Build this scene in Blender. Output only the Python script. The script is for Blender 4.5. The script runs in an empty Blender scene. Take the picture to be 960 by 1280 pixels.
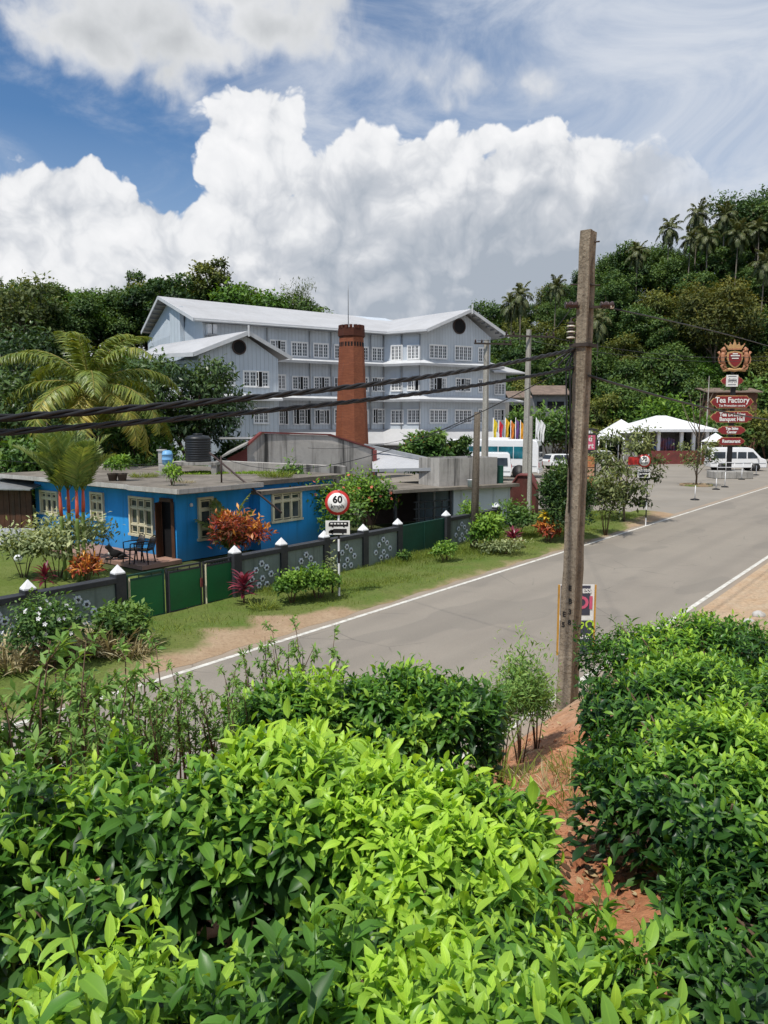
import bpy, bmesh, math, random
import numpy as np
from mathutils import Vector, Matrix, Euler, Quaternion
rnd = random.Random(7)
rng = np.random.default_rng(11)
sc = bpy.context.scene
COL = sc.collection
PI = math.pi
R = math.radians

# ------------------------------------------------------------------ camera
F = 26.0/36.0*1280
PITCH = math.atan(110.0/F)
H = 4.5
cam_d = bpy.data.cameras.new('camera'); cam_d.lens = 26.0; cam_d.sensor_width = 36.0
cam_d.sensor_fit = 'AUTO'; cam_d.clip_start = .05; cam_d.clip_end = 6000
cam = bpy.data.objects.new('camera', cam_d); COL.objects.link(cam)
cam.location = (0, 0, H); cam.rotation_euler = (PI/2-PITCH, 0, 0)
sc.camera = cam
sc.view_settings.view_transform = 'Standard'
sc.view_settings.look = 'None'; sc.view_settings.exposure = 0

CP, SP = math.cos(PITCH), math.sin(PITCH)
def ray(u, v):
    cx = (u-480)/F; cy = -(v-640)/F
    return Vector((cx, CP+cy*SP, -SP+cy*CP))
def G(u, v, z=0.0):
    'survey: the ground point seen at a spot of the photo'
    d = ray(u, v); t = (z-H)/d.z
    return Vector((d.x*t, d.y*t, z))
def D(u, v, y):
    'survey: the point at forward distance y'
    d = ray(u, v); t = y/d.y
    return Vector((d.x*t, y, H+d.z*t))
# road frame: a runs along the road, b away from it towards the camera bank
RA = Vector((.6175, .7866, 0)); RB = Vector((.7866, -.6175, 0))
def AB(a, b, z=0.0):
    return Vector((RA.x*a+RB.x*b, RA.y*a+RB.y*b, z))
def toAB(p):
    return p[0]*RA.x+p[1]*RA.y, p[0]*RB.x+p[1]*RB.y
RANG = math.atan2(RA.y, RA.x)

# ------------------------------------------------------------------ objects
def props(o, label=None, cat=None, group=None, kind=None):
    if label: o['label'] = label
    if cat: o['category'] = cat
    if group: o['group'] = group
    if kind: o['kind'] = kind
    return o
def thing(name, label, cat, loc=(0,0,0), rotz=0.0, group=None):
    o = bpy.data.objects.new(name, None); COL.objects.link(o)
    o.empty_display_size = .2
    o.location = loc; o.rotation_euler = (0, 0, rotz)
    return props(o, label, cat, group)
def wm(o):
    m = o.matrix_basis.copy()
    while o.parent is not None:
        o = o.parent; m = o.matrix_basis @ m
    return m
def link(name, me, parent=None, loc=None, rot=None):
    o = bpy.data.objects.new(name, me); COL.objects.link(o)
    if parent is not None: o.parent = parent
    if loc is not None: o.location = loc
    if rot is not None: o.rotation_euler = rot
    return o
def copy_tree(o, parent=None, loc=None, rotz=None, scale=None, label=None, group=None):
    c = o.copy(); COL.objects.link(c); c.parent = parent
    if loc is not None: c.location = loc
    if rotz is not None: c.rotation_euler = (0, 0, rotz)
    if scale is not None: c.scale = (scale,)*3 if not hasattr(scale, '__len__') else scale
    if label: c['label'] = label
    if group: c['group'] = group
    for ch in [k for k in COL.objects if k.parent == o]:
        copy_tree(ch, c)
    return c

class MB:
    def __init__(s): s.v = []; s.f = []; s.m = []; s.sm = []
    def add(s, vs, fs, mi=0, smooth=False):
        n = len(s.v); s.v += [tuple(p) for p in vs]
        for q in fs: s.f.append(tuple(n+i for i in q)); s.m.append(mi); s.sm.append(smooth)
        return s
    def box(s, c, size, mi=0, rz=0.0, mat=None):
        x, y, z = size[0]/2, size[1]/2, size[2]/2
        pts = [(-x,-y,-z),(x,-y,-z),(x,y,-z),(-x,y,-z),(-x,-y,z),(x,-y,z),(x,y,z),(-x,y,z)]
        M = Matrix.Translation(c) @ (mat if mat is not None else Matrix.Rotation(rz, 4, 'Z'))
        return s.add([M @ Vector(p) for p in pts], [(0,3,2,1),(4,5,6,7),(0,1,5,4),(1,2,6,5),(2,3,7,6),(3,0,4,7)], mi)
    def bar(s, a, b, w, h=None, mi=0, up=(0,0,1)):
        a, b = Vector(a), Vector(b); h = w if h is None else h
        d = (b-a); L = d.length; d.normalize(); u = Vector(up)
        if abs(d.dot(u)) > .99: u = Vector((1,0,0))
        x = d.cross(u).normalized(); z = x.cross(d).normalized()
        M = Matrix((x, d, z)).transposed().to_4x4()
        return s.box((a+b)/2, (w, L, h), mi, mat=M)
    def tube(s, pts, rad, n=8, mi=0, caps=True, smooth=True):
        pts = [Vector(p) for p in pts]
        rads = rad if hasattr(rad, '__len__') else [rad]*len(pts)
        base = len(s.v); ref = None
        for i, p in enumerate(pts):
            t = (pts[min(i+1, len(pts)-1)]-pts[max(i-1, 0)]).normalized()
            if ref is None:
                ref = Vector((0,0,1)) if abs(t.z) < .9 else Vector((1,0,0))
            x = (ref - t*ref.dot(t)).normalized(); y = t.cross(x); ref = x
            for k in range(n):
                a = 2*PI*k/n
                s.v.append(tuple(p+(x*math.cos(a)+y*math.sin(a))*rads[i]))
        for i in range(len(pts)-1):
            for k in range(n):
                k2 = (k+1) % n
                s.f.append((base+i*n+k, base+i*n+k2, base+(i+1)*n+k2, base+(i+1)*n+k)); s.m.append(mi); s.sm.append(smooth)
        if caps:
            s.f.append(tuple(base+k for k in range(n))[::-1]); s.m.append(mi); s.sm.append(False)
            e = base+(len(pts)-1)*n
            s.f.append(tuple(e+k for k in range(n))); s.m.append(mi); s.sm.append(False)
        return s
    def lathe(s, c, prof, n=16, mi=0, axis=None, smooth=True, closed=True):
        'profile of (radius, height) around z (or a given axis) at c'
        c = Vector(c); Q = Matrix.Identity(3)
        if axis is not None: Q = Vector((0,0,1)).rotation_difference(Vector(axis)).to_matrix()
        base = len(s.v)
        for (r, z) in prof:
            for k in range(n):
                a = 2*PI*k/n
                s.v.append(tuple(c+Q @ Vector((r*math.cos(a), r*math.sin(a), z))))
        for i in range(len(prof)-1):
            for k in range(n):
                k2 = (k+1) % n
                s.f.append((base+i*n+k, base+i*n+k2, base+(i+1)*n+k2, base+(i+1)*n+k)); s.m.append(mi); s.sm.append(smooth)
        if closed:
            s.f.append(tuple(base+k for k in range(n))[::-1]); s.m.append(mi); s.sm.append(False)
            e = base+(len(prof)-1)*n
            s.f.append(tuple(e+k for k in range(n))); s.m.append(mi); s.sm.append(False)
        return s
    def prism(s, poly, d, mi=0):
        'extrude a 3-D polygon by the vector d'
        n = len(poly); d = Vector(d); P = [Vector(p) for p in poly]
        return s.add(P+[p+d for p in P], [tuple(range(n))[::-1], tuple(range(n, 2*n))]+[(i, (i+1) % n, n+(i+1) % n, n+i) for i in range(n)], mi)
    def poly(s, pts, mi=0): return s.add(pts, [tuple(range(len(pts)))], mi)
    def build(s, name, mats, parent=None, world=False, loc=None, rot=None, bevel=0.0, fixn=True):
        me = bpy.data.meshes.new(name)
        vs = s.v
        if world and parent is not None:
            M = wm(parent).inverted(); vs = [tuple(M @ Vector(p)) for p in vs]
        me.from_pydata(vs, [], s.f)
        mats = mats if isinstance(mats, (list, tuple)) else [mats]
        for m in mats: me.materials.append(m)
        me.polygons.foreach_set('material_index', s.m)
        me.polygons.foreach_set('use_smooth', s.sm)
        if fixn or bevel:
            bm = bmesh.new(); bm.from_mesh(me)
            if bevel:
                es = [e for e in bm.edges if len(e.link_faces) == 2 and e.calc_face_angle(0) > .6]
                bmesh.ops.bevel(bm, geom=es, offset=bevel, segments=2, affect='EDGES', profile=.5, clamp_overlap=True)
            bmesh.ops.recalc_face_normals(bm, faces=bm.faces)
            bm.to_mesh(me); bm.free()
        me.update()
        return link(name, me, parent, loc, rot)

def np_mesh(name, V, Fc, mats, parent=None, attrs=None, smooth=True, matidx=None):
    'numpy vertices (N,3) and faces (M,k)'
    me = bpy.data.meshes.new(name)
    V = np.ascontiguousarray(V, dtype=np.float32); Fc = np.ascontiguousarray(Fc, dtype=np.int32)
    k = Fc.shape[1]
    me.vertices.add(len(V)); me.vertices.foreach_set('co', V.ravel())
    me.loops.add(Fc.size); me.loops.foreach_set('vertex_index', Fc.ravel())
    me.polygons.add(len(Fc)); me.polygons.foreach_set('loop_start', np.arange(0, Fc.size, k, dtype=np.int32))
    me.polygons.foreach_set('loop_total', np.full(len(Fc), k, dtype=np.int32))
    if smooth: me.polygons.foreach_set('use_smooth', np.ones(len(Fc), dtype=bool))
    for m in (mats if isinstance(mats, (list, tuple)) else [mats]): me.materials.append(m)
    if matidx is not None: me.polygons.foreach_set('material_index', np.ascontiguousarray(matidx, dtype=np.int32))
    me.update(calc_edges=True)
    if attrs is not None:
        for nm, arr in attrs.items():
            at = me.attributes.new(nm, 'FLOAT_COLOR', 'POINT')
            at.data.foreach_set('color', np.ascontiguousarray(arr, dtype=np.float32).ravel())
    return link(name, me, parent)

# ------------------------------------------------------------------ materials
class NT:
    def __init__(s, tree): s.t = tree; s.n = tree.nodes; s.l = tree.links
    def new(s, typ, **kw):
        n = s.n.new(typ)
        for k, v in kw.items(): setattr(n, k, v)
        return n
    def put(s, sock, val):
        if hasattr(val, 'is_output') or isinstance(val, bpy.types.NodeSocket): s.l.new(val, sock)
        else: sock.default_value = val
    def math(s, op, a, b=None, c=None, clamp=False):
        n = s.new('ShaderNodeMath', operation=op, use_clamp=clamp)
        s.put(n.inputs[0], a)
        if b is not None: s.put(n.inputs[1], b)
        if c is not None: s.put(n.inputs[2], c)
        return n.outputs[0]
    def vmath(s, op, a, b=None):
        n = s.new('ShaderNodeVectorMath', operation=op); s.put(n.inputs[0], a)
        if b is not None: s.put(n.inputs[1], b)
        return n.outputs[0]
    def mix(s, f, a, b, mode='MIX'):
        n = s.new('ShaderNodeMix', data_type='RGBA', blend_type=mode)
        s.put(n.inputs[0], f)
        s.put(n.inputs[6], a if not isinstance(a, tuple) else (*a, 1)[:4]); s.put(n.inputs[7], b if not isinstance(b, tuple) else (*b, 1)[:4])
        return n.outputs[2]
    def fmix(s, f, a, b):
        n = s.new('ShaderNodeMix', data_type='FLOAT'); s.put(n.inputs[0], f); s.put(n.inputs[2], a); s.put(n.inputs[3], b)
        return n.outputs[0]
    def noise(s, vec, scale, detail=4.0, rough=.55, dist=0.0, out=0):
        n = s.new('ShaderNodeTexNoise'); s.put(n.inputs['Vector'], vec)
        n.inputs['Scale'].default_value = scale; n.inputs['Detail'].default_value = detail
        n.inputs['Roughness'].default_value = rough; n.inputs['Distortion'].default_value = dist
        return n.outputs[out]
    def vor(s, vec, scale, detail=0.0, rough=.5, feature='F1', out='Distance', smooth=None, rand=1.0):
        n = s.new('ShaderNodeTexVoronoi', feature=feature); s.put(n.inputs['Vector'], vec)
        n.inputs['Scale'].default_value = scale; n.inputs['Detail'].default_value = detail
        n.inputs['Roughness'].default_value = rough; n.inputs['Randomness'].default_value = rand
        if smooth is not None: n.inputs['Smoothness'].default_value = smooth
        return n.outputs[out]
    def ramp(s, f, stops, interp='LINEAR'):
        n = s.new('ShaderNodeValToRGB'); s.put(n.inputs[0], f); cr = n.color_ramp; cr.interpolation = interp
        while len(cr.elements) < len(stops): cr.elements.new(.5)
        for e, (p, c) in zip(cr.elements, stops):
            e.position = p; e.color = (c, c, c, 1) if not hasattr(c, '__len__') else (*c, 1)[:4]
        return n.outputs[0]
    def step(s, x, lo, hi):
        n = s.new('ShaderNodeMapRange', interpolation_type='SMOOTHSTEP', clamp=True); s.put(n.inputs[0], x)
        s.put(n.inputs[1], lo); s.put(n.inputs[2], hi); n.inputs[3].default_value = 0; n.inputs[4].default_value = 1
        return n.outputs[0]
    def lin(s, x, lo, hi, a=0.0, b=1.0):
        n = s.new('ShaderNodeMapRange', clamp=True); s.put(n.inputs[0], x)
        n.inputs[1].default_value = lo; n.inputs[2].default_value = hi; n.inputs[3].default_value = a; n.inputs[4].default_value = b
        return n.outputs[0]

def newmat(name):
    m = bpy.data.materials.new(name); m.use_nodes = True
    t = NT(m.node_tree)
    bs = next(n for n in t.n if n.type == 'BSDF_PRINCIPLED'); out = next(n for n in t.n if n.type == 'OUTPUT_MATERIAL')
    return m, t, bs, out
def coords(t, kind='Object'):
    if kind == 'World':
        return t.new('ShaderNodeNewGeometry').outputs['Position']
    return t.new('ShaderNodeTexCoord').outputs[kind]
def scaled(t, vec, sx, sy, sz):
    n = t.new('ShaderNodeVectorMath', operation='MULTIPLY'); t.put(n.inputs[0], vec); n.inputs[1].default_value = (sx, sy, sz)
    return n.outputs[0]
def pmat(name, col, rough=.8, var=.22, scale=2.0, bump=.15, bscale=25.0, col2=None, grime=0.0, streak=0.0,
         metal=0.0, spec=.3, kind='Object', dirt=(.07,.06,.045), coat=0.0, sk=3.2):
    col = tuple(min(.8, k*1.1) for k in col)
    m, t, bs, out = newmat(name)
    co = coords(t, kind)
    n1 = t.noise(co, scale, 6, .6)
    c2 = col2 if col2 is not None else tuple(c*(1-var) for c in col)
    c = t.mix(t.lin(n1, .32, .68), tuple(min(1, x*(1+var*.4)) for x in col) if col2 is None else col, c2)
    n2 = t.noise(co, bscale, 5, .65)
    c = t.mix(t.lin(n2, .35, .75, 0, var*.9), c, tuple(x*.45 for x in c2))
    if grime:
        g = t.noise(co, scale*.6+.7, 7, .7)
        c = t.mix(t.lin(g, .5, .72, 0, grime), c, dirt)
    if streak:
        sn = t.noise(scaled(t, co, sk, sk, sk*.05), 1.6, 5, .7)
        c = t.mix(t.lin(sn, .5, .66, 0, streak), c, dirt)
    t.put(bs.inputs['Base Color'], c)
    t.put(bs.inputs['Roughness'], t.lin(n2, .2, .8, max(.03, rough-.12), min(1, rough+.12)))
    bs.inputs['Metallic'].default_value = metal
    bs.inputs['Specular IOR Level'].default_value = spec
    bs.inputs['Coat Weight'].default_value = coat
    if bump:
        b = t.new('ShaderNodeBump'); b.inputs['Strength'].default_value = bump; b.inputs['Distance'].default_value = .02
        t.put(b.inputs['Height'], n2); t.put(bs.inputs['Normal'], b.outputs[0])
    return m
def leafmat(name, dark, mid, bright, rough=.42, trans=.25, spec=.4, rib=.25, hue=.35, tcol=None):
    'leaf colour from the painted per-leaf attribute: r tone, g across, b along, a random'
    dark, mid, bright = [tuple(min(.8, k*1.28) for k in c) for c in (dark, mid, bright)]; trans = trans*1.2
    m, t, bs, out = newmat(name)
    at = t.new('ShaderNodeAttribute', attribute_name='leaf')
    sep = t.new('ShaderNodeSeparateColor'); t.put(sep.inputs[0], at.outputs['Color'])
    tone, ac, al = sep.outputs[0], sep.outputs[1], sep.outputs[2]
    rn = at.outputs['Alpha']
    tone2 = t.math('ADD', tone, t.math('MULTIPLY', t.math('SUBTRACT', rn, .5), .26))
    c = t.ramp(tone2, [(0, dark), (.5, mid), (1, bright)])
    yel = t.mix(1.0, c, (1.25, 1.0, .55), 'MULTIPLY')
    c = t.mix(t.math('MULTIPLY', t.lin(rn, .55, 1.0), hue), c, yel)
    if rib:
        rb = t.math('MULTIPLY', t.math('SUBTRACT', 1.0, t.lin(ac, 0.0, .16)), rib)
        c = t.mix(rb, c, t.mix(1.0, c, (1.9, 1.7, 1.6), 'MULTIPLY'))
    t.put(bs.inputs['Base Color'], c)
    t.put(bs.inputs['Roughness'], t.lin(rn, 0, 1, rough-.08, rough+.12))
    bs.inputs['Specular IOR Level'].default_value = spec
    if trans:
        tr = t.new('ShaderNodeBsdfTranslucent'); t.put(tr.inputs[0], t.mix(1.0, c, tcol or (1.5, 1.35, .5), 'MULTIPLY'))
        mx = t.new('ShaderNodeMixShader'); mx.inputs[0].default_value = trans
        t.l.new(bs.outputs[0], mx.inputs[1]); t.l.new(tr.outputs[0], mx.inputs[2]); t.l.new(mx.outputs[0], out.inputs[0])
    return m
# ------------------------------------------------------------------ sky and sun
SUN_EL, SUN_AZ = R(62), R(219)      # azimuth clockwise from north (+y): from behind, to the left
w = bpy.data.worlds.new('World'); sc.world = w; w.use_nodes = True
w.cycles.sampling_method = 'MANUAL'; w.cycles.sample_map_resolution = 256
t = NT(w.node_tree)
for n in list(t.n): t.n.remove(n)
wout = t.new('ShaderNodeOutputWorld'); bg = t.new('ShaderNodeBackground'); t.l.new(bg.outputs[0], wout.inputs[0])
sky = t.new('ShaderNodeTexSky', sky_type='NISHITA'); sky.sun_disc = False
sky.sun_elevation = SUN_EL; sky.sun_rotation = SUN_AZ; sky.altitude = 100; sky.air_density = 1.0; sky.dust_density = .6; sky.ozone_density = 2.2
SKY_K = .098
dirv = t.new('ShaderNodeTexCoord').outputs['Generated']
sx = t.new('ShaderNodeSeparateXYZ'); t.put(sx.inputs[0], dirv)
AZ0 = t.math('ARCTAN2', sx.outputs[0], sx.outputs[1])
EL0 = t.math('ARCSINE', sx.outputs[2])
def pxae(u, v):
    d = ray(u, v).normalized(); return math.atan2(d.x, d.y), math.asin(d.z)
def blob(V, u, v, ru, rv):
    a0, e0 = pxae(u, v); a1 = pxae(u+ru, v)[0]; e1 = pxae(u, v-rv)[1]
    kx, ky = 1/abs(a1-a0), 1/abs(e1-e0)
    n = t.new('ShaderNodeVectorMath', operation='MULTIPLY_ADD'); t.put(n.inputs[0], V)
    n.inputs[1].default_value = (kx, ky, 0); n.inputs[2].default_value = (-a0*kx, -e0*ky, 0)
    q = t.new('ShaderNodeVectorMath', operation='LENGTH'); t.l.new(n.outputs[0], q.inputs[0])
    k = min(ru, rv)/60.0                # one unit of distance for small and large puffs alike
    return t.math('MULTIPLY_ADD', q.outputs['Value'], -k, k)
def union(V, bl, k=.12):
    r = None
    for b in bl:
        q = blob(V, *b)
        r = q if r is None else t.math('SMOOTH_MAX', r, q, k)
    return r
CUM = [(322, 132, 58, 42), (296, 156, 46, 46), (346, 158, 54, 46), (322, 200, 72, 76), (345, 230, 62, 40), (300, 250, 70, 55), (262, 285, 66, 40), (255, 335, 62, 55),
       (330, 320, 105, 90), (405, 235, 62, 40), (425, 300, 120, 90),
       (470, 178, 48, 34), (545, 190, 80, 48), (600, 178, 50, 36), (520, 250, 150, 95), (690, 172, 44, 34), (655, 215, 90, 60), (735, 200, 60, 36),
       (660, 290, 170, 100), (795, 225, 70, 42), (855, 240, 62, 34), (805, 300, 140, 80), (560, 390, 320, 110), (960, 330, 130, 80), (300, 420, 200, 80), (60, 420, 200, 90), (900, 430, 260, 110),
       (40, 250, 95, 58), (110, 262, 95, 62), (190, 285, 62, 42), (90, 330, 150, 90), (215, 325, 75, 60), (190, 335, 70, 60), (-60, 270, 120, 80), (10, 183, 24, 9)]
TOPC = [(120, 45, 105, 66), (70, 55, 55, 38), (230, 55, 115, 66), (330, 20, 120, 56), (215, 98, 62, 36), (210, -50, 280, 70), (180, 20, 160, 60)]
MIDC = [(530, 92, 64, 38), (590, 106, 92, 38), (660, 108, 62, 30), (540, 72, 30, 20)]
cv = t.new('ShaderNodeCombineXYZ'); t.put(cv.inputs[0], AZ0); t.put(cv.inputs[1], EL0); vv = cv.outputs[0]
def noise2(vec, scale, detail, rough=.55, dist=0.0, out=0):
    o = t.noise(vec, scale, detail, rough, dist, out); o.node.noise_dimensions = '2D'; return o
wp = noise2(vv, 9, 3, out=1)
wv = t.vmath('MULTIPLY', t.vmath('SUBTRACT', wp, (.5, .5, .5)), (.06, .06, .0))
v2 = t.vmath('ADD', vv, wv)
def billow(vec):
    o = t.vor(vec, 15.0, 4.0, .52); o.node.voronoi_dimensions = '2D'
    return t.math('SUBTRACT', .5, o)
bil = billow(v2); bil1 = billow(t.vmath('ADD', v2, (-.012, .02, 0)))
fb = t.math('SUBTRACT', noise2(vv, 6, 7, .6), .5)
shape = union(v2, CUM)
c0 = t.math('ADD', t.math('ADD', shape, .05), t.math('ADD', t.math('MULTIPLY', bil, .50), t.math('MULTIPLY', fb, .22)))
top = t.math('ADD', union(v2, TOPC, .2), t.math('ADD', t.math('MULTIPLY', bil, .3), t.math('MULTIPLY', fb, 1.1)))
mid = t.math('ADD', union(v2, MIDC, .2), t.math('ADD', t.math('MULTIPLY', bil, .4), t.math('MULTIPLY', fb, .9)))
mc = t.math('MULTIPLY', t.step(c0, -.045, .10), t.lin(AZ0, pxae(760, 250)[0], pxae(930, 250)[0], 1.0, .25))
# relief: brighter where the cloud thins towards the sun, plus grey undersides lower in the bank
rel = t.math('SUBTRACT', bil1, bil)                       # positive: thicker towards the light = shaded
depth = t.lin(c0, 0, 2.2)
big = noise2(vv, 4.2, 6, .58)
lowgrey = t.math('MULTIPLY', t.lin(AZ0, pxae(230, 300)[0], pxae(560, 300)[0]), t.lin(EL0, pxae(480, 160)[1], pxae(480, 350)[1]))
sh = t.math('ADD', t.math('MULTIPLY', rel, .22), t.math('ADD', t.math('MULTIPLY', depth, .12), t.math('MULTIPLY', lowgrey, .66)))
sh = t.math('ADD', sh, t.math('MULTIPLY', t.math('SUBTRACT', big, .5), .62))
sh = t.math('SUBTRACT', sh, t.math('MULTIPLY', bil, .32))
ccol = t.ramp(t.math('ADD', sh, .22), [(0, (.97, .97, .98)), (.34, (.86, .87, .89)), (.64, (.60, .63, .68)), (1, (.40, .45, .52))])
# thin high veil, upper right
veil_n = noise2(scaled(t, vv, 1.0, 2.4, 1.0), 3.2, 8, .62, .6)
veil_g = t.math('MULTIPLY', t.lin(AZ0, pxae(300, 200)[0], pxae(820, 200)[0]), t.lin(EL0, pxae(480, 420)[1], pxae(480, 180)[1], .6, 1))
veil = t.math('ADD', t.math('MULTIPLY', veil_g, .70), t.math('MULTIPLY', t.math('SUBTRACT', veil_n, .44), 2.3))
veil = t.math('MULTIPLY', t.step(veil, -.1, 1.15), .92)
haze = t.lin(EL0, 0.0, .35, .75, 0)
nish = t.vmath('MULTIPLY', sky.outputs[0], (SKY_K*.70, SKY_K*.98, SKY_K*1.18))
base = t.mix(haze, nish, (.60, .68, .78))
base = t.mix(t.math('MULTIPLY', veil_g, .55), base, (.42, .52, .68))
base = t.mix(veil, base, (.70, .74, .81))
mcol = t.mix(t.lin(t.math('ADD', mid, t.math('MULTIPLY', bil, .5)), .05, .7), (.62, .66, .73), (.80, .81, .83))
base = t.mix(t.math('MULTIPLY', t.step(mid, -.12, .38), .85), base, mcol)
tcol = t.ramp(t.math('ADD', t.lin(top, .1, 1.4, 0, .75), t.math('MULTIPLY', t.math('SUBTRACT', big, .5), 1.0)), [(0, (.80, .81, .83)), (.35, (.62, .64, .66)), (.8, (.42, .44, .47))])
base = t.mix(t.step(top, -.22, .42), base, tcol)
base = t.mix(mc, base, ccol)
below = t.lin(sx.outputs[2], -.02, .0)
base = t.mix(below, (.12, .13, .10), base)
t.put(bg.inputs[0], base); bg.inputs[1].default_value = 1.0
sun_d = bpy.data.lights.new('sun', 'SUN'); sun_d.energy = 4.3; sun_d.angle = R(1.5); sun_d.color = (1.0, .955, .88)
sun = bpy.data.objects.new('sun', sun_d); COL.objects.link(sun)
sdir = Vector((math.sin(SUN_AZ)*math.cos(SUN_EL), math.cos(SUN_AZ)*math.cos(SUN_EL), math.sin(SUN_EL)))
sun.rotation_euler = (-sdir).to_track_quat('-Z', 'Y').to_euler(); sun.location = sdir*60
# ------------------------------------------------------------------ ground, road, bank, hills
sc.cycles.use_adaptive_sampling = True; sc.cycles.adaptive_threshold = .02
sc.cycles.max_bounces = 6; sc.cycles.diffuse_bounces = 3; sc.cycles.glossy_bounces = 2; sc.cycles.transmission_bounces = 3; sc.cycles.transparent_max_bounces = 4
RL, RR = -10.95, -5.05            # white edge lines
def sstep(x, a, b):
    q = np.clip((x-a)/(b-a), 0, 1); return q*q*(3-2*q)
def vnoise(x, y, s=1.0, seed=0):
    'cheap smooth noise from sines'
    r = np.random.default_rng(seed); o = 0
    for k in range(6):
        a = r.uniform(0, 2*PI); fq = s*r.uniform(.5, 2.2); o = o+np.sin((x*math.cos(a)+y*math.sin(a))*fq+r.uniform(0, 6.28))/(1+.35*k)
    return o/3.0
def bank_z(x, y):
    x = np.asarray(x, float); y = np.asarray(y, float)
    a = x*RA.x+y*RA.y; b = x*RB.x+y*RB.y
    zB = np.interp(b, [-4.75, -4.2, -3.0, -2.0, -1.2, 0, 3, 12], [0, .5, 1.15, 1.8, 2.35, 2.8, 3.3, 5.0])
    zA = np.interp(b, [-4.75, -4.3, -3.3, -2.6, -1.2, 0, 3, 12], [0, .5, 2.2, 2.4, 2.5, 2.85, 3.3, 5.0])
    zC = np.interp(b, [-4.0, -3.2, -2.0, -.5, 3, 12], [.03, .15, .7, 1.7, 2.6, 4.2])
    k = sstep(a, 3.0, 4.6); k2 = sstep(a, 11.5, 14.5)
    z = (zA*(1-k)+zB*k)*(1-k2)+zC*k2
    return z+.05*vnoise(x, y, 2.4, 3)*sstep(b, -4.7, -3.6)+(.022*vnoise(x, y, 9, 4)+.014*vnoise(x, y, 23, 6)+.009*vnoise(x, y, 51, 7)+.03*np.maximum(0, vnoise(x, y, 14, 9)-.45))*sstep(b, -4.7, -3.9)
def bz(x, y): return float(bank_z(x, y))
def hill_z(x, y):
    x = np.asarray(x, float); y = np.asarray(y, float)
    q = x/np.maximum(y, 1)
    top = np.interp(q, [-1.2, -.55, -.3, -.1, .05, .15, .25, .36, .45, .56, .8, 1.4], [14, 15, 15, 11, 3, 17, 25, 30, 36, 43, 48, 40])
    y0 = np.interp(q, [-1.2, -.55, -.1, .1, .2, .6, 1.2], [72, 88, 100, 106, 100, 95, 92])
    r = np.clip((y-y0)/np.interp(q, [-.1, .05, .15], [26, 40, 58]), 0, 1); r = .35*r+.65*r*r*(3-2*r)
    back = 1-.25*sstep(y, 190, 330)
    z = top*r*back+1.2*vnoise(x, y, .07, 8)*r
    return z*sstep(y-y0, -2, 10)
def grid_mesh(name, P, fz, mat, kind='structure'):
    'P (n,m,2) plan positions'
    n, m = P.shape[:2]
    V = np.concatenate([P.reshape(-1, 2), fz(P[..., 0], P[..., 1]).reshape(-1, 1)], 1)
    i = np.arange(n*m).reshape(n, m)
    Fc = np.stack([i[:-1, :-1], i[1:, :-1], i[1:, 1:], i[:-1, 1:]], -1).reshape(-1, 4)
    o = np_mesh(name, V, Fc, mat); o['kind'] = kind
    me = o.data; me.validate()
    bm = bmesh.new(); bm.from_mesh(me); bmesh.ops.recalc_face_normals(bm, faces=bm.faces)
    if sum(f.normal.z for f in bm.faces) < 0: bmesh.ops.reverse_faces(bm, faces=bm.faces)
    bm.to_mesh(me); bm.free(); me.update()
    return o
def ab_grid(a0, a1, na, b0, b1, nb):
    a = np.linspace(a0, a1, na)[:, None]; b = np.linspace(b0, b1, nb)[None, :]
    return np.stack([RA.x*a+RB.x*b, RA.y*a+RB.y*b], -1)

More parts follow.
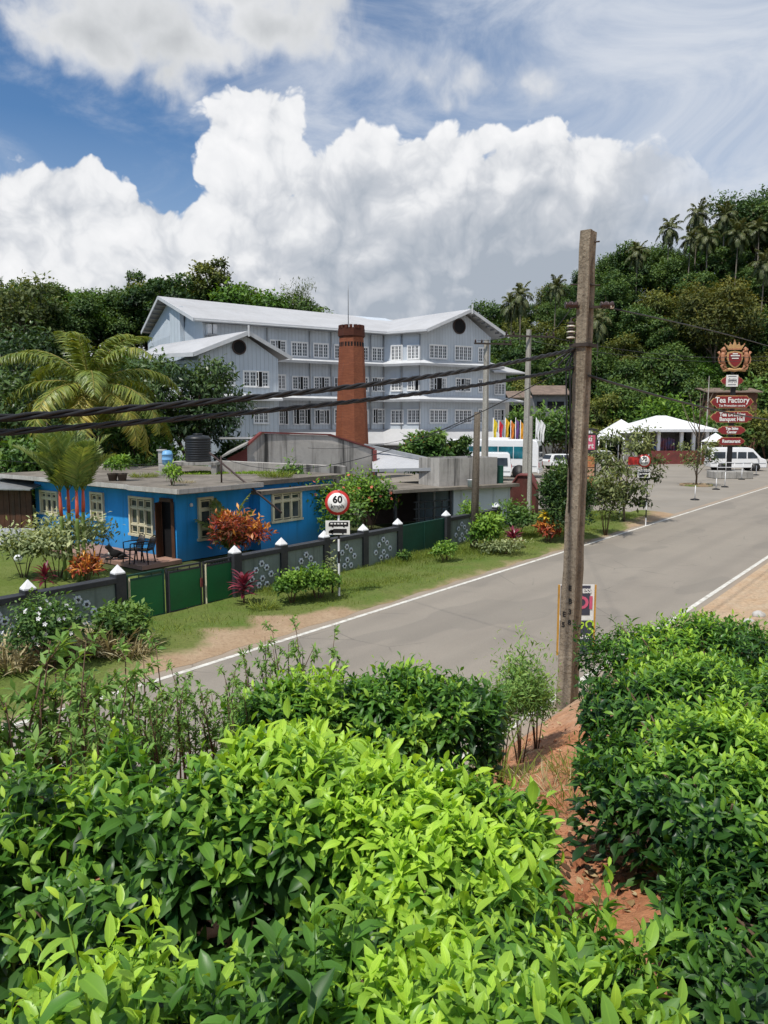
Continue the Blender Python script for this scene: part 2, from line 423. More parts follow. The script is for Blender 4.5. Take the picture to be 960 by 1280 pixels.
# materials in world metres; AB coordinates through a rotated mapping
def abvec(t):
    n = t.new('ShaderNodeMapping', vector_type='TEXTURE'); t.put(n.inputs[0], coords(t, 'World'))
    n.inputs['Rotation'].default_value = (0, 0, RANG)
    return n.outputs[0]      # x along road, y to the left of it (= -b)
def road_material():
    m, t, bs, out = newmat('asphalt')
    v = abvec(t); s = t.new('ShaderNodeSeparateXYZ'); t.put(s.inputs[0], v)
    n1 = t.noise(v, .35, 6, .6); n2 = t.noise(v, 55, 3, .7); lng = t.noise(scaled(t, v, .08, 2.2, 1), 1.0, 4, .6)
    c = t.mix(t.lin(n1, .3, .7), (.31, .272, .222), (.248, .218, .180))
    c = t.mix(t.lin(lng, .4, .7, 0, .55), c, (.285, .255, .21))
    # wheel tracks slightly darker and polished, dusty edges
    pch = t.noise(scaled(t, v, .22, .5, 1), 1.0, 2, .4); c = t.mix(t.math('MULTIPLY', t.step(pch, .575, .60), .5), c, (.21, .188, .158))
    trk = t.math('SINE', t.math('MULTIPLY', t.math('SUBTRACT', s.outputs[1], 5.4), 4.05)); c = t.mix(t.math('MULTIPLY', t.lin(trk, .2, 1), .30), c, (.20, .178, .148))
    oil = t.noise(v, 1.7, 5, .7); c = t.mix(t.lin(oil, .66, .76, 0, .5), c, (.10, .092, .085))
    d = t.math('ABSOLUTE', t.math('SUBTRACT', s.outputs[1], 8.0))
    edge = t.math('ADD', t.lin(d, 2.3, 3.5), t.math('MULTIPLY', t.math('SUBTRACT', n1, .5), .7))
    c = t.mix(t.math('MULTIPLY', t.step(edge, .38, 1.0), .85), c, (.40, .30, .21))
    c = t.mix(t.lin(n2, .35, .7, 0, .4), c, (.12, .11, .10))
    cr = t.vor(v, .55, 2, .6, feature='DISTANCE_TO_EDGE'); crn = t.noise(v, .5, 2)
    c = t.mix(t.math('MULTIPLY', t.math('SUBTRACT', 1, t.step(cr, .0, .012)), t.lin(crn, .52, .6, 0, .35)), c, (.05, .047, .043))
    t.put(bs.inputs['Base Color'], c); bs.inputs['Roughness'].default_value = .82; bs.inputs['Specular IOR Level'].default_value = .25
    b = t.new('ShaderNodeBump'); b.inputs['Strength'].default_value = .25; b.inputs['Distance'].default_value = .01
    t.put(b.inputs['Height'], n2); t.put(bs.inputs['Normal'], b.outputs[0])
    return m
def soil_material(name, c1, c2, c3, grass=None):
    m, t, bs, out = newmat(name)
    v = coords(t, 'World')
    n1 = t.noise(v, .9, 7, .62); n2 = t.noise(v, 14, 6, .7); n3 = t.noise(v, 60, 3, .7)
    c = t.mix(t.lin(n1, .34, .66), c1, c2); c = t.mix(t.lin(n2, .45, .72, 0, .7), c, c3)
    peb = t.vor(v, 34, 0); c = t.mix(t.math('MULTIPLY', t.math('SUBTRACT', 1, t.step(peb, .12, .2)), t.lin(n2, .5, .6, 0, .5)), c, tuple(min(1, x*1.6) for x in c2))
    if grass:
        g = t.noise(v, .55, 6, .68)
        c = t.mix(t.step(g, grass[1], grass[1]+.1), c, t.mix(t.lin(n2, .3, .7), grass[0], tuple(x*1.5 for x in grass[0])))
    t.put(bs.inputs['Base Color'], c); bs.inputs['Roughness'].default_value = .95; bs.inputs['Specular IOR Level'].default_value = .1
    b = t.new('ShaderNodeBump'); b.inputs['Strength'].default_value = .7; b.inputs['Distance'].default_value = .03
    t.put(b.inputs['Height'], t.math('ADD', n2, t.math('MULTIPLY', n3, .4))); t.put(bs.inputs['Normal'], b.outputs[0])
    return m
M_ROAD = road_material()
M_RED = soil_material('red_soil', (.30, .115, .055), (.40, .18, .10), (.17, .065, .035))
M_SAND = soil_material('sandy_soil', (.36, .25, .155), (.42, .31, .21), (.24, .16, .10), ((.10, .12, .03), .60))
M_VERGE = soil_material('verge_turf', (.11, .15, .034), (.17, .17, .06), (.06, .08, .022))
def shoulder_material(name, far):
    m, t, bs, out = newmat(name)
    v = coords(t, 'World'); s = t.new('ShaderNodeSeparateXYZ'); t.put(s.inputs[0], abvec(t)); a_, b_ = s.outputs[0], s.outputs[1]   # b_ = distance to the left
    n1 = t.noise(v, .9, 7, .62); n2 = t.noise(v, 14, 6, .7); n3 = t.noise(v, 60, 3, .7); n4 = t.noise(v, .35, 5, .6)
    sand = t.mix(t.lin(n1, .34, .66), (.34, .235, .145), (.42, .315, .21)); sand = t.mix(t.lin(n2, .45, .72, 0, .7), sand, (.21, .14, .085))
    turf = t.mix(t.lin(n1, .34, .66), (.10, .155, .030), (.15, .17, .05)); turf = t.mix(t.lin(n2, .45, .72, 0, .7), turf, (.06, .08, .022))
    # sand along the asphalt, widening at the car park end and where cars turn into the gate
    gate = t.math('MULTIPLY', t.step(a_, 6.0, 8.6), t.math('SUBTRACT', 1, t.step(a_, 12.4, 14.6)))
    tracks = t.math('ABSOLUTE', t.math('SUBTRACT', t.math('ABSOLUTE', t.math('SUBTRACT', a_, 10.6)), .72))
    gate = t.math('MULTIPLY', gate, t.lin(tracks, 0, .9, 1.5, .55))
    wide = t.math('ADD', t.math('MULTIPLY', gate, .95), t.math('MULTIPLY', t.step(a_, 30, 36), .9))
    k = t.math('SUBTRACT', t.math('SUBTRACT', b_, 11.18), wide)
    k = t.math('ADD', k, t.math('ADD', t.math('MULTIPLY', t.math('SUBTRACT', n4, .5), 2.2), t.math('MULTIPLY', t.math('SUBTRACT', n1, .5), 1.5)))
    c = t.mix(t.step(k, -.25, .45), sand, turf)
    t.put(bs.inputs['Base Color'], c); bs.inputs['Roughness'].default_value = .95; bs.inputs['Specular IOR Level'].default_value = .1
    b = t.new('ShaderNodeBump'); b.inputs['Strength'].default_value = .7; b.inputs['Distance'].default_value = .03
    t.put(b.inputs['Height'], t.math('ADD', n2, t.math('MULTIPLY', n3, .4))); t.put(bs.inputs['Normal'], b.outputs[0])
    return m
M_SHOULD = shoulder_material('shoulder_sand_and_turf', 0)
M_DIRT = soil_material('worn_dirt', (.27, .19, .115), (.33, .25, .16), (.17, .115, .07), ((.09, .12, .03), .52))
M_LAWN = soil_material('lawn_turf', (.11, .155, .03), (.15, .18, .05), (.07, .10, .02))
M_HILL = soil_material('forest_floor', (.012, .024, .008), (.02, .036, .011), (.008, .014, .005))
M_FIELD = soil_material('rough_ground', (.06, .085, .03), (.09, .095, .04), (.04, .05, .02))
M_PARK = pmat('car_park_surface', (.25, .225, .19), .9, .18, .25, .2, 30, kind='World', grime=.3, dirt=(.30, .24, .17))
M_LINE = pmat('road_paint', (.62, .60, .54), .8, .25, 7, .1, 40, kind='World', grime=1.0, dirt=(.32, .28, .22))

gr = MB(); gr.poly([(-2500, -800, -.03), (2500, -800, -.03), (2500, 3500, -.03), (-2500, 3500, -.03)])
props(gr.build('ground', M_FIELD), kind='structure')
grid_mesh('road', ab_grid(-70, 260, 67, -11.35, -4.62, 10), lambda x, y: np.zeros_like(x)+.004, M_ROAD)
for nm, b0 in (('road_edge_line', RL), ('road_edge_line', RR)):
    grid_mesh(nm, ab_grid(-70, 260, 60, b0-.06, b0+.06, 2), lambda x, y: np.zeros_like(x)+.009, M_LINE)
# far verge of grass with a worn sandy strip along the asphalt
def wavy(a0, a1, na, fb0, fb1, nb):
    a = np.linspace(a0, a1, na)[:, None]; k = np.linspace(0, 1, nb)[None, :]
    b = fb0(a)*(1-k)+fb1(a)*k
    return np.stack([RA.x*a+RB.x*b, RA.y*a+RB.y*b], -1)
def lumpy(x, y): return .03+.035*vnoise(x, y, 1.3, 21)+.02*vnoise(x, y, 4, 22)
grid_mesh('verge', wavy(-70, 37, 220, lambda a: -11.3+0*a, lambda a: -15.2+0*a, 24), lambda x, y: np.interp(x*RB.x+y*RB.y, [-15.2, -14.6, -11.6, -11.3], [0, .06, .05, -.03])+.03*vnoise(x, y, 1.6, 21)*sstep(-(x*RB.x+y*RB.y), 11.34, 11.8), M_SHOULD)
grid_mesh('road_shoulder', wavy(-70, 38, 300, lambda a: -11.24+.05*np.sin(a*3.1)+.03*np.sin(a*7), lambda a: -13.2+0*a, 16), lambda x, y: .012+np.interp(x*RB.x+y*RB.y, [-13.2, -12.9, -11.9, -11.6, -11.34], [.03, .07, .075, .05, -.004])+.03*vnoise(x, y, 1.6, 21)*sstep(-(x*RB.x+y*RB.y), 11.34, 11.8), M_SHOULD)
grid_mesh('car_park', ab_grid(36, 150, 40, -80, -11.3, 30), lambda x, y: np.zeros_like(x), M_PARK)
grid_mesh('garden_lawn', ab_grid(-25, 12.5, 60, -34, -14.75, 40), lambda x, y: .05+.03*vnoise(x, y, .9, 31), M_LAWN)
# bank on the camera's side
def bank_mat():
    m, t, bs, out = newmat('bank_soil')
    v = coords(t, 'World'); av = abvec(t); s = t.new('ShaderNodeSeparateXYZ'); t.put(s.inputs[0], av)
    n1 = t.noise(v, 1.1, 7, .62); n2 = t.noise(v, 11, 7, .7); n3 = t.noise(v, 70, 3, .7)
    red = t.mix(t.lin(n1, .34, .66), (.44, .185, .085), (.54, .275, .155))
    sand = t.mix(t.lin(n1, .34, .66), (.46, .32, .20), (.50, .39, .27))
    k = t.step(t.math('ADD', s.outputs[0], t.math('MULTIPLY', n1, 3)), 8.5, 12.5)
    c = t.mix(k, red, sand)
    c = t.mix(t.lin(n2, .45, .72, 0, .75), c, t.mix(.5, c, (.13, .055, .03), 'MULTIPLY'))
    c = t.mix(t.lin(n3, .62, .8, 0, .5), c, (.55, .42, .3))
    peb = t.vor(v, 26, 0); c = t.mix(t.math('MULTIPLY', t.math('SUBTRACT', 1, t.step(peb, .1, .17)), t.lin(n2, .5, .6, 0, .6)), c, (.5, .36, .25))
    dust = t.noise(v, 2.6, 6, .7); c = t.mix(t.lin(dust, .52, .7, 0, .6), c, (.50, .32, .21)); damp = t.noise(v, .8, 4, .6); c = t.mix(t.lin(damp, .55, .7, 0, .5), c, (.20, .085, .045))
    t.put(bs.inputs['Base Color'], c); bs.inputs['Roughness'].default_value = .95; bs.inputs['Specular IOR Level'].default_value = .1
    b = t.new('ShaderNodeBump'); b.inputs['Strength'].default_value = .9; b.inputs['Distance'].default_value = .03
    t.put(b.inputs['Height'], t.math('ADD', n2, t.math('MULTIPLY', n3, .3))); t.put(bs.inputs['Normal'], b.outputs[0])
    return m
M_BANK = bank_mat()
bb = np.concatenate([np.linspace(-4.8, .8, 220), np.linspace(.9, 14, 30)])[None, :, None]
grid_mesh('bank', bb*np.array([RB.x, RB.y])+np.concatenate([ab_grid(-60, -6, 30, 0, 0, 1), ab_grid(-5.9, 1, 60, 0, 0, 1), ab_grid(1.05, 9.5, 300, 0, 0, 1), ab_grid(9.6, 22, 80, 0, 0, 1), ab_grid(22.5, 150, 40, 0, 0, 1)], 0), bank_z, M_BANK)
hx = np.concatenate([np.linspace(-420, -120, 20), np.linspace(-110, 150, 90), np.linspace(160, 520, 24)])
hy = np.concatenate([np.linspace(68, 190, 60), np.linspace(195, 420, 16)])
hg = np.stack(np.meshgrid(hx, hy, indexing='ij'), -1)
grid_mesh('hills', hg, lambda x, y: hill_z(x, y)-.02, M_HILL)
# ------------------------------------------------------------------ leaves
def nrm(v): return v/np.maximum(np.linalg.norm(v, axis=-1, keepdims=True), 1e-9)
def leaf_geo(pos, dirn, up, L, W, curl, fold, tone, nl=4, shape=.85):
    'ribbons of 2 x nl quads; every argument per leaf'
    n = len(pos); d = nrm(dirn); s = nrm(np.cross(d, up)); u = np.cross(s, d)
    tt = np.linspace(0, 1, nl+1); prof = np.sin(PI*tt**shape)**.8; prof[0] = .10; prof[-1] = .015
    V = np.zeros((n, nl+1, 3, 3)); ac = np.array([-1, 0, 1.0])
    cu = curl[:, None]
    # bend: the leaf follows an arc
    ang = cu*tt[None, :]
    cx = np.where(np.abs(cu) > 1e-3, np.sin(ang)/np.where(np.abs(cu) > 1e-3, cu, 1), tt[None, :])
    cz = np.where(np.abs(cu) > 1e-3, (1-np.cos(ang))/np.where(np.abs(cu) > 1e-3, cu, 1), 0)
    nx = -np.sin(ang); nz = np.cos(ang)              # local normal in (d,u) plane, bending downwards
    for k in range(3):
        hw = W[:, None]*prof[None, :]*.5
        off = fold[:, None]*hw*abs(ac[k])
        along = L[:, None]*cx+(-nx)*off
        high = -L[:, None]*cz+nz*off
        V[:, :, k, :] = pos[:, None, :]+d[:, None, :]*along[..., None]+u[:, None, :]*high[..., None]+s[:, None, :]*(hw*ac[k])[..., None]
    V = V.reshape(-1, 3)
    base = (np.arange(n)*(nl+1)*3)[:, None, None, None]
    i = np.arange(nl)[None, :, None, None]; k = np.arange(2)[None, None, :, None]
    q = np.array([0, 1, 4, 3])[None, None, None, :]
    Fc = (base+i*3+k+q).reshape(-1, 4)
    C = np.zeros((n, nl+1, 3, 4), np.float32)
    C[..., 0] = tone[:, None, None]; C[..., 1] = np.abs(ac)[None, None, :]; C[..., 2] = tt[None, :, None]
    C[..., 3] = rng.random(n)[:, None, None]
    return V, Fc, C.reshape(-1, 4)
def merge(parts):
    V = []; Fc = []; C = []; o = 0
    for v, f, c in parts:
        V.append(v); Fc.append(f+o); C.append(c); o += len(v)
    return np.concatenate(V), np.concatenate(Fc), np.concatenate(C)
def rand_unit(n):
    return nrm(rng.normal(size=(n, 3)))
UP = np.array([0, 0, 1.0])

M_TEA = leafmat('tea_leaf', (.012, .046, .011), (.080, .195, .026), (.33, .51, .055), rough=.44, trans=.30, spec=.42, rib=.28, hue=.3)
M_TEAD = leafmat('old_tea_leaf', (.008, .026, .008), (.030, .085, .014), (.15, .28, .035), rough=.34, trans=.2, spec=.5, rib=.25, hue=.2)
M_WEED = leafmat('weed_leaf', (.035, .085, .02), (.125, .235, .055), (.27, .40, .12), rough=.55, trans=.3, spec=.25, rib=0, hue=.3)
M_BARK = pmat('twig_bark', (.13, .085, .055), .85, .3, 8, .3, 40, spec=.15)
M_STEMG = pmat('green_stem', (.14, .2, .05), .7, .25, 8, .1, 40, spec=.2)

def tea_bush(label, cx, cy, rx, ry, ztop, nshoot, size=1.0, bright=.8, mat=None, rot=0.0, side=.75, ground=None, lean=(0, 0), ragged=.5, nl=4, inner=1.0, name='tea_bush', group='tea bushes on the bank', cat='bush', sprout=1.0, dome=.24, dpow=3.2):
    g = bz(cx, cy) if ground is None else ground
    root = thing(name, label, cat, (cx, cy, g), 0, group)
    h = ztop-g; n = nshoot
    ph = rng.uniform(0, 2*PI, n); rr = np.sqrt(rng.random(n))
    pe = rng.uniform(0, 6.28, 4)
    edge = 1+.12*np.sin(2*ph+pe[0])+.10*np.sin(3*ph+pe[1])+.08*np.sin(5*ph+pe[2])
    # part of the shoots on the plucking table, part hanging on the flanks
    k = rng.random(n) < side*.45
    rr = np.where(k, rng.uniform(.86, 1.02, n), rr)
    lx, ly = rr*edge*np.cos(ph)*rx, rr*edge*np.sin(ph)*ry
    c, s_ = math.cos(rot), math.sin(rot); X = lx*c-ly*s_; Y = lx*s_+ly*c
    bump = .06*np.sin(X*9+pe[0])*np.sin(Y*8+pe[1])+.05*np.sin(X*4+pe[2])+.04*np.sin(Y*21+X*17+pe[3])
    Z = h*(1-dome*rr**dpow)+bump*ragged*1.4+rng.normal(0, .03, n)*ragged
    Z = np.where(k, h*(.25+.62*rng.random(n)**.75), Z)
    X = X+lean[0]*Z; Y = Y+lean[1]*Z
    out = np.stack([np.cos(ph)*c-np.sin(ph)*s_, np.cos(ph)*s_+np.sin(ph)*c, np.zeros(n)], -1)
    tilt = np.where(k, .9, .55*rr**2)[:, None]
    sd = nrm(UP[None]*1.0+out*tilt+rng.normal(0, .17, (n, 3)))
    sl = np.where(k, .8, 1.0)*rng.uniform(.07, .17, n)*size*sprout*np.where(rng.random(n) < .10*min(1.5, ragged), 1.6, 1)
    P0 = np.stack([X, Y, Z], -1)-sd*np.minimum(sl, .13*size)[:, None]*.7
    parts = []
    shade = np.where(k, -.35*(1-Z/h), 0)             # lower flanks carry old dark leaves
    tint = .16*np.sin(X*5+pe[3])+.12*np.sin(Y*7+pe[2])+rng.normal(0, .10, n)
    az0 = rng.uniform(0, 6.28, n)
    nlv = 7
    for j in range(nlv):
        f = j/(nlv-1.0)
        az = az0+j*2.4+rng.normal(0, .25, n)
        # any two directions at right angles to the shoot
        e1 = nrm(np.cross(sd, np.array([.3, .9, .2]))); e2 = np.cross(sd, e1)
        rad = e1*np.cos(az)[:, None]+e2*np.sin(az)[:, None]
        op = 1.32-.85*f+rng.normal(0, .2, n)
        d = nrm(sd*np.cos(op)[:, None]+rad*np.sin(op)[:, None])
        L = size*(.090-.048*f+rng.normal(0, .013, n))
        L = np.maximum(L, .02)*np.where(rng.random(n) < .1, 1.25, 1)
        p = P0+sd*(sl*(.05+.95*f))[:, None]
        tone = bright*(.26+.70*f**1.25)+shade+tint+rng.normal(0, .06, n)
        parts.append(leaf_geo(p, d, sd+rad*.2, L, L*rng.uniform(.32, .42, n), rng.uniform(.3, 1.35, n)*(1.2-.45*f), rng.uniform(.2, .55, n), np.clip(tone, 0, 1), nl))
    parts.append(leaf_geo(P0-sd*.05, sd, np.cross(sd, rand_unit(n)), sl+.05, np.full(n, .0065*size), rng.normal(0, .1, n), np.full(n, .9), np.full(n, .55), 3, shape=.35))
    # mature leaves filling the frame of the bush
    m = int(n*2.6*inner)
    ph2 = rng.uniform(0, 2*PI, m); r2 = np.sqrt(rng.random(m))*.98
    e2 = 1+.12*np.sin(2*ph2+pe[0])+.10*np.sin(3*ph2+pe[1])+.08*np.sin(5*ph2+pe[2])
    x2 = r2*e2*np.cos(ph2)*rx; y2 = r2*e2*np.sin(ph2)*ry
    z2 = h*(1-dome*r2**dpow)-.05-rng.random(m)**1.3*np.where(r2 > .7, h*.72, .32)
    P = np.stack([x2*c-y2*s_+lean[0]*z2, x2*s_+y2*c+lean[1]*z2, z2], -1)
    o2 = np.stack([np.cos(ph2)*c-np.sin(ph2)*s_, np.cos(ph2)*s_+np.sin(ph2)*c, 0*ph2], -1)
    d = nrm(o2*1.0*r2[:, None]+rand_unit(m)*.9+np.array([0, 0, .05]))
    L = size*rng.uniform(.06, .125, m)
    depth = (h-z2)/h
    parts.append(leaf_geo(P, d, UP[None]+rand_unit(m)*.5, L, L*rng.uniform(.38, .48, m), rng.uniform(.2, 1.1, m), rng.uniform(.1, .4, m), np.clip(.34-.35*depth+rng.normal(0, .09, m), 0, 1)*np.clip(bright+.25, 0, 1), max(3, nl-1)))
    V, Fc, C = merge(parts)
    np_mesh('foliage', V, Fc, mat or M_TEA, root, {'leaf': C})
    st = MB()
    for q in range(max(7, int(14*rx/.5))):
        a = rnd.uniform(0, 6.28); r = rnd.uniform(.35, .92)
        ex, ey = r*math.cos(a)*rx, r*math.sin(a)*ry
        ex, ey = ex*c-ey*s_, ex*s_+ey*c
        b0 = (rnd.uniform(-.08, .08), rnd.uniform(-.08, .08), -.12)
        z1 = h*.45; z2_ = h*rnd.uniform(.8, .93)
        mid = (ex*.5+rnd.uniform(-.05, .05), ey*.5+rnd.uniform(-.05, .05), z1)
        st.tube([b0, (ex*.2, ey*.2, h*.2), mid, (ex+lean[0]*z2_, ey+lean[1]*z2_, z2_)], [.018, .014, .009, .004], 6)
        for _ in range(3):
            fx, fy = mid[0]+rnd.uniform(-.16, .16), mid[1]+rnd.uniform(-.16, .16)
            st.tube([mid, ((mid[0]+fx)/2, (mid[1]+fy)/2, h*.66), (fx+lean[0]*h*.85, fy+lean[1]*h*.85, h*.86)], [.008, .006, .003], 5)
    st.build('branch', M_BARK, root, fixn=False)
    return root
# ------------------------------------------------------------------ the tea on the bank
tea_bush('bright lime green tea bush in the back row beside the red soil path', .17, 2.42, .40, .36, 3.17, 760, 1.08, 1.0, rot=-.35)
tea_bush('bright tea bush in the back row left of the path-side bush, leaning on it', -.38, 2.58, .46, .38, 3.24, 600, 1.15, .88)
tea_bush('low sparse tea bush with big bluish leaves in the back row at the left edge', -.96, 2.40, .34, .34, 3.10, 230, 1.15, .62, ragged=1.2)
tea_bush('tall thin tea shoots at the far left edge beside bare brown litter', -1.34, 2.36, .22, .28, 3.20, 100, 1.15, .85, ragged=1.4)
tea_bush('broad tea bush at the lower right of the front row with upright pale shoots', .28, 1.50, .48, .42, 3.16, 700, 1.1, .84, rot=.15)
tea_bush('dark open tea bush in the middle of the front row with long glossy leaves', -.28, 1.62, .32, .32, 3.08, 230, 1.25, .56, ragged=1.2)
tea_bush('yellow green tea bush in the front row at the bottom left corner', -.72, 1.50, .32, .38, 3.12, 280, 1.15, .90, ragged=1.1)
tea_bush('deep green tea bush beyond the front rows near the middle of the road edge', .15, 4.05, .46, .38, 3.06, 520, 1.0, .62, mat=M_TEA, nl=3)
tea_bush('small yellowish tea bush between the tall weeds and the deep green bush', -.50, 3.85, .32, .30, 3.06, 260, 1.0, .80, nl=3)
tea_bush('dark tea bush nearest the camera right of the path, old leaves on its side', 1.32, 2.02, .50, .56, 2.92, 640, .95, .38, mat=M_TEA)
tea_bush('large tea bush right of the path with fine bright tips over dark sides', 1.56, 3.02, .56, .60, 3.12, 1000, .9, .74, nl=3, dome=.42, dpow=2.4)
tea_bush('tea bush right of the path, just downhill of the large bright tipped one', 1.88, 4.25, .64, .60, 3.05, 950, .85, .72, nl=3, dome=.45, dpow=2.4)
tea_bush('lowest tea bush right of the path, close to the tall concrete pole', 2.60, 5.75, .86, .72, 2.88, 1100, .85, .68, nl=3, dome=.45, dpow=2.2)
tea_bush('tea bush behind the right hand row, at the edge over the sandy shoulder', 3.75, 5.6, .78, .7, 2.72, 800, .85, .7, nl=3, dome=.4, dpow=2.3)
tea_bush('tea bush filling the right edge beside the bright tipped bush', 2.85, 4.1, .66, .7, 3.06, 700, .85, .78, nl=3, dome=.4, dpow=2.4)
# ------------------------------------------------------------------ shrubs, trees and palms
M_FOREST = leafmat('forest_leaf', (.006, .019, .006), (.027, .064, .014), (.082, .138, .029), rough=.55, trans=.18, spec=.3, rib=0, hue=.5)
M_FOREST2 = leafmat('olive_leaf', (.012, .022, .006), (.052, .075, .015), (.15, .165, .035), rough=.55, trans=.18, spec=.25, rib=0, hue=.6)
M_YELL = leafmat('yellowing_leaf', (.014, .024, .008), (.062, .076, .017), (.155, .150, .030), rough=.6, trans=.2, spec=.25, rib=0, hue=.7)
M_MANGO = leafmat('mango_leaf', (.007, .020, .007), (.026, .058, .015), (.075, .125, .03), rough=.45, trans=.15, spec=.4, rib=0, hue=.4)
M_LIME = leafmat('lime_leaf', (.02, .055, .010), (.08, .17, .02), (.21, .34, .05), rough=.5, trans=.28, spec=.3, rib=0, hue=.3)
M_SHRUB = leafmat('shrub_leaf', (.010, .030, .008), (.040, .095, .018), (.12, .21, .04), rough=.5, trans=.22, spec=.35, rib=0, hue=.35)
M_PALE = leafmat('pale_variegated_leaf', (.05, .075, .03), (.16, .20, .09), (.42, .46, .25), rough=.5, trans=.25, spec=.3, rib=0, hue=.2)
M_GREY = leafmat('dusty_leaf', (.02, .035, .012), (.075, .10, .035), (.20, .23, .10), rough=.6, trans=.22, spec=.2, rib=0, hue=.3)
M_CROTON = leafmat('croton_leaf', (.018, .05, .010), (.22, .030, .018), (.52, .25, .035), rough=.4, trans=.2, spec=.4, rib=.3, hue=.2, tcol=(1.4, 1, .6))
M_YCROTON = leafmat('yellow_croton_leaf', (.16, .10, .01), (.55, .36, .03), (.80, .62, .07), rough=.4, trans=.25, spec=.4, rib=.2, hue=.1)
M_CORDY = leafmat('cordyline_leaf', (.035, .006, .012), (.11, .015, .03), (.26, .05, .07), rough=.4, trans=.2, spec=.4, rib=.2, hue=0, tcol=(1.6, .8, .8))
M_GRASSY = leafmat('grass_blade', (.04, .055, .012), (.12, .17, .03), (.26, .31, .08), rough=.6, trans=.3, spec=.2, rib=0, hue=.45)
M_DRYG = leafmat('dry_grass_blade', (.12, .10, .05), (.28, .24, .13), (.50, .46, .30), rough=.7, trans=.2, spec=.2, rib=0, hue=.2, tcol=(1.2, 1.1, .8))
M_PALM = leafmat('palm_leaflet', (.028, .055, .011), (.15, .20, .035), (.42, .35, .075), rough=.42, trans=.2, spec=.45, rib=0, hue=.4)
M_PALMD = leafmat('hill_palm_leaflet', (.012, .022, .008), (.05, .07, .022), (.16, .16, .06), rough=.45, trans=.15, spec=.4, rib=0, hue=.4)
M_LIP = leafmat('sealing_wax_palm_leaflet', (.03, .055, .016), (.12, .18, .05), (.30, .33, .11), rough=.45, trans=.2, spec=.4, rib=0, hue=.3)
M_TRUNK = pmat('tree_bark', (.16, .125, .095), .9, .35, 1.5, .5, 12, spec=.1)
M_PTRUNK = pmat('palm_bark', (.22, .19, .155), .9, .3, 2, .5, 9, spec=.1)
M_REDST = pmat('red_crownshaft', (.50, .085, .04), .45, .25, 3, .05, 30, spec=.4)
M_WHITEFL = pmat('white_petal', (.80, .80, .76), .6, .05, 5, 0, 30)
M_PINKFL = pmat('coral_petal', (.62, .16, .09), .6, .2, 5, 0, 30)
M_YELFL = pmat('yellow_petal', (.75, .5, .05), .6, .2, 5, 0, 30)

def clump_leaves(lobes, n, L, W, tone0=.45, shell=.55, droop=.3, nl=2, spread=.9, toneh=.3, zr=None, wob=.16):
    'leaves scattered through ellipsoid lobes [(x,y,z,rx,ry,rz)]; darker inside and below'
    lob = np.array(lobes, float); vol = (lob[:, 3]*lob[:, 4]*lob[:, 5])**(2/3.)
    idx = rng.choice(len(lob), n, p=vol/vol.sum())
    dv = rand_unit(n); dv[:, 2] = np.where(dv[:, 2] < -.35, -dv[:, 2]*.6, dv[:, 2]); dv = nrm(dv)
    rr = 1-shell*rng.random(n)**2.2+rng.normal(0, wob*.35, n)
    # lumpy outline
    rr = rr*(1+wob*np.sin(dv[:, 0]*7+idx*1.7)*np.sin(dv[:, 1]*6+idx)*1.0+wob*.6*np.sin(dv[:, 2]*13+idx*2.1+dv[:, 0]*9))
    P = lob[idx, :3]+dv*lob[idx, 3:6]*rr[:, None]
    d = nrm(dv*.7+rand_unit(n)*spread+np.array([0, 0, -droop]))
    LL = L*rng.uniform(.7, 1.3, n)
    z0, z1 = (P[:, 2].min(), P[:, 2].max()) if zr is None else zr
    lt = rng.normal(0, .11, len(lob))
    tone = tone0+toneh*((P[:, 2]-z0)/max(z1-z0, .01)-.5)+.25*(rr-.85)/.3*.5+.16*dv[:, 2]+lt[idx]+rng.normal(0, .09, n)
    return leaf_geo(P, d, nrm(dv*.8+UP*.6+rand_unit(n)*.45), LL, LL*W*rng.uniform(.8, 1.2, n), rng.uniform(.1, .9, n), rng.uniform(.1, .4, n), np.clip(tone, 0, 1), nl)

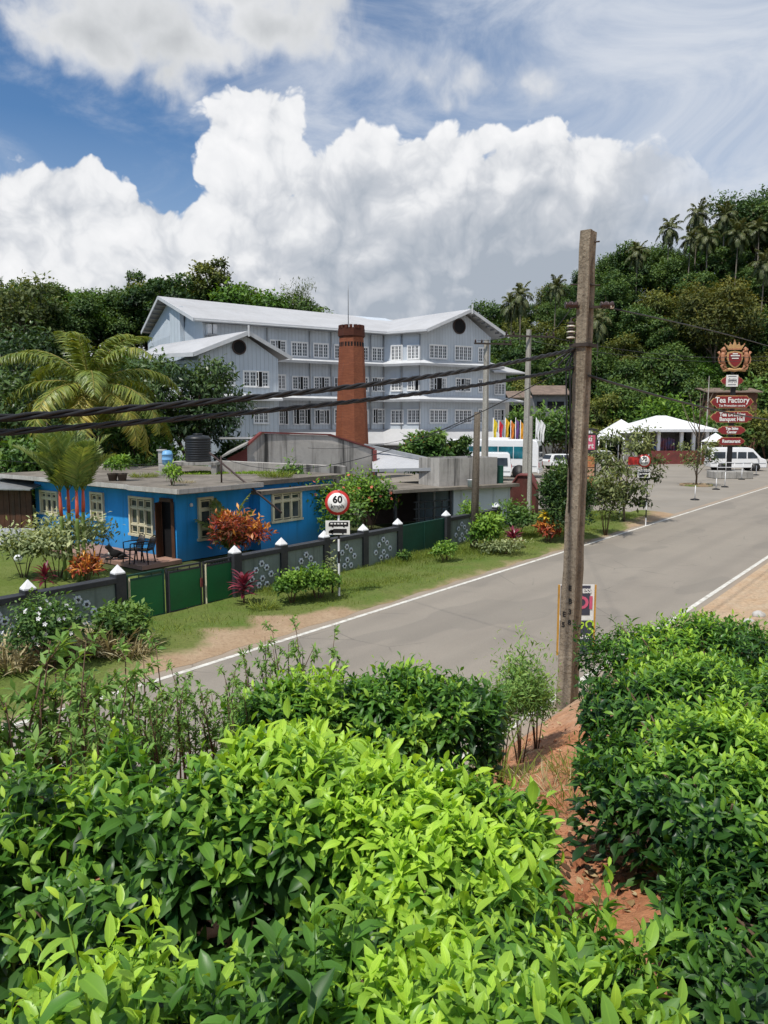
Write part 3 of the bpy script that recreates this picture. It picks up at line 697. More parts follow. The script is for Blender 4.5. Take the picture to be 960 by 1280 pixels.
def shrub(name, label, loc, rx, ry, h, n, L, W=.45, mat=None, tone=.5, nlobe=7, cat='shrub', group=None, stems=6, stemmat=None, base=.12, flowers=None, nl=2, droop=.1, shell=.6, spread=.9, stem_r=.012, wob=.16, lobe=.55):
    root = thing(name, label, cat, loc, rnd.uniform(0, 6.28) if rx == ry else 0, group)
    lobes = [(0, 0, h*.55, rx*.75, ry*.75, h*.42)]
    for k in range(nlobe):
        a = 6.28*k/nlobe+rnd.uniform(-.4, .4); q = rnd.uniform(.35, .62)
        s = rnd.uniform(.8, 1.15)*lobe
        lobes.append((math.cos(a)*rx*q, math.sin(a)*ry*q, h*rnd.uniform(base+.25, .74), rx*s, ry*s, h*.26*rnd.uniform(.8, 1.2)))
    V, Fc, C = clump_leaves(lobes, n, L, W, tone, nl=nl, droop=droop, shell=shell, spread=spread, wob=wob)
    V[:, 2] = np.maximum(V[:, 2], .01)
    mi = None; ms = mat or M_SHRUB
    if flowers:
        fm, nf, fs = flowers; fl = MB()
        for _ in range(nf):
            l = rnd.choice(lobes); dv = Vector((rnd.gauss(0, 1), rnd.gauss(0, 1), abs(rnd.gauss(.4, .8)))).normalized()
            p = Vector(l[:3])+Vector((dv.x*l[3], dv.y*l[4], dv.z*l[5]))*1.03
            e1 = dv.orthogonal().normalized(); e2 = dv.cross(e1)
            for q in range(5):
                a = q*1.2566; r = e1*math.cos(a)+e2*math.sin(a); s = e1*math.cos(a+1.57)+e2*math.sin(a+1.57)
                fl.poly([p, p+r*fs*.6+s*fs*.3+dv*fs*.25, p+r*fs+dv*fs*.2, p+r*fs*.6-s*fs*.3+dv*fs*.25])
        fv = np.array(fl.v); ff = np.array(fl.f)+len(V); mi = np.r_[np.zeros(len(Fc)), np.ones(len(ff))]
        C = np.concatenate([C, np.ones((len(fv), 4), np.float32)]); V = np.concatenate([V, fv]); Fc = np.concatenate([Fc, ff])
        ms = [ms, fm]
    np_mesh('foliage', V, Fc, ms, root, {'leaf': C}, matidx=mi)
    st = MB()
    for l in lobes[1:1+stems]:
        st.tube([(l[0]*.12, l[1]*.12, -.08), (l[0]*.5, l[1]*.5, l[2]*.5), (l[0], l[1], l[2])], [stem_r*1.5, stem_r, stem_r*.5], 6)
    if stems: st.build('stem', stemmat or M_BARK, root, fixn=False)
    return root

def make_tree(name, label, cat, h, cr, ch, n, L, mat, group=None, nlobe=11, trunk_r=.22, tone=.45, W=.55, seed=0, loc=(0, 0, 0), flat=.8, lean=0.0, wob=.2, nl=2, limbs=True, shell=.5, cbase=None, droop=.2, lr=(.30, .46)):
    r_ = random.Random(seed)
    root = thing(name, label, cat, loc, 0, group)
    zc = h-ch*.5
    lobes = []
    for k in range(nlobe):
        a = k*2.4+r_.uniform(-.5, .5); f = (k+.5)/nlobe
        zz = zc+ch*(.5-f)*.78
        prof = math.sqrt(max(0, 1-((zz-zc)/(ch*.56))**2))
        q = cr*prof*r_.uniform(.35, .78)
        s = cr*r_.uniform(*lr)
        lobes.append((math.cos(a)*q+lean*(zz/h), math.sin(a)*q, zz, s, s, s*flat))
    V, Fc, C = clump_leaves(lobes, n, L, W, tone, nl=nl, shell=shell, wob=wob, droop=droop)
    np_mesh('crown', V, Fc, mat, root, {'leaf': C})
    tr = MB()
    top = (lean, 0, zc+ch*.1)
    tr.tube([(0, 0, -.4), (r_.uniform(-.1, .1), r_.uniform(-.1, .1), h*.2), (lean*.5, r_.uniform(-.2, .2), zc-ch*.3), top], [trunk_r*1.35, trunk_r, trunk_r*.75, trunk_r*.3], 8)
    if limbs:
        for l in lobes:
            z0 = max(h*.18, l[2]-cr*.75)
            tr.tube([(lean*z0/h, 0, z0), (l[0]*.5, l[1]*.5, (z0+l[2])*.5+cr*.05), (l[0]*.95, l[1]*.95, l[2])], [trunk_r*.5, trunk_r*.3, trunk_r*.1], 6)
    tr.build('trunk', M_TRUNK, root, fixn=False)
    return root

def frond(parts, rach, base, az, el, L, nleaf, ll, lw, droop=1.0, vee=.5, tone=.5, up_bias=0.0, width_prof=None, rr=.02, twist=0.0, hang=.5):
    'one feather leaf: a curved midrib and two ranks of leaflets'
    pts = []; p = Vector(base); e = el; st = L/12.0
    h = Vector((math.cos(az), math.sin(az), 0))
    for k in range(13):
        pts.append(p.copy()); p = p+(h*math.cos(e)+Vector((0, 0, math.sin(e))))*st
        e -= droop*(.04+.16*(k/12.0))
    rach.tube(pts, [rr*(1-.075*k) for k in range(13)], 5)
    PP = np.array([list(q) for q in pts]); tt = np.linspace(.12, .985, nleaf)
    for sgn in (-1, 1):
        x = tt*12; i = np.minimum(x.astype(int), 11); fr = (x-i)[:, None]
        pos = PP[i]*(1-fr)+PP[i+1]*fr; tan = nrm(PP[i+1]-PP[i])
        sd = nrm(np.cross(tan, UP[None]))*sgn; upv = np.cross(sd, tan)*sgn
        d = nrm(sd*(.85)+tan*(.35+.55*tt[:, None])+upv*vee+rng.normal(0, .09, (nleaf, 3))-UP*0.05)
        prof = np.sin(PI*(tt*.86+.10))**.7
        le = ll*prof*rng.uniform(.88, 1.1, nleaf)
        parts.append(leaf_geo(pos, d, upv+d*.01, le, np.full(nleaf, lw)*(.6+.4*prof), rng.uniform(.5, 1.3, nleaf)*hang*2, np.full(nleaf, .3), np.clip(tone+rng.normal(0, .07, nleaf)+.12*(tt-.5), 0, 1), 3, shape=.6))

def make_palm(name, label, h, nf, L, nleaf, ll, lw, mat, loc=(0, 0, 0), group=None, bend=(.4, 0), tr=.14, seed=0, tonefn=None, elr=(-.5, 1.35), droop=1.0, vee=.45, nuts=False, cat='palm tree', hang=.5):
    r_ = random.Random(seed)
    root = thing(name, label, cat, loc, 0, group)
    tk = MB(); pts = []; rad = []
    for k in range(9):
        f = k/8.0; pts.append((bend[0]*f*f, bend[1]*f*f, h*f-(.3 if k == 0 else 0))); rad.append(tr*(1.25-.5*f if k else 1.6))
    tk.tube(pts, rad, 10)
    tk.build('trunk', M_PTRUNK, root, fixn=False)
    parts = []; rach = MB(); top = Vector(pts[-1])
    for k in range(nf):
        f = k/(nf-1.0); el = elr[1]+(elr[0]-elr[1])*f**.8+r_.uniform(-.1, .1)
        frond(parts, rach, top+Vector((0, 0, .05)), k*2.39996+r_.uniform(-.2, .2), el, L*r_.uniform(.85, 1.05)*(.75+.25*min(1, f*3)), nleaf, ll, lw, droop*(1.0+r_.uniform(-.2, .2)), vee, tonefn(f) if tonefn else .5, rr=.022*L/3.5, hang=hang)
    V, Fc, C = merge(parts)
    cr = np_mesh('crown', V, Fc, mat, root, {'leaf': C})
    rach.build('leaf_stalk', M_STEMG if mat is not M_PALM else M_DRYST, root, fixn=False)
    return root
M_DRYST = pmat('yellow_leaf_stalk', (.30, .25, .06), .6, .25, 4, .1, 30)
# ------------------------------------------------------------------ wooded hills
protos = []
kinds = [
 ('dense dark rounded tree', dict(h=11, cr=4.6, ch=8.0, n=7500, L=.44, mat=M_FOREST, nlobe=13, tone=.40)),
 ('broad mid green tree', dict(h=10, cr=5.2, ch=7.0, n=7500, L=.43, mat=M_FOREST, nlobe=14, tone=.58)),
 ('tall narrow dark tree', dict(h=13.5, cr=3.8, ch=9.5, n=6500, L=.42, mat=M_FOREST, nlobe=12, tone=.46)),
 ('olive green loose tree', dict(h=10.5, cr=4.4, ch=7.6, n=5200, L=.42, mat=M_FOREST2, nlobe=12, tone=.46, wob=.32)),
 ('small bright green tree', dict(h=7.5, cr=3.6, ch=5.6, n=5500, L=.34, mat=M_LIME, nlobe=11, tone=.22)),
 ('lumpy deep green tree', dict(h=12, cr=4.8, ch=8.6, n=6800, L=.46, mat=M_FOREST, nlobe=9, tone=.50, wob=.34)),
]
HUB = (0, 0, -400)
class Grp: pass
used = {}
def put_tree(ki, x, y, z, label, scale, group):
    lab, kw = kinds[ki]
    if ki not in used:
        o = make_tree('forest_tree', label, 'tree', seed=100+ki, group=group, **kw); used[ki] = o
        o.location = (x, y, z); o.rotation_euler = (0, 0, rnd.uniform(0, 6.28)); o.scale = (scale,)*3
        o['label'] = label
    else:
        copy_tree2(used[ki], (x, y, z), rnd.uniform(0, 6.28), scale, label, group)
KIDS = {}
def copy_tree2(src, loc, rotz, scale, label, group):
    if src.name not in KIDS: KIDS[src.name] = [k for k in COL.objects if k.parent == src]
    c = src.copy(); COL.objects.link(c); c.location = loc; c.rotation_euler = (0, 0, rotz); c.scale = (scale,)*3 if not hasattr(scale, '__len__') else scale
    c['label'] = label; c['group'] = group
    for k in KIDS[src.name]:
        d = k.copy(); COL.objects.link(d); d.parent = c
    return c
pts = []
def try_pt(x, y, sep):
    for q in pts:
        if (q[0]-x)**2+(q[1]-y)**2 < sep*sep: return False
    pts.append((x, y)); return True
def where(x, y, z):
    q = x/y
    up = (z+8-H)/y
    if q > .13:
        side = 'behind the tall signboards' if q > .42 else 'beyond the white pavilion' if q > .33 else 'right of the tall concrete pole' if q > .27 else 'left of the tall concrete pole'
        lev = 'high on the hill' if y > 140 else 'halfway up the hill' if y > 118 else 'low on the hill'
        return lev+' '+side
    if q > -.08: return 'behind the grey factory roof'
    side = 'above the long factory roof' if q > -.33 else 'above the coconut palm' if q > -.46 else 'at the far left of the skyline'
    return ('in the back row ' if y > 112 else 'in the front row ')+side
tries = 0
while tries < 6000 and len(pts) < 205:
    tries += 1
    y = rnd.uniform(88, 172); q = rnd.uniform(-.60, .62)
    x = q*y
    if q < -.02 and y > 135: continue
    if -.14 < q < -.02 and y > 108: continue
    if -.02 <= q < .13 and (y < 104 or y > 130): continue
    if -.34 < q < -.02 and y < 98: continue
    if q >= .13 and y < 95+max(0, (.3-q))*40: continue
    if q > .2 and y < 108 and rnd.random() < .6: continue
    if not try_pt(x, y, 5.6 if q > .13 else 5.4): continue
    z = float(hill_z(x, y))
    ki = rnd.choices([0, 1, 2, 3, 4, 5], [3, 3, 1.6, 2, 1.2, 2.6])[0]
    sc_ = rnd.uniform(.72, 1.15)
    if q < -.1: sc_ *= 1.0
    if -.1 <= q < .13: sc_ *= .6
    put_tree(ki, x, y, z-.3, kinds[ki][0]+' '+where(x, y, z), sc_, 'trees on the wooded hills')
# a closed skyline behind the palm and the factory roof
for k, u in enumerate(range(-20, 374, 17)):
    y = 116+8*((k*3) % 4)/3; vt = float(np.interp(u, [0, 60, 120, 180, 240, 300, 350, 420], [364, 366, 368, 364, 358, 360, 376, 392]))+rnd.uniform(-5, 7)
    p = D(u, vt, y); z = float(hill_z(p.x, y)); ki = (k*5) % 6; h = kinds[ki][1]['h']
    side = 'left of the coconut palm' if u < 60 else 'above the coconut palm' if u < 190 else 'above the left factory roof' if u < 300 else 'above the middle factory roof'
    put_tree(ki, p.x, y, z-.3, kinds[ki][0]+' on the skyline '+side, (p.z-z)/h*1.02, 'trees on the wooded hills')
# undergrowth between the trunks
n = 26000
y = rng.uniform(84, 175, n); q = rng.uniform(-.62, .64, n); x = q*y
keep = hill_z(x, y) > .3; x, y = x[keep], y[keep]; n = len(x)
P = np.stack([x, y, hill_z(x, y)+rng.random(n)**1.5*2.4], -1)
L = rng.uniform(.5, 1.1, n)
V, Fc, C = leaf_geo(P, nrm(rand_unit(n)+np.array([0, -.3, .5])), rand_unit(n)*.6+UP, L, L*.5, rng.uniform(.3, 1.2, n), rng.uniform(.1, .4, n), np.clip(.36+.2*vnoise(x, y, .25, 5)+rng.normal(0, .1, n), 0, 1), 2)
props(np_mesh('undergrowth', V, Fc, M_FOREST, None, {'leaf': C}), kind='stuff')
# coconut palms standing over the crest, each at its own place
palm0 = None
def hill_palm(u, v, y, label, s=1.0):
    global palm0
    p = D(u, v, y); z = float(hill_z(p.x, y)); h = p.z-z
    if palm0 is None:
        palm0 = make_palm('coconut_palm', label, 14, 22, 3.9, 24, 1.15, .22, M_PALMD, seed=5, group='coconut palms on the hill', elr=(-.75, 1.3), droop=.9, tonefn=lambda f: .72-.25*f, vee=.05, tr=.15)
        o = palm0
        s *= .74; o.location = (p.x, y, z); o.scale = (s, s, h/14)
    else:
        o = copy_tree2(palm0, (p.x, y, z), rnd.uniform(0, 6.28), (s*.74, s*.74, h/14), label, 'coconut palms on the hill')
    return o
for (u, v, y, lb, s) in [
  (871, 268, 140, 'coconut palm standing clear of the crest, tallest of the middle pair above the hill', 1.0),
  (906, 270, 138, 'coconut palm on the crest with grey trunk just right of the tallest one', 1.0),
  (836, 286, 142, 'coconut palm on the crest left of the tall pair, half sunk in trees', .95),
  (797, 316, 138, 'coconut palm over the slope above the hill shoulder, its crown against grey cloud', .95),
  (886, 296, 132, 'coconut palm with drooping grey fronds just below the tall pair', 1.0),
  (922, 292, 130, 'yellowish coconut palm below the crest near the big dark tree', 1.0),
  (950, 286, 134, 'coconut palm at the right edge below the big dark crest tree', 1.0),
  (955, 330, 120, 'coconut palm low at the right edge of the hill', .95),
  (651, 371, 128, 'coconut palm at the left foot of the hill, taller of two', .9),
  (640, 381, 132, 'coconut palm at the left foot of the hill, lower of two', .85),
  (694, 360, 134, 'coconut palm just left of the tall concrete pole on the hill', .85),
  (748, 402, 110, 'coconut palm on the slope right of the concrete pole insulators', .8),
  (862, 300, 137, 'coconut palm under the tallest crest palm with a bent pale trunk', .9),
  (948, 268, 142, 'coconut palm between the big crest tree and the right edge', .95)]:
    hill_palm(u, v, y, lb, s)
# trees one can pick out
def tree_at(u, vtop, y, label, name='tree', **kw):
    p = D(u, vtop, y); z = float(hill_z(p.x, y))
    return make_tree(name, label, 'tree', h=p.z-z, loc=(p.x, y, z-.2), **kw)
tree_at(942, 243, 146, 'big dark spreading tree on the hill crest at the right edge', cr=9, ch=12, n=9500, L=.55, mat=M_FOREST, nlobe=15, tone=.42, seed=41, wob=.2)
tree_at(898, 352, 112, 'large yellow and olive leaved tree on the hillside above the crest sign', cr=6.8, ch=10, n=12000, L=.42, mat=M_YELL, nlobe=16, tone=.42, seed=42, wob=.3)
tree_at(262, 322, 116, 'tall thin olive crowned tree rising above the skyline left of the factory ridge', cr=3.4, ch=7, n=2600, L=.55, mat=M_FOREST2, nlobe=10, tone=.40, seed=43, wob=.34)
tree_at(22, 350, 100, 'pale green open tree on the skyline at the far left', cr=5.5, ch=9, n=2600, L=.6, mat=M_GREY, nlobe=10, tone=.42, seed=44, wob=.35)
tree_at(205, 343, 112, 'dark dense tree on the skyline just left of the factory ridge', cr=5.6, ch=9, n=4600, L=.6, mat=M_FOREST, nlobe=12, tone=.36, seed=45)
# bamboo
bp = D(366, 420, 116); bzg = float(hill_z(bp.x, 116)); BH_ = D(372, 348, 116).z-bzg
root = thing('bamboo', 'feathery pale bamboo clump leaning over the right end of the trees behind the factory', 'bamboo', (bp.x, 116, bzg))
cul = MB(); parts = []
for k in range(26):
    a = rnd.uniform(0, 6.28); sp = rnd.uniform(.8, 4.6); hh = BH_*rnd.uniform(.8, 1.2); ptsb = []
    for q in range(9):
        f = q/8.0; ptsb.append((math.cos(a)*sp*f**2.2, math.sin(a)*sp*f**2.2, hh*(f-.18*f**5)))
    cul.tube(ptsb, [.055*(1-.1*q) for q in range(9)], 5)
    A = np.array(ptsb); m = 150; x = rng.uniform(3.2, 8, m); i = np.minimum(x.astype(int), 7); fr = (x-i)[:, None]
    P = A[i]*(1-fr)+A[i+1]*fr+rng.normal(0, .45, (m, 3))
    L = rng.uniform(.35, .6, m)
    parts.append(leaf_geo(P, nrm(rand_unit(m)+np.array([0, 0, -.6])), UP[None]+rand_unit(m)*.4, L, L*.22, rng.uniform(.2, 1, m), np.full(m, .2), np.clip(rng.normal(.5, .15, m), 0, 1), 2))
V, Fc, C = merge(parts); np_mesh('foliage', V, Fc, M_GREY, root, {'leaf': C}); cul.build('cane', M_STEMG, root, fixn=False)
# ------------------------------------------------------------------ the big grey boarded building
def siding(name, col, pitch=.32, streak=.25):
    m, t, bs, out = newmat(name)
    co = coords(t); s = t.new('ShaderNodeSeparateXYZ'); t.put(s.inputs[0], co)
    x = t.math('ADD', s.outputs[0], t.math('MULTIPLY', s.outputs[1], .83))
    fr = t.math('FRACT', t.math('MULTIPLY', x, 1/pitch))
    gro = t.math('SUBTRACT', 1, t.math('MULTIPLY', t.step(fr, .0, .12), t.math('SUBTRACT', 1, t.step(fr, .88, 1.0))))
    cell = t.new('ShaderNodeTexWhiteNoise', noise_dimensions='1D'); t.put(cell.inputs['W'], t.math('FLOOR', t.math('MULTIPLY', x, 1/pitch)))
    n1 = t.noise(co, .5, 6, .6)
    c = t.mix(t.lin(n1, .3, .7), col, tuple(k*.86 for k in col))
    c = t.mix(t.math('MULTIPLY', cell.outputs[0], .16), c, tuple(k*.6 for k in col))
    sn = t.noise(scaled(t, co, 2.0, 2.0, .10), 1.3, 5, .7)
    c = t.mix(t.lin(sn, .5, .75, 0, streak), c, tuple(k*.55 for k in col))
    c = t.mix(t.math('MULTIPLY', gro, .42), c, tuple(k*.4 for k in col))
    t.put(bs.inputs['Base Color'], c); bs.inputs['Roughness'].default_value = .6; bs.inputs['Specular IOR Level'].default_value = .3
    b = t.new('ShaderNodeBump'); b.inputs['Strength'].default_value = .5; b.inputs['Distance'].default_value = .03; b.invert = True
    t.put(b.inputs['Height'], gro); t.put(bs.inputs['Normal'], b.outputs[0])
    return m
def sheet_roof_mat(name, col, dirt=.35, pitch=.18, dcol=(.2, .19, .17)):
    m, t, bs, out = newmat(name)
    co = coords(t); s = t.new('ShaderNodeSeparateXYZ'); t.put(s.inputs[0], co)
    w_ = t.math('SINE', t.math('MULTIPLY', t.math('ADD', s.outputs[0], t.math('MULTIPLY', s.outputs[1], .31)), 6.283/pitch))
    n1 = t.noise(co, .35, 7, .65); n2 = t.noise(scaled(t, co, 1.6, .25, .25), 1.2, 5, .65)
    c = t.mix(t.lin(n1, .4, .75, 0, dirt), col, dcol); c = t.mix(t.lin(n2, .5, .75, 0, dirt*.8), c, tuple(k*.6 for k in col))
    t.put(bs.inputs['Base Color'], c); bs.inputs['Roughness'].default_value = .55; bs.inputs['Specular IOR Level'].default_value = .3
    b = t.new('ShaderNodeBump'); b.inputs['Strength'].default_value = .4; b.inputs['Distance'].default_value = .03
    t.put(b.inputs['Height'], w_); t.put(bs.inputs['Normal'], b.outputs[0])
    return m
M_SIDE = siding('grey_boarding', (.55, .605, .66))
M_SIDEP = siding('pale_grey_boarding', (.60, .66, .71), .9, .15)
M_WROOF = sheet_roof_mat('white_sheet_roof', (.47, .47, .475), .30)
M_WTRIM = pmat('white_trim', (.52, .53, .54), .55, .12, 1.5, .05, 20, grime=.12)
M_WIN = pmat('white_window_paint', (.74, .74, .72), .5, .08, 3, 0, 30)
M_DARKIN = pmat('dark_interior', (.012, .012, .013), .7, .2, 2, 0, 10, spec=.2)
def glassmat(name, col=(.03, .035, .04), rough=.08):
    m, t, bs, out = newmat(name)
    n = t.noise(coords(t), 1.3, 3)
    t.put(bs.inputs['Base Color'], t.mix(t.lin(n, .4, .65), col, tuple(c*2.6 for c in col)))
    bs.inputs['Roughness'].default_value = rough; bs.inputs['Specular IOR Level'].default_value = .6
    return m
M_GLASS = glassmat('window_glass')
M_CURT = pmat('pale_curtain', (.30, .29, .27), .9, .3, 3, .1, 14)
M_CONC = pmat('stained_concrete', (.36, .345, .315), .9, .22, .6, .3, 9, grime=.45, streak=.75, dirt=(.06, .058, .052))
M_STAIN = pmat('streaked_concrete', (.42, .395, .36), .9, .22, .6, .3, 9, grime=.3, streak=1.0, dirt=(.045, .043, .04), sk=1.1)
M_CONCL = pmat('pale_concrete', (.46, .44, .41), .88, .2, .8, .3, 12, grime=.4, streak=.35, dirt=(.12, .11, .10))
M_GUTTER = pmat('grey_gutter', (.30, .31, .32), .5, .15, 2, .05, 20)
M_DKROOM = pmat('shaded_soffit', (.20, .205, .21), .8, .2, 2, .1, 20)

def hit(u, v, p, n):
    d = ray(u, v); o = Vector((0, 0, H)); k = (Vector(p)-o).dot(Vector(n))/d.dot(Vector(n)); return o+d*k
WCACHE = {}
def window_mesh(w, h, pat, rows, cols, framemat, glassm, name='window', fw=.07, bar=.035, curtain=False, darkopen=True):
    key = (round(w, 1), round(h, 1), pat, rows, cols, framemat.name, glassm.name, fw)
    if key in WCACHE: return WCACHE[key]
    w, h = key[0], key[1]
    f = MB(); g = MB()
    f.box((w/2, -.03, -fw/2), (w+2*fw, .14, fw)); f.box((w/2, -.03, h+fw/2), (w+2*fw, .12, fw))
    f.box((-fw/2, -.03, h/2), (fw, .12, h)); f.box((w+fw/2, -.03, h/2), (fw, .12, h))
    n = len(pat); lw = w/n
    for i, ch in enumerate(pat):
        x0 = i*lw
        g.poly([(x0, -.012, 0), (x0+lw, -.012, 0), (x0+lw, -.012, h), (x0, -.012, h)], 0 if ch != 'O' else 1)
        if ch == 'O':
            # the leaf stands open, seen almost edge on
            s = -1 if i == 0 or (i > 0 and pat[i-1] == 'L') else 1
            hx = x0+(.02 if s < 0 else lw-.02)
            M = Matrix.Rotation(R(80 if s < 0 else 100), 4, 'Z')
            for zz in (0.03, h/2, h-.03): f.box((hx, -.08-lw*.45, zz), (.035, lw*.85, .05))
            for yy in (-.08, -.08-lw*.86): f.box((hx, yy, h/2), (.035, .05, h-.1))
            continue
        for xx in (x0+.03, x0+lw-.03): f.box((xx, -.035, h/2), (.06, .05, h))
        for zz in (.035, h-.035): f.box((x0+lw/2, -.034, zz), (lw-.12, .048, .07))
        for r_ in range(1, rows): f.box((x0+lw/2, -.03, h*r_/rows), (lw-.12, .035, bar))
        for c_ in range(1, cols): f.box((x0+lw*c_/cols, -.028, h/2), (bar, .032, h-.14))
    fo = f.build('window', framemat, None, fixn=True); go = g.build('pane', [glassm, M_DARKIN], None, fixn=False)
    go.data.flip_normals() if go.data.polygons[0].normal.y > 0 else None
    WCACHE[key] = (fo.data, go.data)
    bpy.data.objects.remove(fo); bpy.data.objects.remove(go)
    return WCACHE[key]
def put_window(parent, p_bl, direction, w, h, pat='LLL', rows=4, cols=2, framemat=None, glassm=None, **kw):
    'p_bl: world lower left corner on the wall, direction: along the wall to the right as seen from outside'
    mf, mg = window_mesh(w, h, pat, rows, cols, framemat or M_WIN, glassm or M_GLASS, **kw)
    L = wm(parent).inverted()
    ang = math.atan2(direction.y, direction.x)-parent.rotation_euler.z
    o = link('window', mf, parent, L @ Vector(p_bl), (0, 0, ang)); link('pane', mg, o)
    return o
def win_px(parent, u0, u1, v0, v1, p, d, pat='LLL', **kw):
    n = Vector((d.y, -d.x, 0))
    a = hit(u0, v1, p, n); b = hit(u1, v1, p, n); c = hit(u0, v0, p, n)
    return put_window(parent, a+n*.004, d, (b-a).length, c.z-a.z, pat, **kw)

FLe = D(242.6, 399, 60.9); Qe = D(484, 416, 70); Ae = D(529, 414, 68.4); Be = D(631.6, 421.8, 73.6)
PK = D(585, 388.7, 71.0); JJ = D(492, 401, 85.2); RL_ = D(198, 371.7, 72); RE = D(177, 416, 78.7)
ZE = FLe.z
for p in (Qe, Ae, Be): p.z = ZE
e1 = (Qe-FLe); e1.z = 0; e1.normalize(); e2 = Vector((-e1.y, e1.x, 0))
FX = thing('factory_building', 'big pale grey boarded building with white roof and rows of white lattice windows', 'building', (0.3, 70, 0), math.atan2(e1.y, e1.x))
Wl = FLe+e1*.9+e2*.7; Wq = Qe+e2*.75; Wa = Ae+e2*.65; Wb = D(617, 440, 72.6)+e2*.5
def fl(p, z): return Vector((p.x, p.y, z))
foot = [Wl, Wq, Wa, Wb, Wb+e2*22, Wl+e2*19.4]
wl = MB(); wl.prism([fl(p, 0) for p in foot], (0, 0, ZE-.12))
# gable ends
pk_w = PK+e2*.65
wl.prism([fl(Wa, ZE-.12), fl(Wb+e1*.1, ZE-.12), Vector((pk_w.x, pk_w.y, PK.z-.16))], e2*13)
rl_w = fl(RL_+e1*1.0, RL_.z-.2)
wl.prism([fl(Wl, ZE-.12), fl(Wl+e2*19.4, ZE-.12), fl(Wl+e2*19.4, ZE+.5), rl_w], e1*24)
wl.build('wall', M_SIDE, FX, world=True)
pil = MB(); pp = Wl+e2*5.5-e1*.02
pil.prism([fl(pp, 0), fl(pp+e2*3.4, 0), fl(pp+e2*3.4-e1*.35, 0), fl(pp-e1*.35, 0)], (0, 0, ZE+1.9)); pil.build('end_bay', M_SIDEP, FX, world=True)
rf = MB(); th = Vector((0, 0, .12))
fo = -e2*.55
PKo = PK+fo; Aeo = Ae+fo; Beo = Be+fo
rf.prism([FLe, Qe, JJ, RL_], th)
rf.prism([Qe+Vector((0, 0, .004)), Aeo, PKo, JJ+Vector((0, 0, .004))], th)
RE2 = RE+(JJ-RL_); rf.prism([RL_+e2*.01, JJ+e2*.01, RE2, RE], th)
rf.prism([PKo+e1*.01, Beo, Be+e2*18, JJ+e1*.01+e2*3+Vector((0, 0, -.2))], th)
rf.build('roof', M_WROOF, FX, world=True)
fa = MB()
def board(a, b, h=.24, t_=.05, off=Vector((0, 0, 0))):
    fa.bar(a+off+Vector((0, 0, -.02)), b+off+Vector((0, 0, -.02)), t_, h)
board(FLe, Qe, off=-e2*.04); board(Qe, Aeo, off=-e2*.03); board(Aeo, PKo, .28, off=-e2*.05); board(PKo, Beo, .28, off=-e2*.05); board(FLe, RL_, .3, off=-e1*.05); board(RL_, RE, .3, off=-e1*.05)
board(PKo+e1*.2, PKo+e1*.2, .01) if False else None
fa.bar(PKo-e2*.1+Vector((0, 0, -.35)), PKo-e2*.1+Vector((0, 0, .55)), .12)
fa.build('fascia', M_WTRIM, FX, world=True)
gu = MB(); gu.tube([FLe-e2*.14-Vector((0, 0, .1)), Qe-e2*.12-Vector((0, 0, .1)), Aeo-e2*.1-Vector((0, 0, .1))], .09, 8); gu.build('gutter', M_GUTTER, FX, world=True)
for k in range(1, 8):
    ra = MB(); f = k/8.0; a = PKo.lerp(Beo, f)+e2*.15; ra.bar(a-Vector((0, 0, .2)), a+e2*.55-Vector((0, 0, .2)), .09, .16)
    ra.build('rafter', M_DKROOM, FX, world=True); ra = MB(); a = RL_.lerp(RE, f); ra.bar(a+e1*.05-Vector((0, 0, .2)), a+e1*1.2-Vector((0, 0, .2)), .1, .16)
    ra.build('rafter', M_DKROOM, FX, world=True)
# pent canopies at two floors
def offs(pts, d):
    out = []
    for i, p in enumerate(pts):
        a = pts[max(i-1, 0)]; b = pts[min(i+1, len(pts)-1)]; q = pts[i]
        ns = []
        if i > 0: v = (q-a).normalized(); ns.append(Vector((v.y, -v.x, 0)))
        if i < len(pts)-1: v = (b-q).normalized(); ns.append(Vector((v.y, -v.x, 0)))
        n = sum(ns, Vector()); n.z = 0; n = n/max(n.length, 1e-6); n = n/max(.5, n.dot(ns[0]))
        out.append(q+n*d)
    return out
line = [fl(p, 0) for p in (Wl+e1*3, Wq, Wa, Wb, Wb+e2*8)]
zb1 = hit(529, 455.5, Wa, Vector((e1.y, -e1.x, 0))).z; zb2 = hit(529, 500, Wa, Vector((e1.y, -e1.x, 0))).z
for zb, dd in ((zb1, .95), (zb2, 1.05)):
    cp = MB(); o = offs(line, dd)
    for i in range(len(line)-1):
        z1, z0 = Vector((0, 0, zb+.42)), Vector((0, 0, zb))
        cp.prism([line[i]+z1, line[i+1]+z1, o[i+1]+z0, o[i]+z0], (0, 0, -.14))
    cp.build('canopy', M_WTRIM, FX, world=True)
    sf = MB(); o2 = offs(line, dd+.02)
    for i in range(len(line)-1): sf.bar(o2[i]+Vector((0, 0, zb-.06)), o2[i+1]+Vector((0, 0, zb-.06)), .05, .22)
    sf.build('gutter', M_GUTTER, FX, world=True)
# white lean-to roof over the ground floor
base = [fl(p, 0) for p in (Wl+e1*.5, Wq, Wa, Wb+e1*.5)]; o = offs(base, 2.6)
lt = MB()
for i in range(3):
    lt.prism([base[i]+Vector((0, 0, 4.05)), base[i+1]+Vector((0, 0, 4.05)), o[i+1]+Vector((0, 0, 2.75)), o[i]+Vector((0, 0, 2.75))], (0, 0, -.16))
lt.build('porch_roof', M_WROOF, FX, world=True)
gw = MB(); oi = offs(base, 1.9)
gw.prism([base[0], oi[0], oi[1], oi[2], oi[3], base[3], base[2], base[1]], (0, 0, 2.7)); gw.build('ground_floor_wall', M_DKROOM, FX, world=True)
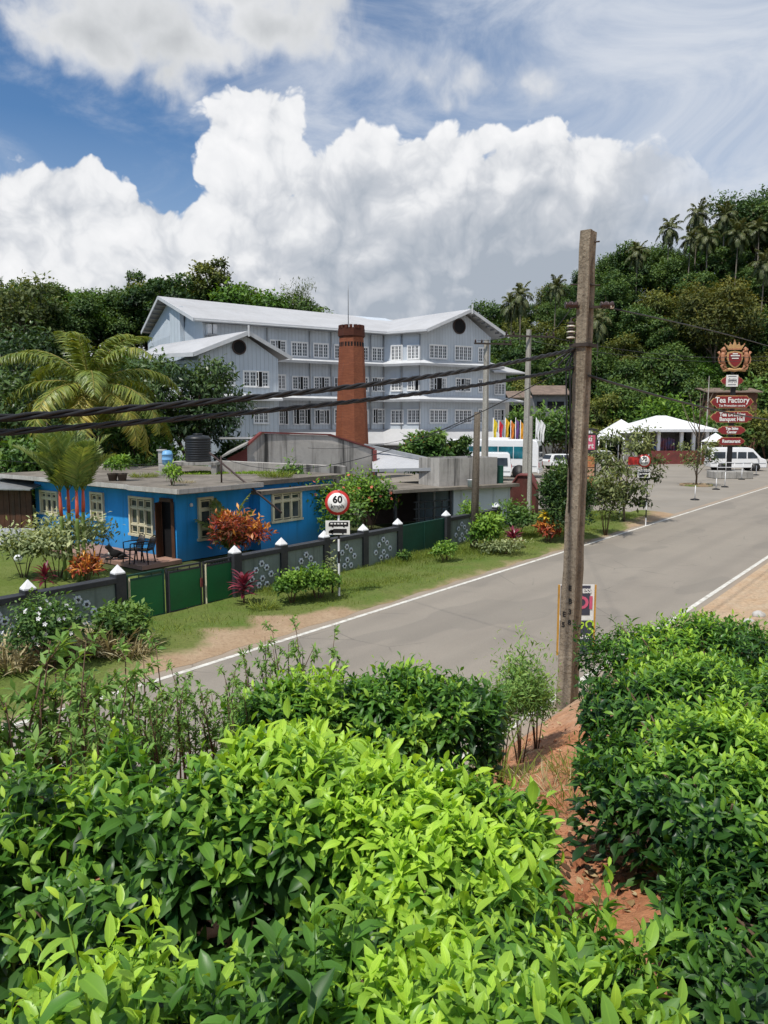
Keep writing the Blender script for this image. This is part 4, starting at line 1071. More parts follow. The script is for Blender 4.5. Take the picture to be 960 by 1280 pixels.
# downpipes
dp = MB()
for u in (334, 387, 413.5, 462.5):
    q = hit(u, 470, Wl, Vector((e1.y, -e1.x, 0))); dp.tube([fl(q-e2*.1, ZE-.2), fl(q-e2*.1, 4)], .06, 6)
cd = (Wa-Wq); cd.z = 0; cd.normalize(); gd = (Wb-Wa); gd.z = 0; gd.normalize()
for p in (Wq-e2*.1, Wa-e2*.12, Wq.lerp(Wa, .5)-e2*.1): dp.tube([fl(p, ZE-.2), fl(p, 4)], .06, 6)
dp.build('downpipe', M_GUTTER, FX, world=True)
# windows
for (u0, u1, v0, v1, pat) in [(338, 357, 425, 440, 'LOL'), (364.5, 384, 427, 445, 'LLL'), (392, 410, 429, 446.5, 'LLL'), (418, 436, 431, 448, 'LLL'), (442, 460, 433, 450, 'LLL'), (465, 482, 434, 451, 'LLL'),
   (343, 357, 469, 486, 'OLL'), (365.6, 385, 470, 486.5, 'LOL'), (392.6, 411, 471, 487, 'LOL'), (418, 436, 471.5, 487.5, 'OLO'), (442, 460, 472, 488, 'LLL'), (465, 482, 472.5, 488.5, 'OLL'),
   (349, 360, 512, 530, 'LO'), (367, 387, 512, 530, 'OLO'), (393.5, 411.6, 512, 529.5, 'OLO'), (418, 436, 512, 529.5, 'LLO'), (442, 460, 512, 529, 'LOL'), (466, 483, 512, 529, 'OLO')]:
    win_px(FX, u0, u1, v0, v1, Wl, e1, pat)
for (u0, u1, v0, v1, pat) in [(489.5, 503, 433, 450.5, 'LLL'), (510, 524, 432, 449, 'LLL'), (489.4, 503, 474, 488.5, 'LLL'), (510, 524, 473, 488, 'LLO'), (489.5, 503.5, 513, 529, 'LLL'), (510, 524.5, 512.5, 528.5, 'LLL')]:
    win_px(FX, u0, u1, v0, v1, Wq, cd, pat)
for (u0, u1, v0, v1, pat) in [(536.8, 557.6, 431.5, 447.5, 'LLLL'), (568.5, 589, 433, 450, 'LLLL'), (597.7, 608, 435, 452, 'LL'), (537, 557, 472, 488.5, 'LOOL'), (569.5, 588, 473, 489, 'LOL'), (597.7, 607, 474, 490, 'LL'),
   (537, 557.6, 512, 528.5, 'LLLL'), (568.5, 589, 512, 528.5, 'LLLL'), (597.7, 607, 512, 528.5, 'LL')]:
    win_px(FX, u0, u1, v0, v1, Wa, gd, pat)
def round_vent(p, d, r):
    n = Vector((d.y, -d.x, 0)); v_ = MB()
    v_.lathe(p+n*.01, [(r+.1, 0), (r+.1, .07), (r, .07), (r, .0)], 24, axis=n, closed=False)
    o = v_.build('round_vent', M_DARKBR, FX, world=True)
    g = MB(); g.lathe(p+n*.012, [(r, 0), (r, .015)], 24, axis=n); g.build('louvre', M_DARKIN, o, world=True)
M_DARKBR = pmat('dark_brown_metal', (.06, .04, .035), .6, .2, 4, .1, 20)
round_vent(hit(574, 408, Wa, Vector((gd.y, -gd.x, 0))), gd, .62)
# projecting two-storey block with its own gable
g0 = D(248.5, 445, 53.3); ZB = g0.z+.1
gn = Vector((e1.y, -e1.x, 0))
g1 = fl(hit(347.5, 452, g0, gn), ZB); g0 = fl(g0, ZB); gp = hit(306.8, 417, g0, gn)
bl = MB(); bl.prism([fl(g0, 0), fl(g1, 0), fl(g1, ZB-.05), fl(gp, gp.z-.15), fl(g0, ZB-.05)], e2*8)
side = [D(250, 450, 53.45), D(184, 450, 55.6), D(204, 450, 66), D(262, 450, 62)]
bl.prism([fl(p, 0) for p in side], (0, 0, ZB-.35))
bl.build('block_wall', M_SIDE, FX, world=True)
br = MB(); f5 = -e2*.6
gpo = gp+f5+Vector((0, 0, .02)); c1 = D(241.5, 442.5, 52.7); c2 = fl(D(173, 446, 54.6), c1.z); c3 = D(199, 433, 66.5); rr_ = D(267, 427.5, 62.2)
br.prism([c1, gpo, rr_, c3, c2], th)
c4 = D(364.8, 447.8, 56.8)
br.prism([gpo+e1*.01, c4, c4+e2*9, fl(gp+e1*.01, gp.z)+e2*9], th)
br.build('block_roof', M_WROOF, FX, world=True)
bf = MB()
for a, b in ((c2, c1), (c1, gpo), (gpo, c4)): bf.bar(a-e2*.06-Vector((0, 0, .03)), b-e2*.06-Vector((0, 0, .03)), .06, .28)
bf.bar(gpo-e2*.1-Vector((0, 0, .3)), gpo-e2*.1+Vector((0, 0, .5)), .12)
bf.build('fascia', M_WTRIM, FX, world=True)
round_vent(hit(298.7, 434, g0, gn), e1, .44)
for (u0, u1, v0, v1, pat) in [(259, 292, 462, 480.5, 'LLLL'), (304.6, 334.7, 463.5, 483, 'LLOL'), (317.6, 335.8, 511, 529, 'LLL'), (283, 301, 511, 529, 'LLL')]:
    win_px(FX, u0, u1, v0, v1, g0, e1, pat)
kd = (side[0]-side[1]); kd.z = 0; kd.normalize()
for (u0, u1, v0, v1, pat) in [(196, 210, 512, 524, 'LLL'), (205, 220, 466, 480, 'LLL')]: win_px(FX, u0, u1, v0, v1, side[1], kd, pat)
blc = MB(); o = offs([fl(side[1], 0), fl(side[0], 0), fl(g1, 0)], .9); ii = [fl(side[1], 0), fl(side[0], 0), fl(g1, 0)]
zc = hit(330, 499, g0, gn).z
for i in range(2): blc.prism([ii[i]+Vector((0, 0, zc+.4)), ii[i+1]+Vector((0, 0, zc+.4)), o[i+1]+Vector((0, 0, zc)), o[i]+Vector((0, 0, zc))], (0, 0, -.14))
blc.build('canopy', M_WTRIM, FX, world=True)
dp = MB(); dp.tube([fl(g0-e2*.1, ZB-.3), fl(g0-e2*.1, 2)], .06, 6); dp.build('downpipe', M_GUTTER, FX, world=True)
# wall air conditioner shelf near the left corner
ac = MB(); q0 = hit(257, 418, Wl, gn); q1 = hit(269, 418, Wl, gn); zt = hit(257, 404, Wl, gn).z
for f0, f1 in ((0, .45), (.55, 1)):
    a = q0.lerp(q1, f0); b = q0.lerp(q1, f1); ac.prism([fl(a, q0.z), fl(b, q0.z), fl(b-e2*.6, q0.z), fl(a-e2*.6, q0.z)], (0, 0, zt-q0.z-.1))
aco = ac.build('air_conditioner', M_WTRIM, FX, world=True, bevel=.02)
gl = MB(); gl.prism([fl(q0, q0.z-.12)-e1*.1, fl(q1, q0.z-.12)+e1*.1, fl(q1, q0.z-.12)+e1*.1-e2*.7, fl(q0, q0.z-.12)-e1*.1-e2*.7], (0, 0, .08)); gl.build('shelf', M_GUTTER, aco, world=True)
# lower annex on the right end
a0 = D(611, 465, 76); a1 = D(632.5, 465, 77.2); ad = (a1-a0); ad.z = 0; ad.normalize()
an = MB(); za = hit(632, 467, a0, Vector((ad.y, -ad.x, 0))).z
an.prism([fl(a0, 0), fl(a1, 0), fl(a1+e2*9, 0), fl(a0+e2*9, 0)], (0, 0, za)); an.build('annex_wall', M_SIDE, FX, world=True)
ar = MB(); ar.prism([fl(a0-e1*.3-e2*1.2, za-.05), fl(a1+e1*1.6-e2*1.2, za-.05), fl(a1+e1*.2+e2*3, za+1.25), fl(a0+e2*3, za+1.25)], th)
ar.prism([fl(a1+e1*1.61-e2*1.2, za-.05), fl(a1+e1*1.6+e2*9, za-.05), fl(a1+e1*.21+e2*9, za+1.25), fl(a1+e1*.21+e2*3, za+1.25)], th)
ar.build('annex_roof', M_WROOF, FX, world=True)
ac2 = MB(); z2 = hit(632, 503, a0, Vector((ad.y, -ad.x, 0))).z
ac2.prism([fl(a0-e2*1.2, z2), fl(a1+e1*1.4-e2*1.2, z2), fl(a1+e1*1.0+e2*.5, z2+.35), fl(a0+e2*.5, z2+.35)], (0, 0, .14)); ac2.build('canopy', M_WTRIM, FX, world=True)
for (u0, u1, v0, v1, pat) in [(618, 630, 479, 493, 'LLL'), (617.5, 629.5, 512, 525.5, 'LLO')]: win_px(FX, u0, u1, v0, v1, a0, ad, pat)

# ------------------------------------------------------------------ brick chimney
def brickmat(name, c1, c2, mortar, sx=4.0):
    m, t, bs, out = newmat(name)
    co = coords(t); s = t.new('ShaderNodeSeparateXYZ'); t.put(s.inputs[0], co)
    cv = t.new('ShaderNodeCombineXYZ'); t.put(cv.inputs[0], t.math('ADD', s.outputs[0], t.math('MULTIPLY', s.outputs[1], .6))); t.put(cv.inputs[1], s.outputs[2])
    b = t.new('ShaderNodeTexBrick'); t.put(b.inputs['Vector'], cv.outputs[0]); b.inputs['Scale'].default_value = sx
    b.inputs['Color1'].default_value = (*c1, 1); b.inputs['Color2'].default_value = (*c2, 1); b.inputs['Mortar'].default_value = (*mortar, 1)
    b.inputs['Mortar Size'].default_value = .018; b.inputs['Row Height'].default_value = .28; b.inputs['Brick Width'].default_value = .8
    n1 = t.noise(co, .8, 6, .6)
    c = t.mix(t.lin(n1, .35, .7, 0, .55), b.outputs[0], tuple(k*.55 for k in c1))
    t.put(bs.inputs['Base Color'], c); bs.inputs['Roughness'].default_value = .9; bs.inputs['Specular IOR Level'].default_value = .15
    bp_ = t.new('ShaderNodeBump'); bp_.inputs['Strength'].default_value = .4; bp_.inputs['Distance'].default_value = .02; bp_.invert = True
    t.put(bp_.inputs['Height'], b.outputs['Fac']); t.put(bs.inputs['Normal'], bp_.outputs[0])
    return m
M_BRICK = brickmat('red_brick', (.29, .098, .050), (.20, .064, .036), (.19, .115, .08))
M_BRICKD = brickmat('dark_brick', (.11, .038, .024), (.08, .028, .02), (.08, .05, .04))
cb = D(440, 543, 60); ctop = D(440, 407, 60).z
CH = thing('brick_chimney', 'tapering red brick chimney with a dark notched top in front of the grey building', 'chimney', (cb.x, 60, 0), R(11))
sh_ = MB(); r0, r1 = 1.33, .97
prof = [(r0+.12, 0), (r0, 3.4), (r1, ctop-.95)]
sh_.lathe((0, 0, 0), prof, 8, smooth=False); so = sh_.build('shaft', M_BRICK, CH)
cp = MB(); cp.lathe((0, 0, ctop-.95), [(r1+.02, 0), (r1+.1, .1), (r1+.1, .68), (r1-.25, .68), (r1-.25, .2)], 8, smooth=False)
for k in range(16):
    a = 2*PI*(k+.5)/16; cp.box((math.cos(a)*(r1-.06), math.sin(a)*(r1-.06), ctop-.95+.68+.13), (.24, .24, .26), rz=a)
cp.build('cap', M_BRICKD, CH)
ho = MB()
for k in range(24):
    a = 2*PI*(k+.5)/24; rr0 = (r1+.015)*math.cos(PI/8)/math.cos(((a) % (PI/4))-PI/8)
    ho.box((math.cos(a)*rr0, math.sin(a)*rr0, ctop-1.5), (.06, .14, .34), rz=round((a-PI/8)/(PI/4))*(PI/4)+PI/8)
ho.build('vent_hole', M_DARKIN, CH)
rod = MB(); zt = D(436, 355, 60).z; rod.tube([(-.25, 0, ctop-1.0), (-.25, 0, zt-.6), (-.25, 0, zt)], [.035, .03, .012], 6); rod.build('lightning_rod', M_GUTTER, CH)
# ------------------------------------------------------------------ blue house, boundary wall, gates and yard
def bluewall():
    m, t, bs, out = newmat('blue_wall_paint')
    co = coords(t); n1 = t.noise(co, .8, 6, .6); n2 = t.noise(co, 18, 5, .65)
    s = t.new('ShaderNodeSeparateXYZ'); t.put(s.inputs[0], coords(t, 'World'))
    c = t.mix(t.lin(n1, .35, .68), (.030, .33, .78), (.024, .26, .63))
    sn = t.noise(scaled(t, co, 2.6, 2.6, .2), 1.5, 5, .7)
    c = t.mix(t.lin(sn, .5, .72, 0, .5), c, (.02, .15, .34))
    low = t.math('ADD', s.outputs[2], t.math('MULTIPLY', t.math('SUBTRACT', n1, .5), 1.2))
    c = t.mix(t.math('MULTIPLY', t.math('SUBTRACT', 1, t.step(low, .05, .8)), .55), c, (.05, .17, .30))
    c = t.mix(t.lin(n2, .55, .8, 0, .3), c, (.09, .26, .42))
    t.put(bs.inputs['Base Color'], c); bs.inputs['Roughness'].default_value = .75; bs.inputs['Specular IOR Level'].default_value = .25
    b = t.new('ShaderNodeBump'); b.inputs['Strength'].default_value = .2; b.inputs['Distance'].default_value = .01; t.put(b.inputs['Height'], n2); t.put(bs.inputs['Normal'], b.outputs[0])
    return m
M_BLUE = bluewall()
M_CREAM = pmat('cream_paint', (.62, .57, .40), .6, .15, 3, .05, 25, grime=.25)
M_ROOFC = pmat('mossy_concrete_roof', (.20, .175, .145), .95, .4, .7, .4, 7, grime=1.0, dirt=(.07, .06, .045))
M_TERRA = pmat('terracotta_floor', (.33, .20, .15), .7, .2, .8, .1, 14, grime=.3)
M_WOODD = pmat('dark_wood', (.10, .045, .025), .55, .35, 2, .2, 14, streak=.4)
M_WALLG = pmat('grey_green_plaster', (.155, .195, .18), .85, .2, 1.2, .25, 14, grime=.4, streak=.55, dirt=(.06, .075, .06))
M_COPE = pmat('black_coping_paint', (.035, .037, .042), .6, .25, 2, .15, 18, grime=.3, dirt=(.09, .09, .085))
M_GREENG = pmat('green_gate_paint', (.010, .125, .042), .45, .2, .8, .08, 18, grime=.22, dirt=(.03, .05, .03), spec=.35)
M_GREEND = pmat('dark_green_gate_paint', (.010, .062, .042), .5, .25, .8, .08, 18, grime=.3, dirt=(.02, .03, .025))
M_WHITEP = pmat('white_paint', (.76, .76, .74), .5, .1, 3, .05, 20, grime=.15)
M_SILVER = pmat('aged_metal', (.30, .31, .31), .45, .2, 3, .1, 20, metal=.5)
M_PLASTB = pmat('dark_brown_plastic', (.022, .017, .016), .4, .2, 3, 0, 20, spec=.45)
M_TANK = pmat('black_tank_plastic', (.014, .016, .018), .45, .3, 2, .1, 15, spec=.4)
M_BARREL = pmat('blue_barrel_plastic', (.16, .36, .60), .45, .25, 3, .05, 15)
M_RUSTR = pmat('red_coping_paint', (.17, .045, .040), .7, .3, 2, .2, 20, grime=.35)
M_BLACKF = pmat('black_fur', (.012, .011, .011), .7, .3, 12, .3, 60, spec=.25)
M_WHITEF = pmat('white_fur', (.55, .53, .50), .8, .2, 12, .3, 60)
M_CLAY = pmat('clay_pot', (.10, .075, .06), .8, .25, 4, .2, 20)
M_MOSSY = leafmat('roof_moss', (.05, .10, .012), (.13, .22, .025), (.28, .40, .06), rough=.8, trans=.2, spec=.1, rib=0, hue=.2)

C0 = G(222, 703)
BH = thing('blue_house', 'low bright blue house with a flat mossy concrete roof and cream windows', 'house', C0, RANG)
wd = -RB                                  # from the corner, away from the road
ZR = 2.32
wb = MB()
far = C0+wd*9.2; dep = 7.6
wb.prism([fl(C0, 0), fl(C0+RA*dep, 0), fl(far+RA*dep, 0), fl(far, 0)], (0, 0, ZR-.02))
pj0, pj1 = C0+RA*3.15, C0+RA*6.6
wb.prism([fl(pj0-RB*.2, 0), fl(pj0+RB*.55, 0), fl(pj1+RB*.55, 0), fl(pj1-RB*.2, 0)], (0, 0, ZR-.3))
wb.build('wall', M_BLUE, BH, world=True)
rb = MB()
ra0 = C0-RA*.62
pts_ = [ra0+RB*1.0, C0+RA*2.9+RB*1.0, C0+RA*2.9+RB*.3, C0+RA*(dep+.4)+RB*.3, far+RA*(dep+.4)+wd*2.0, far-RA*.75+wd*2.0, far-RA*.6, C0+wd*1.9-RA*.55, C0+wd*1.5-RA*.72]
rb.prism([fl(p, ZR) for p in pts_], (0, 0, .17)); rb.build('roof', M_ROOFC, BH, world=True, bevel=.015)
r2 = MB(); r2.prism([fl(pj0-RA*.1+RB*.2, ZR-.3), fl(pj0-RA*.1+RB*.72, ZR-.3), fl(pj1+RA*.3+RB*.72, ZR-.3), fl(pj1+RA*.3+RB*.2, ZR-.3)], (0, 0, .14)); r2.build('window_hood', M_ROOFC, BH, world=True)
fb_ = MB(); fp = [ra0+RB*1.0, C0+RA*2.9+RB*1.0]
for a, b in ((pts_[0], pts_[1]), (pts_[8], pts_[0]), (pts_[7], pts_[8]), (pts_[5], pts_[6]), (pts_[6], pts_[7])):
    nn = Vector((b-a)).normalized(); off = Vector((nn.y, -nn.x, 0))*.012
    fb_.bar(fl(a, ZR+.10)+off, fl(b, ZR+.10)+off, .03, .15)
fb_.build('fascia', M_CONCL, BH, world=True)
pf = MB(); pf.prism([fl(C0+RB*.25-RA*1.5, .0), fl(C0+RB*.25-RA*.01, 0), fl(C0+wd*5.2-RA*.01, 0), fl(C0+wd*5.2-RA*1.5, 0)], (0, 0, .13)); pf.build('porch_floor', M_TERRA, BH, world=True)
def casement(parent, bl, d, w, h, cols, zs, mat=M_CREAM, bar=.055, fr=.08):
    f = MB(); f.box((w/2, -.02, -fr/2), (w+2*fr+.1, .16, fr)); f.box((w/2, -.02, h+fr/2), (w+2*fr, .12, fr))
    f.box((-fr/2, -.02, h/2), (fr, .12, h)); f.box((w+fr/2, -.02, h/2), (fr, .12, h))
    for c in range(1, cols): f.box((w*c/cols, -.02, h/2), (bar, .08, h))
    for z in zs: f.box((w/2, -.022, h*z), (w, .07, bar))
    zz = [0]+list(zs)+[1]
    for c in range(cols):
        for k in range(len(zz)-1):       # inner sash lines
            x0, x1, z0, z1 = w*c/cols+.05, w*(c+1)/cols-.05, h*zz[k]+.05, h*zz[k+1]-.05
            for q in (x0, x1): f.box((q, -.012, (z0+z1)/2), (.03, .045, z1-z0))
            for q in (z0, z1): f.box(((x0+x1)/2, -.012, q), (x1-x0, .043, .03))
    L = wm(parent).inverted(); ang = math.atan2(d.y, d.x)-parent.rotation_euler.z
    o = f.build('window', mat, parent, loc=L @ Vector(bl), rot=(0, 0, ang))
    g = MB(); g.poly([(0, -.004, 0), (w, -.004, 0), (w, -.004, h), (0, -.004, h)]); g.build('pane', M_GLASS, o, fixn=False)
    return o
def cas_px(parent, u0, u1, v0, v1, p, d, cols, zs):
    n = Vector((d.y, -d.x, 0)); a = hit(u0, v1, p, n); b = hit(u1, v1, p, n); um = (u0+u1)/2
    c = hit(um, v0, p, n); m = hit(um, v1, p, n); a.z = m.z
    return casement(parent, a+n*.006, d, (b-a).length, c.z-m.z, cols, zs)
dl = RB                                    # the wall facing the camera runs left to right along +RB
cas_px(BH, 166, 192, 624, 668, C0, dl, 3, (.26, .74))
cas_px(BH, 117, 130, 618, 648, C0, dl, 2, (.3, .72))
cas_px(BH, 54, 73, 616, 641, C0, dl, 3, (.72,))
cas_px(BH, 250, 264, 624, 672, C0, RA, 1, (.25, .74))
pjn = pj0+RB*.55
cas_px(BH, 341, 374, 617, 649, pjn, RA, 3, (.74,))
# door: dark opening, brown frame and a leaf standing open
nl_ = Vector((dl.y, -dl.x, 0)); da = hit(204.5, 702, C0, nl_); db = hit(219, 702, C0, nl_); da.z = db.z = .13; dz = 1.98
do = MB(); do.prism([da+nl_*.02, db+nl_*.02, fl(db, dz)+nl_*.02, fl(da, dz)+nl_*.02], -nl_*.03); doo = do.build('door', M_DARKIN, BH, world=True)
df = MB(); df.bar(da+nl_*.04, fl(da, dz)+nl_*.04, .10, .10, up=(1, 0, 0)); df.bar(db+nl_*.04, fl(db, dz)+nl_*.04, .10, .10, up=(1, 0, 0)); df.bar(fl(da, dz+.05)+nl_*.04, fl(db, dz+.05)+nl_*.04, .10, .12); df.build('frame', M_WOODD, doo, world=True)
dlf = MB(); dlf.prism([da+nl_*.03, da+nl_*.03+nl_*.32+dl*.1, fl(da, dz-.03)+nl_*.35+dl*.1, fl(da, dz-.03)+nl_*.03], dl*.04); dlf.build('leaf', M_WOODD, doo, world=True)
lm = MB(); q = hit(238, 631, C0, Vector((RA.y, -RA.x, 0))); lm.lathe(q+RB*.05, [(.02, -.06), (.05, -.05), (.06, 0), (.04, .05), (.01, .06)], 10); lm.bar(q, q+RB*.06+Vector((0, 0, .0)), .03); lm.build('porch_lamp', M_WHITEP, BH, world=True)

# things on the roof
def zt_px(u, v, d): return D(u, v, d)
tk = D(248, 577, 30.2); zst = ZR+.17
T = thing('water_tank', 'black ribbed plastic water tank standing on a slab on the blue house roof', 'water tank', tk)
tb = MB(); rT = .52; prof = [(rT*.98, 0)]
for k in range(9): prof += [(rT, .06+k*.095), (rT*.965, .085+k*.095), (rT*.965, .115+k*.095), (rT, .14+k*.095)]
prof += [(rT*.98, .96), (rT*.8, 1.04), (rT*.3, 1.08)]
tb.lathe((0, 0, 0), prof, 28); tbo = tb.build('body', M_TANK, T); l = MB(); l.lathe((0, 0, 1.07), [(.2, 0), (.2, .05), (.17, .07)], 18); l.build('lid', M_TANK, T)
S = thing('tank_stand', 'dark stained concrete slab on short legs under the black water tank', 'stand', (tk.x, tk.y, zst))
hh = tk.z-zst; sb = MB(); sb.box((-.1, 0, hh-.06), (1.9, 1.3, .12)); sb.build('slab', M_CONC, S)
for dx in (-.95, .75):
    for dy in (-.5, .5): g_ = MB(); g_.box((dx, dy, (hh-.12)/2), (.2, .2, hh-.12)); g_.build('leg', M_CONC, S)
bp_ = D(209.5, 581, 29.2)
B = thing('barrel', 'light blue plastic barrel on the roof beside a concrete pillar', 'barrel', bp_)
b = MB(); b.lathe((0, 0, 0), [(.17, 0), (.2, .06), (.205, .18), (.215, .19), (.215, .22), (.205, .23), (.205, .38), (.215, .39), (.215, .42), (.2, .44), (.17, .54), (.08, .57)], 20); b.build('body', M_BARREL, B)
pl_ = MB(); pq = D(203, 583, 29.6); pl_.box((0, 0, (pq.z+.62-zst)/2), (.24, .24, pq.z+.62-zst)); 
P_ = thing('concrete_pillar', 'short bare concrete pillar on the roof behind the blue barrel', 'pillar', (pq.x, pq.y, zst)); pl_.build('shaft', M_CONCL, P_)
l = MB(); l.box((0, 0, pq.z+.62-zst+.03), (.32, .32, .06)); l.build('capstone', M_CONCL, P_)
b2 = MB(); b2.box((0, 0, (bp_.z-zst)/2), (.5, .5, bp_.z-zst)); o = b2.build('roof_plinth', M_CONC, None, bevel=.01); o.location = (bp_.x, bp_.y, zst); props(o, 'small stained plinth on the roof carrying the blue barrel', 'plinth')
for (u, v, lb) in ((141, 601, 'dark plant pot with leafy green plant at the left of two on the blue roof'), (153, 601, 'dark plant pot with leafy green plant at the right of two on the blue roof')):
    p = G(u, v, zst); T = thing('potted_plant', lb, 'potted plant', p, 0, 'pots on the blue house roof')
    q = MB(); q.lathe((0, 0, 0), [(.13, 0), (.17, .22), (.19, .23), (.19, .27), (.15, .27), (.14, .22)], 14); q.build('pot', M_CLAY, T)
    V, Fc, C = clump_leaves([(0, 0, .55, .26, .26, .3), (.12, .05, .72, .18, .18, .2)], 420, .13, .4, .55); np_mesh('foliage', V, Fc, M_LIME, T, {'leaf': C})
def moss(name, label, p, rx, ry, n, hgt=.12, mat=M_MOSSY):
    r = np.sqrt(rng.random(n)); a = rng.uniform(0, 6.28, n); P = np.stack([p.x+r*np.cos(a)*rx, p.y+r*np.sin(a)*ry, np.full(n, p.z)], -1)
    L = rng.uniform(.4, 1.2, n)*hgt*(1.3-r*.7); V, Fc, C = leaf_geo(P, nrm(rand_unit(n)*.5+UP), rand_unit(n), L, L*.35, rng.uniform(.2, 1, n), np.full(n, .2), np.clip(rng.normal(.6, .15, n), 0, 1), 2)
    o = np_mesh(name, V, Fc, mat, None, {'leaf': C}); return props(o, label, 'moss', kind='stuff')
moss('moss', 'bright green moss on the blue house roof by the tank', G(252, 592, zst), 1.1, .8, 1500)
moss('moss', 'strip of green moss on the roof by the low wall', G(318, 592, zst), 1.0, .5, 700)
shrub('roof_plant', 'small bright plant growing on the edge of the blue house roof', G(216, 607, zst), .3, .3, .7, 260, .2, .25, M_LIME, .6, 4, 'plant', stems=3)
pp = D(277, 603, 25.5); o = MB().tube([(pp.x, pp.y, ZR+.17), (pp.x, pp.y, D(277, 570, 25.5).z)], .03, 8).build('antenna_post', M_DARKBR, None); props(o, 'thin dark post standing on the blue house roof edge', 'post')
o = MB().tube([D(262, 566, 26.5), D(352, 641, 24.6)], .035, 8).build('stay_pipe', M_DARKBR, None); props(o, 'dark pipe slanting down from the roof past the blue wall', 'pipe')

# ---------------- boundary wall
BWL = sum(toAB(G(u, v))[1] for u, v in ((185, 776), (300, 748), (500, 697)))/3
def along(u):
    d_ = ray(u, 700); return (BWL*1.0)/(d_.x*RB.x+d_.y*RB.y)*(d_.x*RA.x+d_.y*RA.y)
HW = 1.0
FLM = MB(); FLM.lathe((0, 0, 0), [(.085, 0), (.085, .02), (.05, .03), (.045, .03), (.045, .022)], 14, axis=(0, -1, 0), closed=False)
FLM.add([(0, 0, 0)], [])
def ring_mesh():
    f = MB()
    for k in range(6):
        a = k*PI/3; f.lathe((math.cos(a)*.052, 0, math.sin(a)*.052), [(.034, 0), (.034, .018), (.0, .022)], 8, axis=(0, -1, 0))
    f.lathe((0, 0, 0), [(.034, .0), (.034, .026), (0, .03)], 8, 1, axis=(0, -1, 0))
    o = f.build('flower_ornament', [M_RINGW, M_COPE], None); me = o.data; bpy.data.objects.remove(o); return me
M_RINGW = pmat('pale_ornament_paint', (.50, .55, .58), .6, .15, 9, 0, 30)
RING = ring_mesh()
PATS = [(-.55, .28), (-.3, .48), (.02, .62), (.3, .5), (.55, .32), (.05, .25), (-.15, .1), (.3, .08)]
def wall_run(name, label, ends, posts, panels, rings=True):
    a0, a1 = ends; o = AB(a0, BWL)
    T = thing('boundary_wall', label, 'wall', o, RANG)
    m = MB(); m.prism([AB(a0, BWL-.07, -.1), AB(a1, BWL-.07, -.1), AB(a1, BWL+.07, -.1), AB(a0, BWL+.07, -.1)], (0, 0, HW+.1)); m.build('panel', M_WALLG, T, world=True)
    c = MB(); c.prism([AB(a0, BWL-.13, HW), AB(a1, BWL-.13, HW), AB(a1, BWL+.13, HW), AB(a0, BWL+.13, HW)], (0, 0, .13)); c.build('coping', M_COPE, T, world=True, bevel=.015)
    for pa in posts:
        p = MB(); p.box(AB(pa, BWL, (HW+.2)/2-.05), (.26, .26, HW+.3), rz=RANG); po = p.build('post', M_COPE, T, world=True, bevel=.01)
        k = MB(); k.lathe(AB(pa, BWL, HW+.2), [(.17, 0), (.17, .03), (.005, .20)], 4, smooth=False); k.build('pyramid_cap', M_WHITEP, po, world=True)
    if rings:
        for (p0, p1) in panels:
            w_ = p1-p0
            for (fx, fz) in PATS:
                aa = (p0+p1)/2+fx*w_*.5*.75; L = wm(T).inverted()
                q = link('flower_ornament', RING, T, L @ AB(aa, BWL+.074, .12+fz*1.1), (0, 0, 0))
                q.rotation_euler = (0, 0, 0)
                q.scale = (1.15,)*3
    return T
aL = along(-260); g0_, g1_ = along(153), along(291)
wall_run('w', 'grey green wall with black coping left of the bright green gate', (aL, g0_), [along(33), along(146.5), along(-60)], [(along(-55), along(30)), (along(38), along(140))])
aP = [along(u) for u in (293.5, 352, 405.5, 454, 497)]
wall_run('w', 'long grey green wall with flower rings between the two green gates', (g1_, along(500)), aP, list(zip(aP[:-1], aP[1:])))
aQ = [along(u) for u in (557, 590, 619)]
wall_run('w', 'short wall with flower rings beyond the dark green gate', (along(557), along(622)), aQ, list(zip(aQ[:-1], aQ[1:])))
# front gate, three leaves
GT = thing('gate', 'bright green sheet metal gate of three leaves with cream strips', 'gate', AB(g0_, BWL), RANG)
us = [155, 205, 252, 291]; ga = [along(u) for u in us]
for i in range(3):
    a, b = ga[i]+.03, ga[i+1]-.03
    m = MB(); m.prism([AB(a, BWL-.015, .06), AB(b, BWL-.015, .06), AB(b, BWL+.015, .06), AB(a, BWL+.015, .06)], (0, 0, .93)); lf = m.build('leaf', M_GREENG, GT, world=True)
    f = MB()
    for z in (.05, 1.0, 1.10): f.bar(AB(a, BWL, z), AB(b, BWL, z), .05, .04)
    for q in (a+.02, b-.02): f.bar(AB(q, BWL, .03), AB(q, BWL, 1.12), .05, .05, up=(1, 0, 0))
    for k in range(1, 12 if i == 2 else 3): q = a+(b-a)*k/(12 if i == 2 else 3); f.bar(AB(q, BWL, 1.0), AB(q, BWL, 1.1), .02, .02, up=(1, 0, 0))
    f.build('frame', M_COPE if i else M_GREEND, lf, world=True)
    if i != 1 or True:
        s_ = MB(); q = a+.05; s_.bar(AB(q, BWL+.035, .05), AB(q, BWL+.035, 1.05), .02, .045, up=(1, 0, 0)); s_.build('edge_strip', M_CREAM if i != 1 else M_COPE, lf, world=True)
lk = MB(); lk.box(AB(ga[2]-.06, BWL+.045, .62), (.05, .04, .22), rz=RANG); lk.build('latch', M_RUSTR, GT, world=True)
G2 = thing('gate', 'dark green solid gate near the weathered wooden post', 'gate', AB(along(501), BWL), RANG)
a, b = along(500.5), along(556)
m = MB(); m.prism([AB(a, BWL-.015, .06), AB(b, BWL-.015, .06), AB(b, BWL+.015, .06), AB(a, BWL+.015, .06)], (0, 0, 1.05)); m.build('leaf', M_GREEND, G2, world=True)
f = MB()
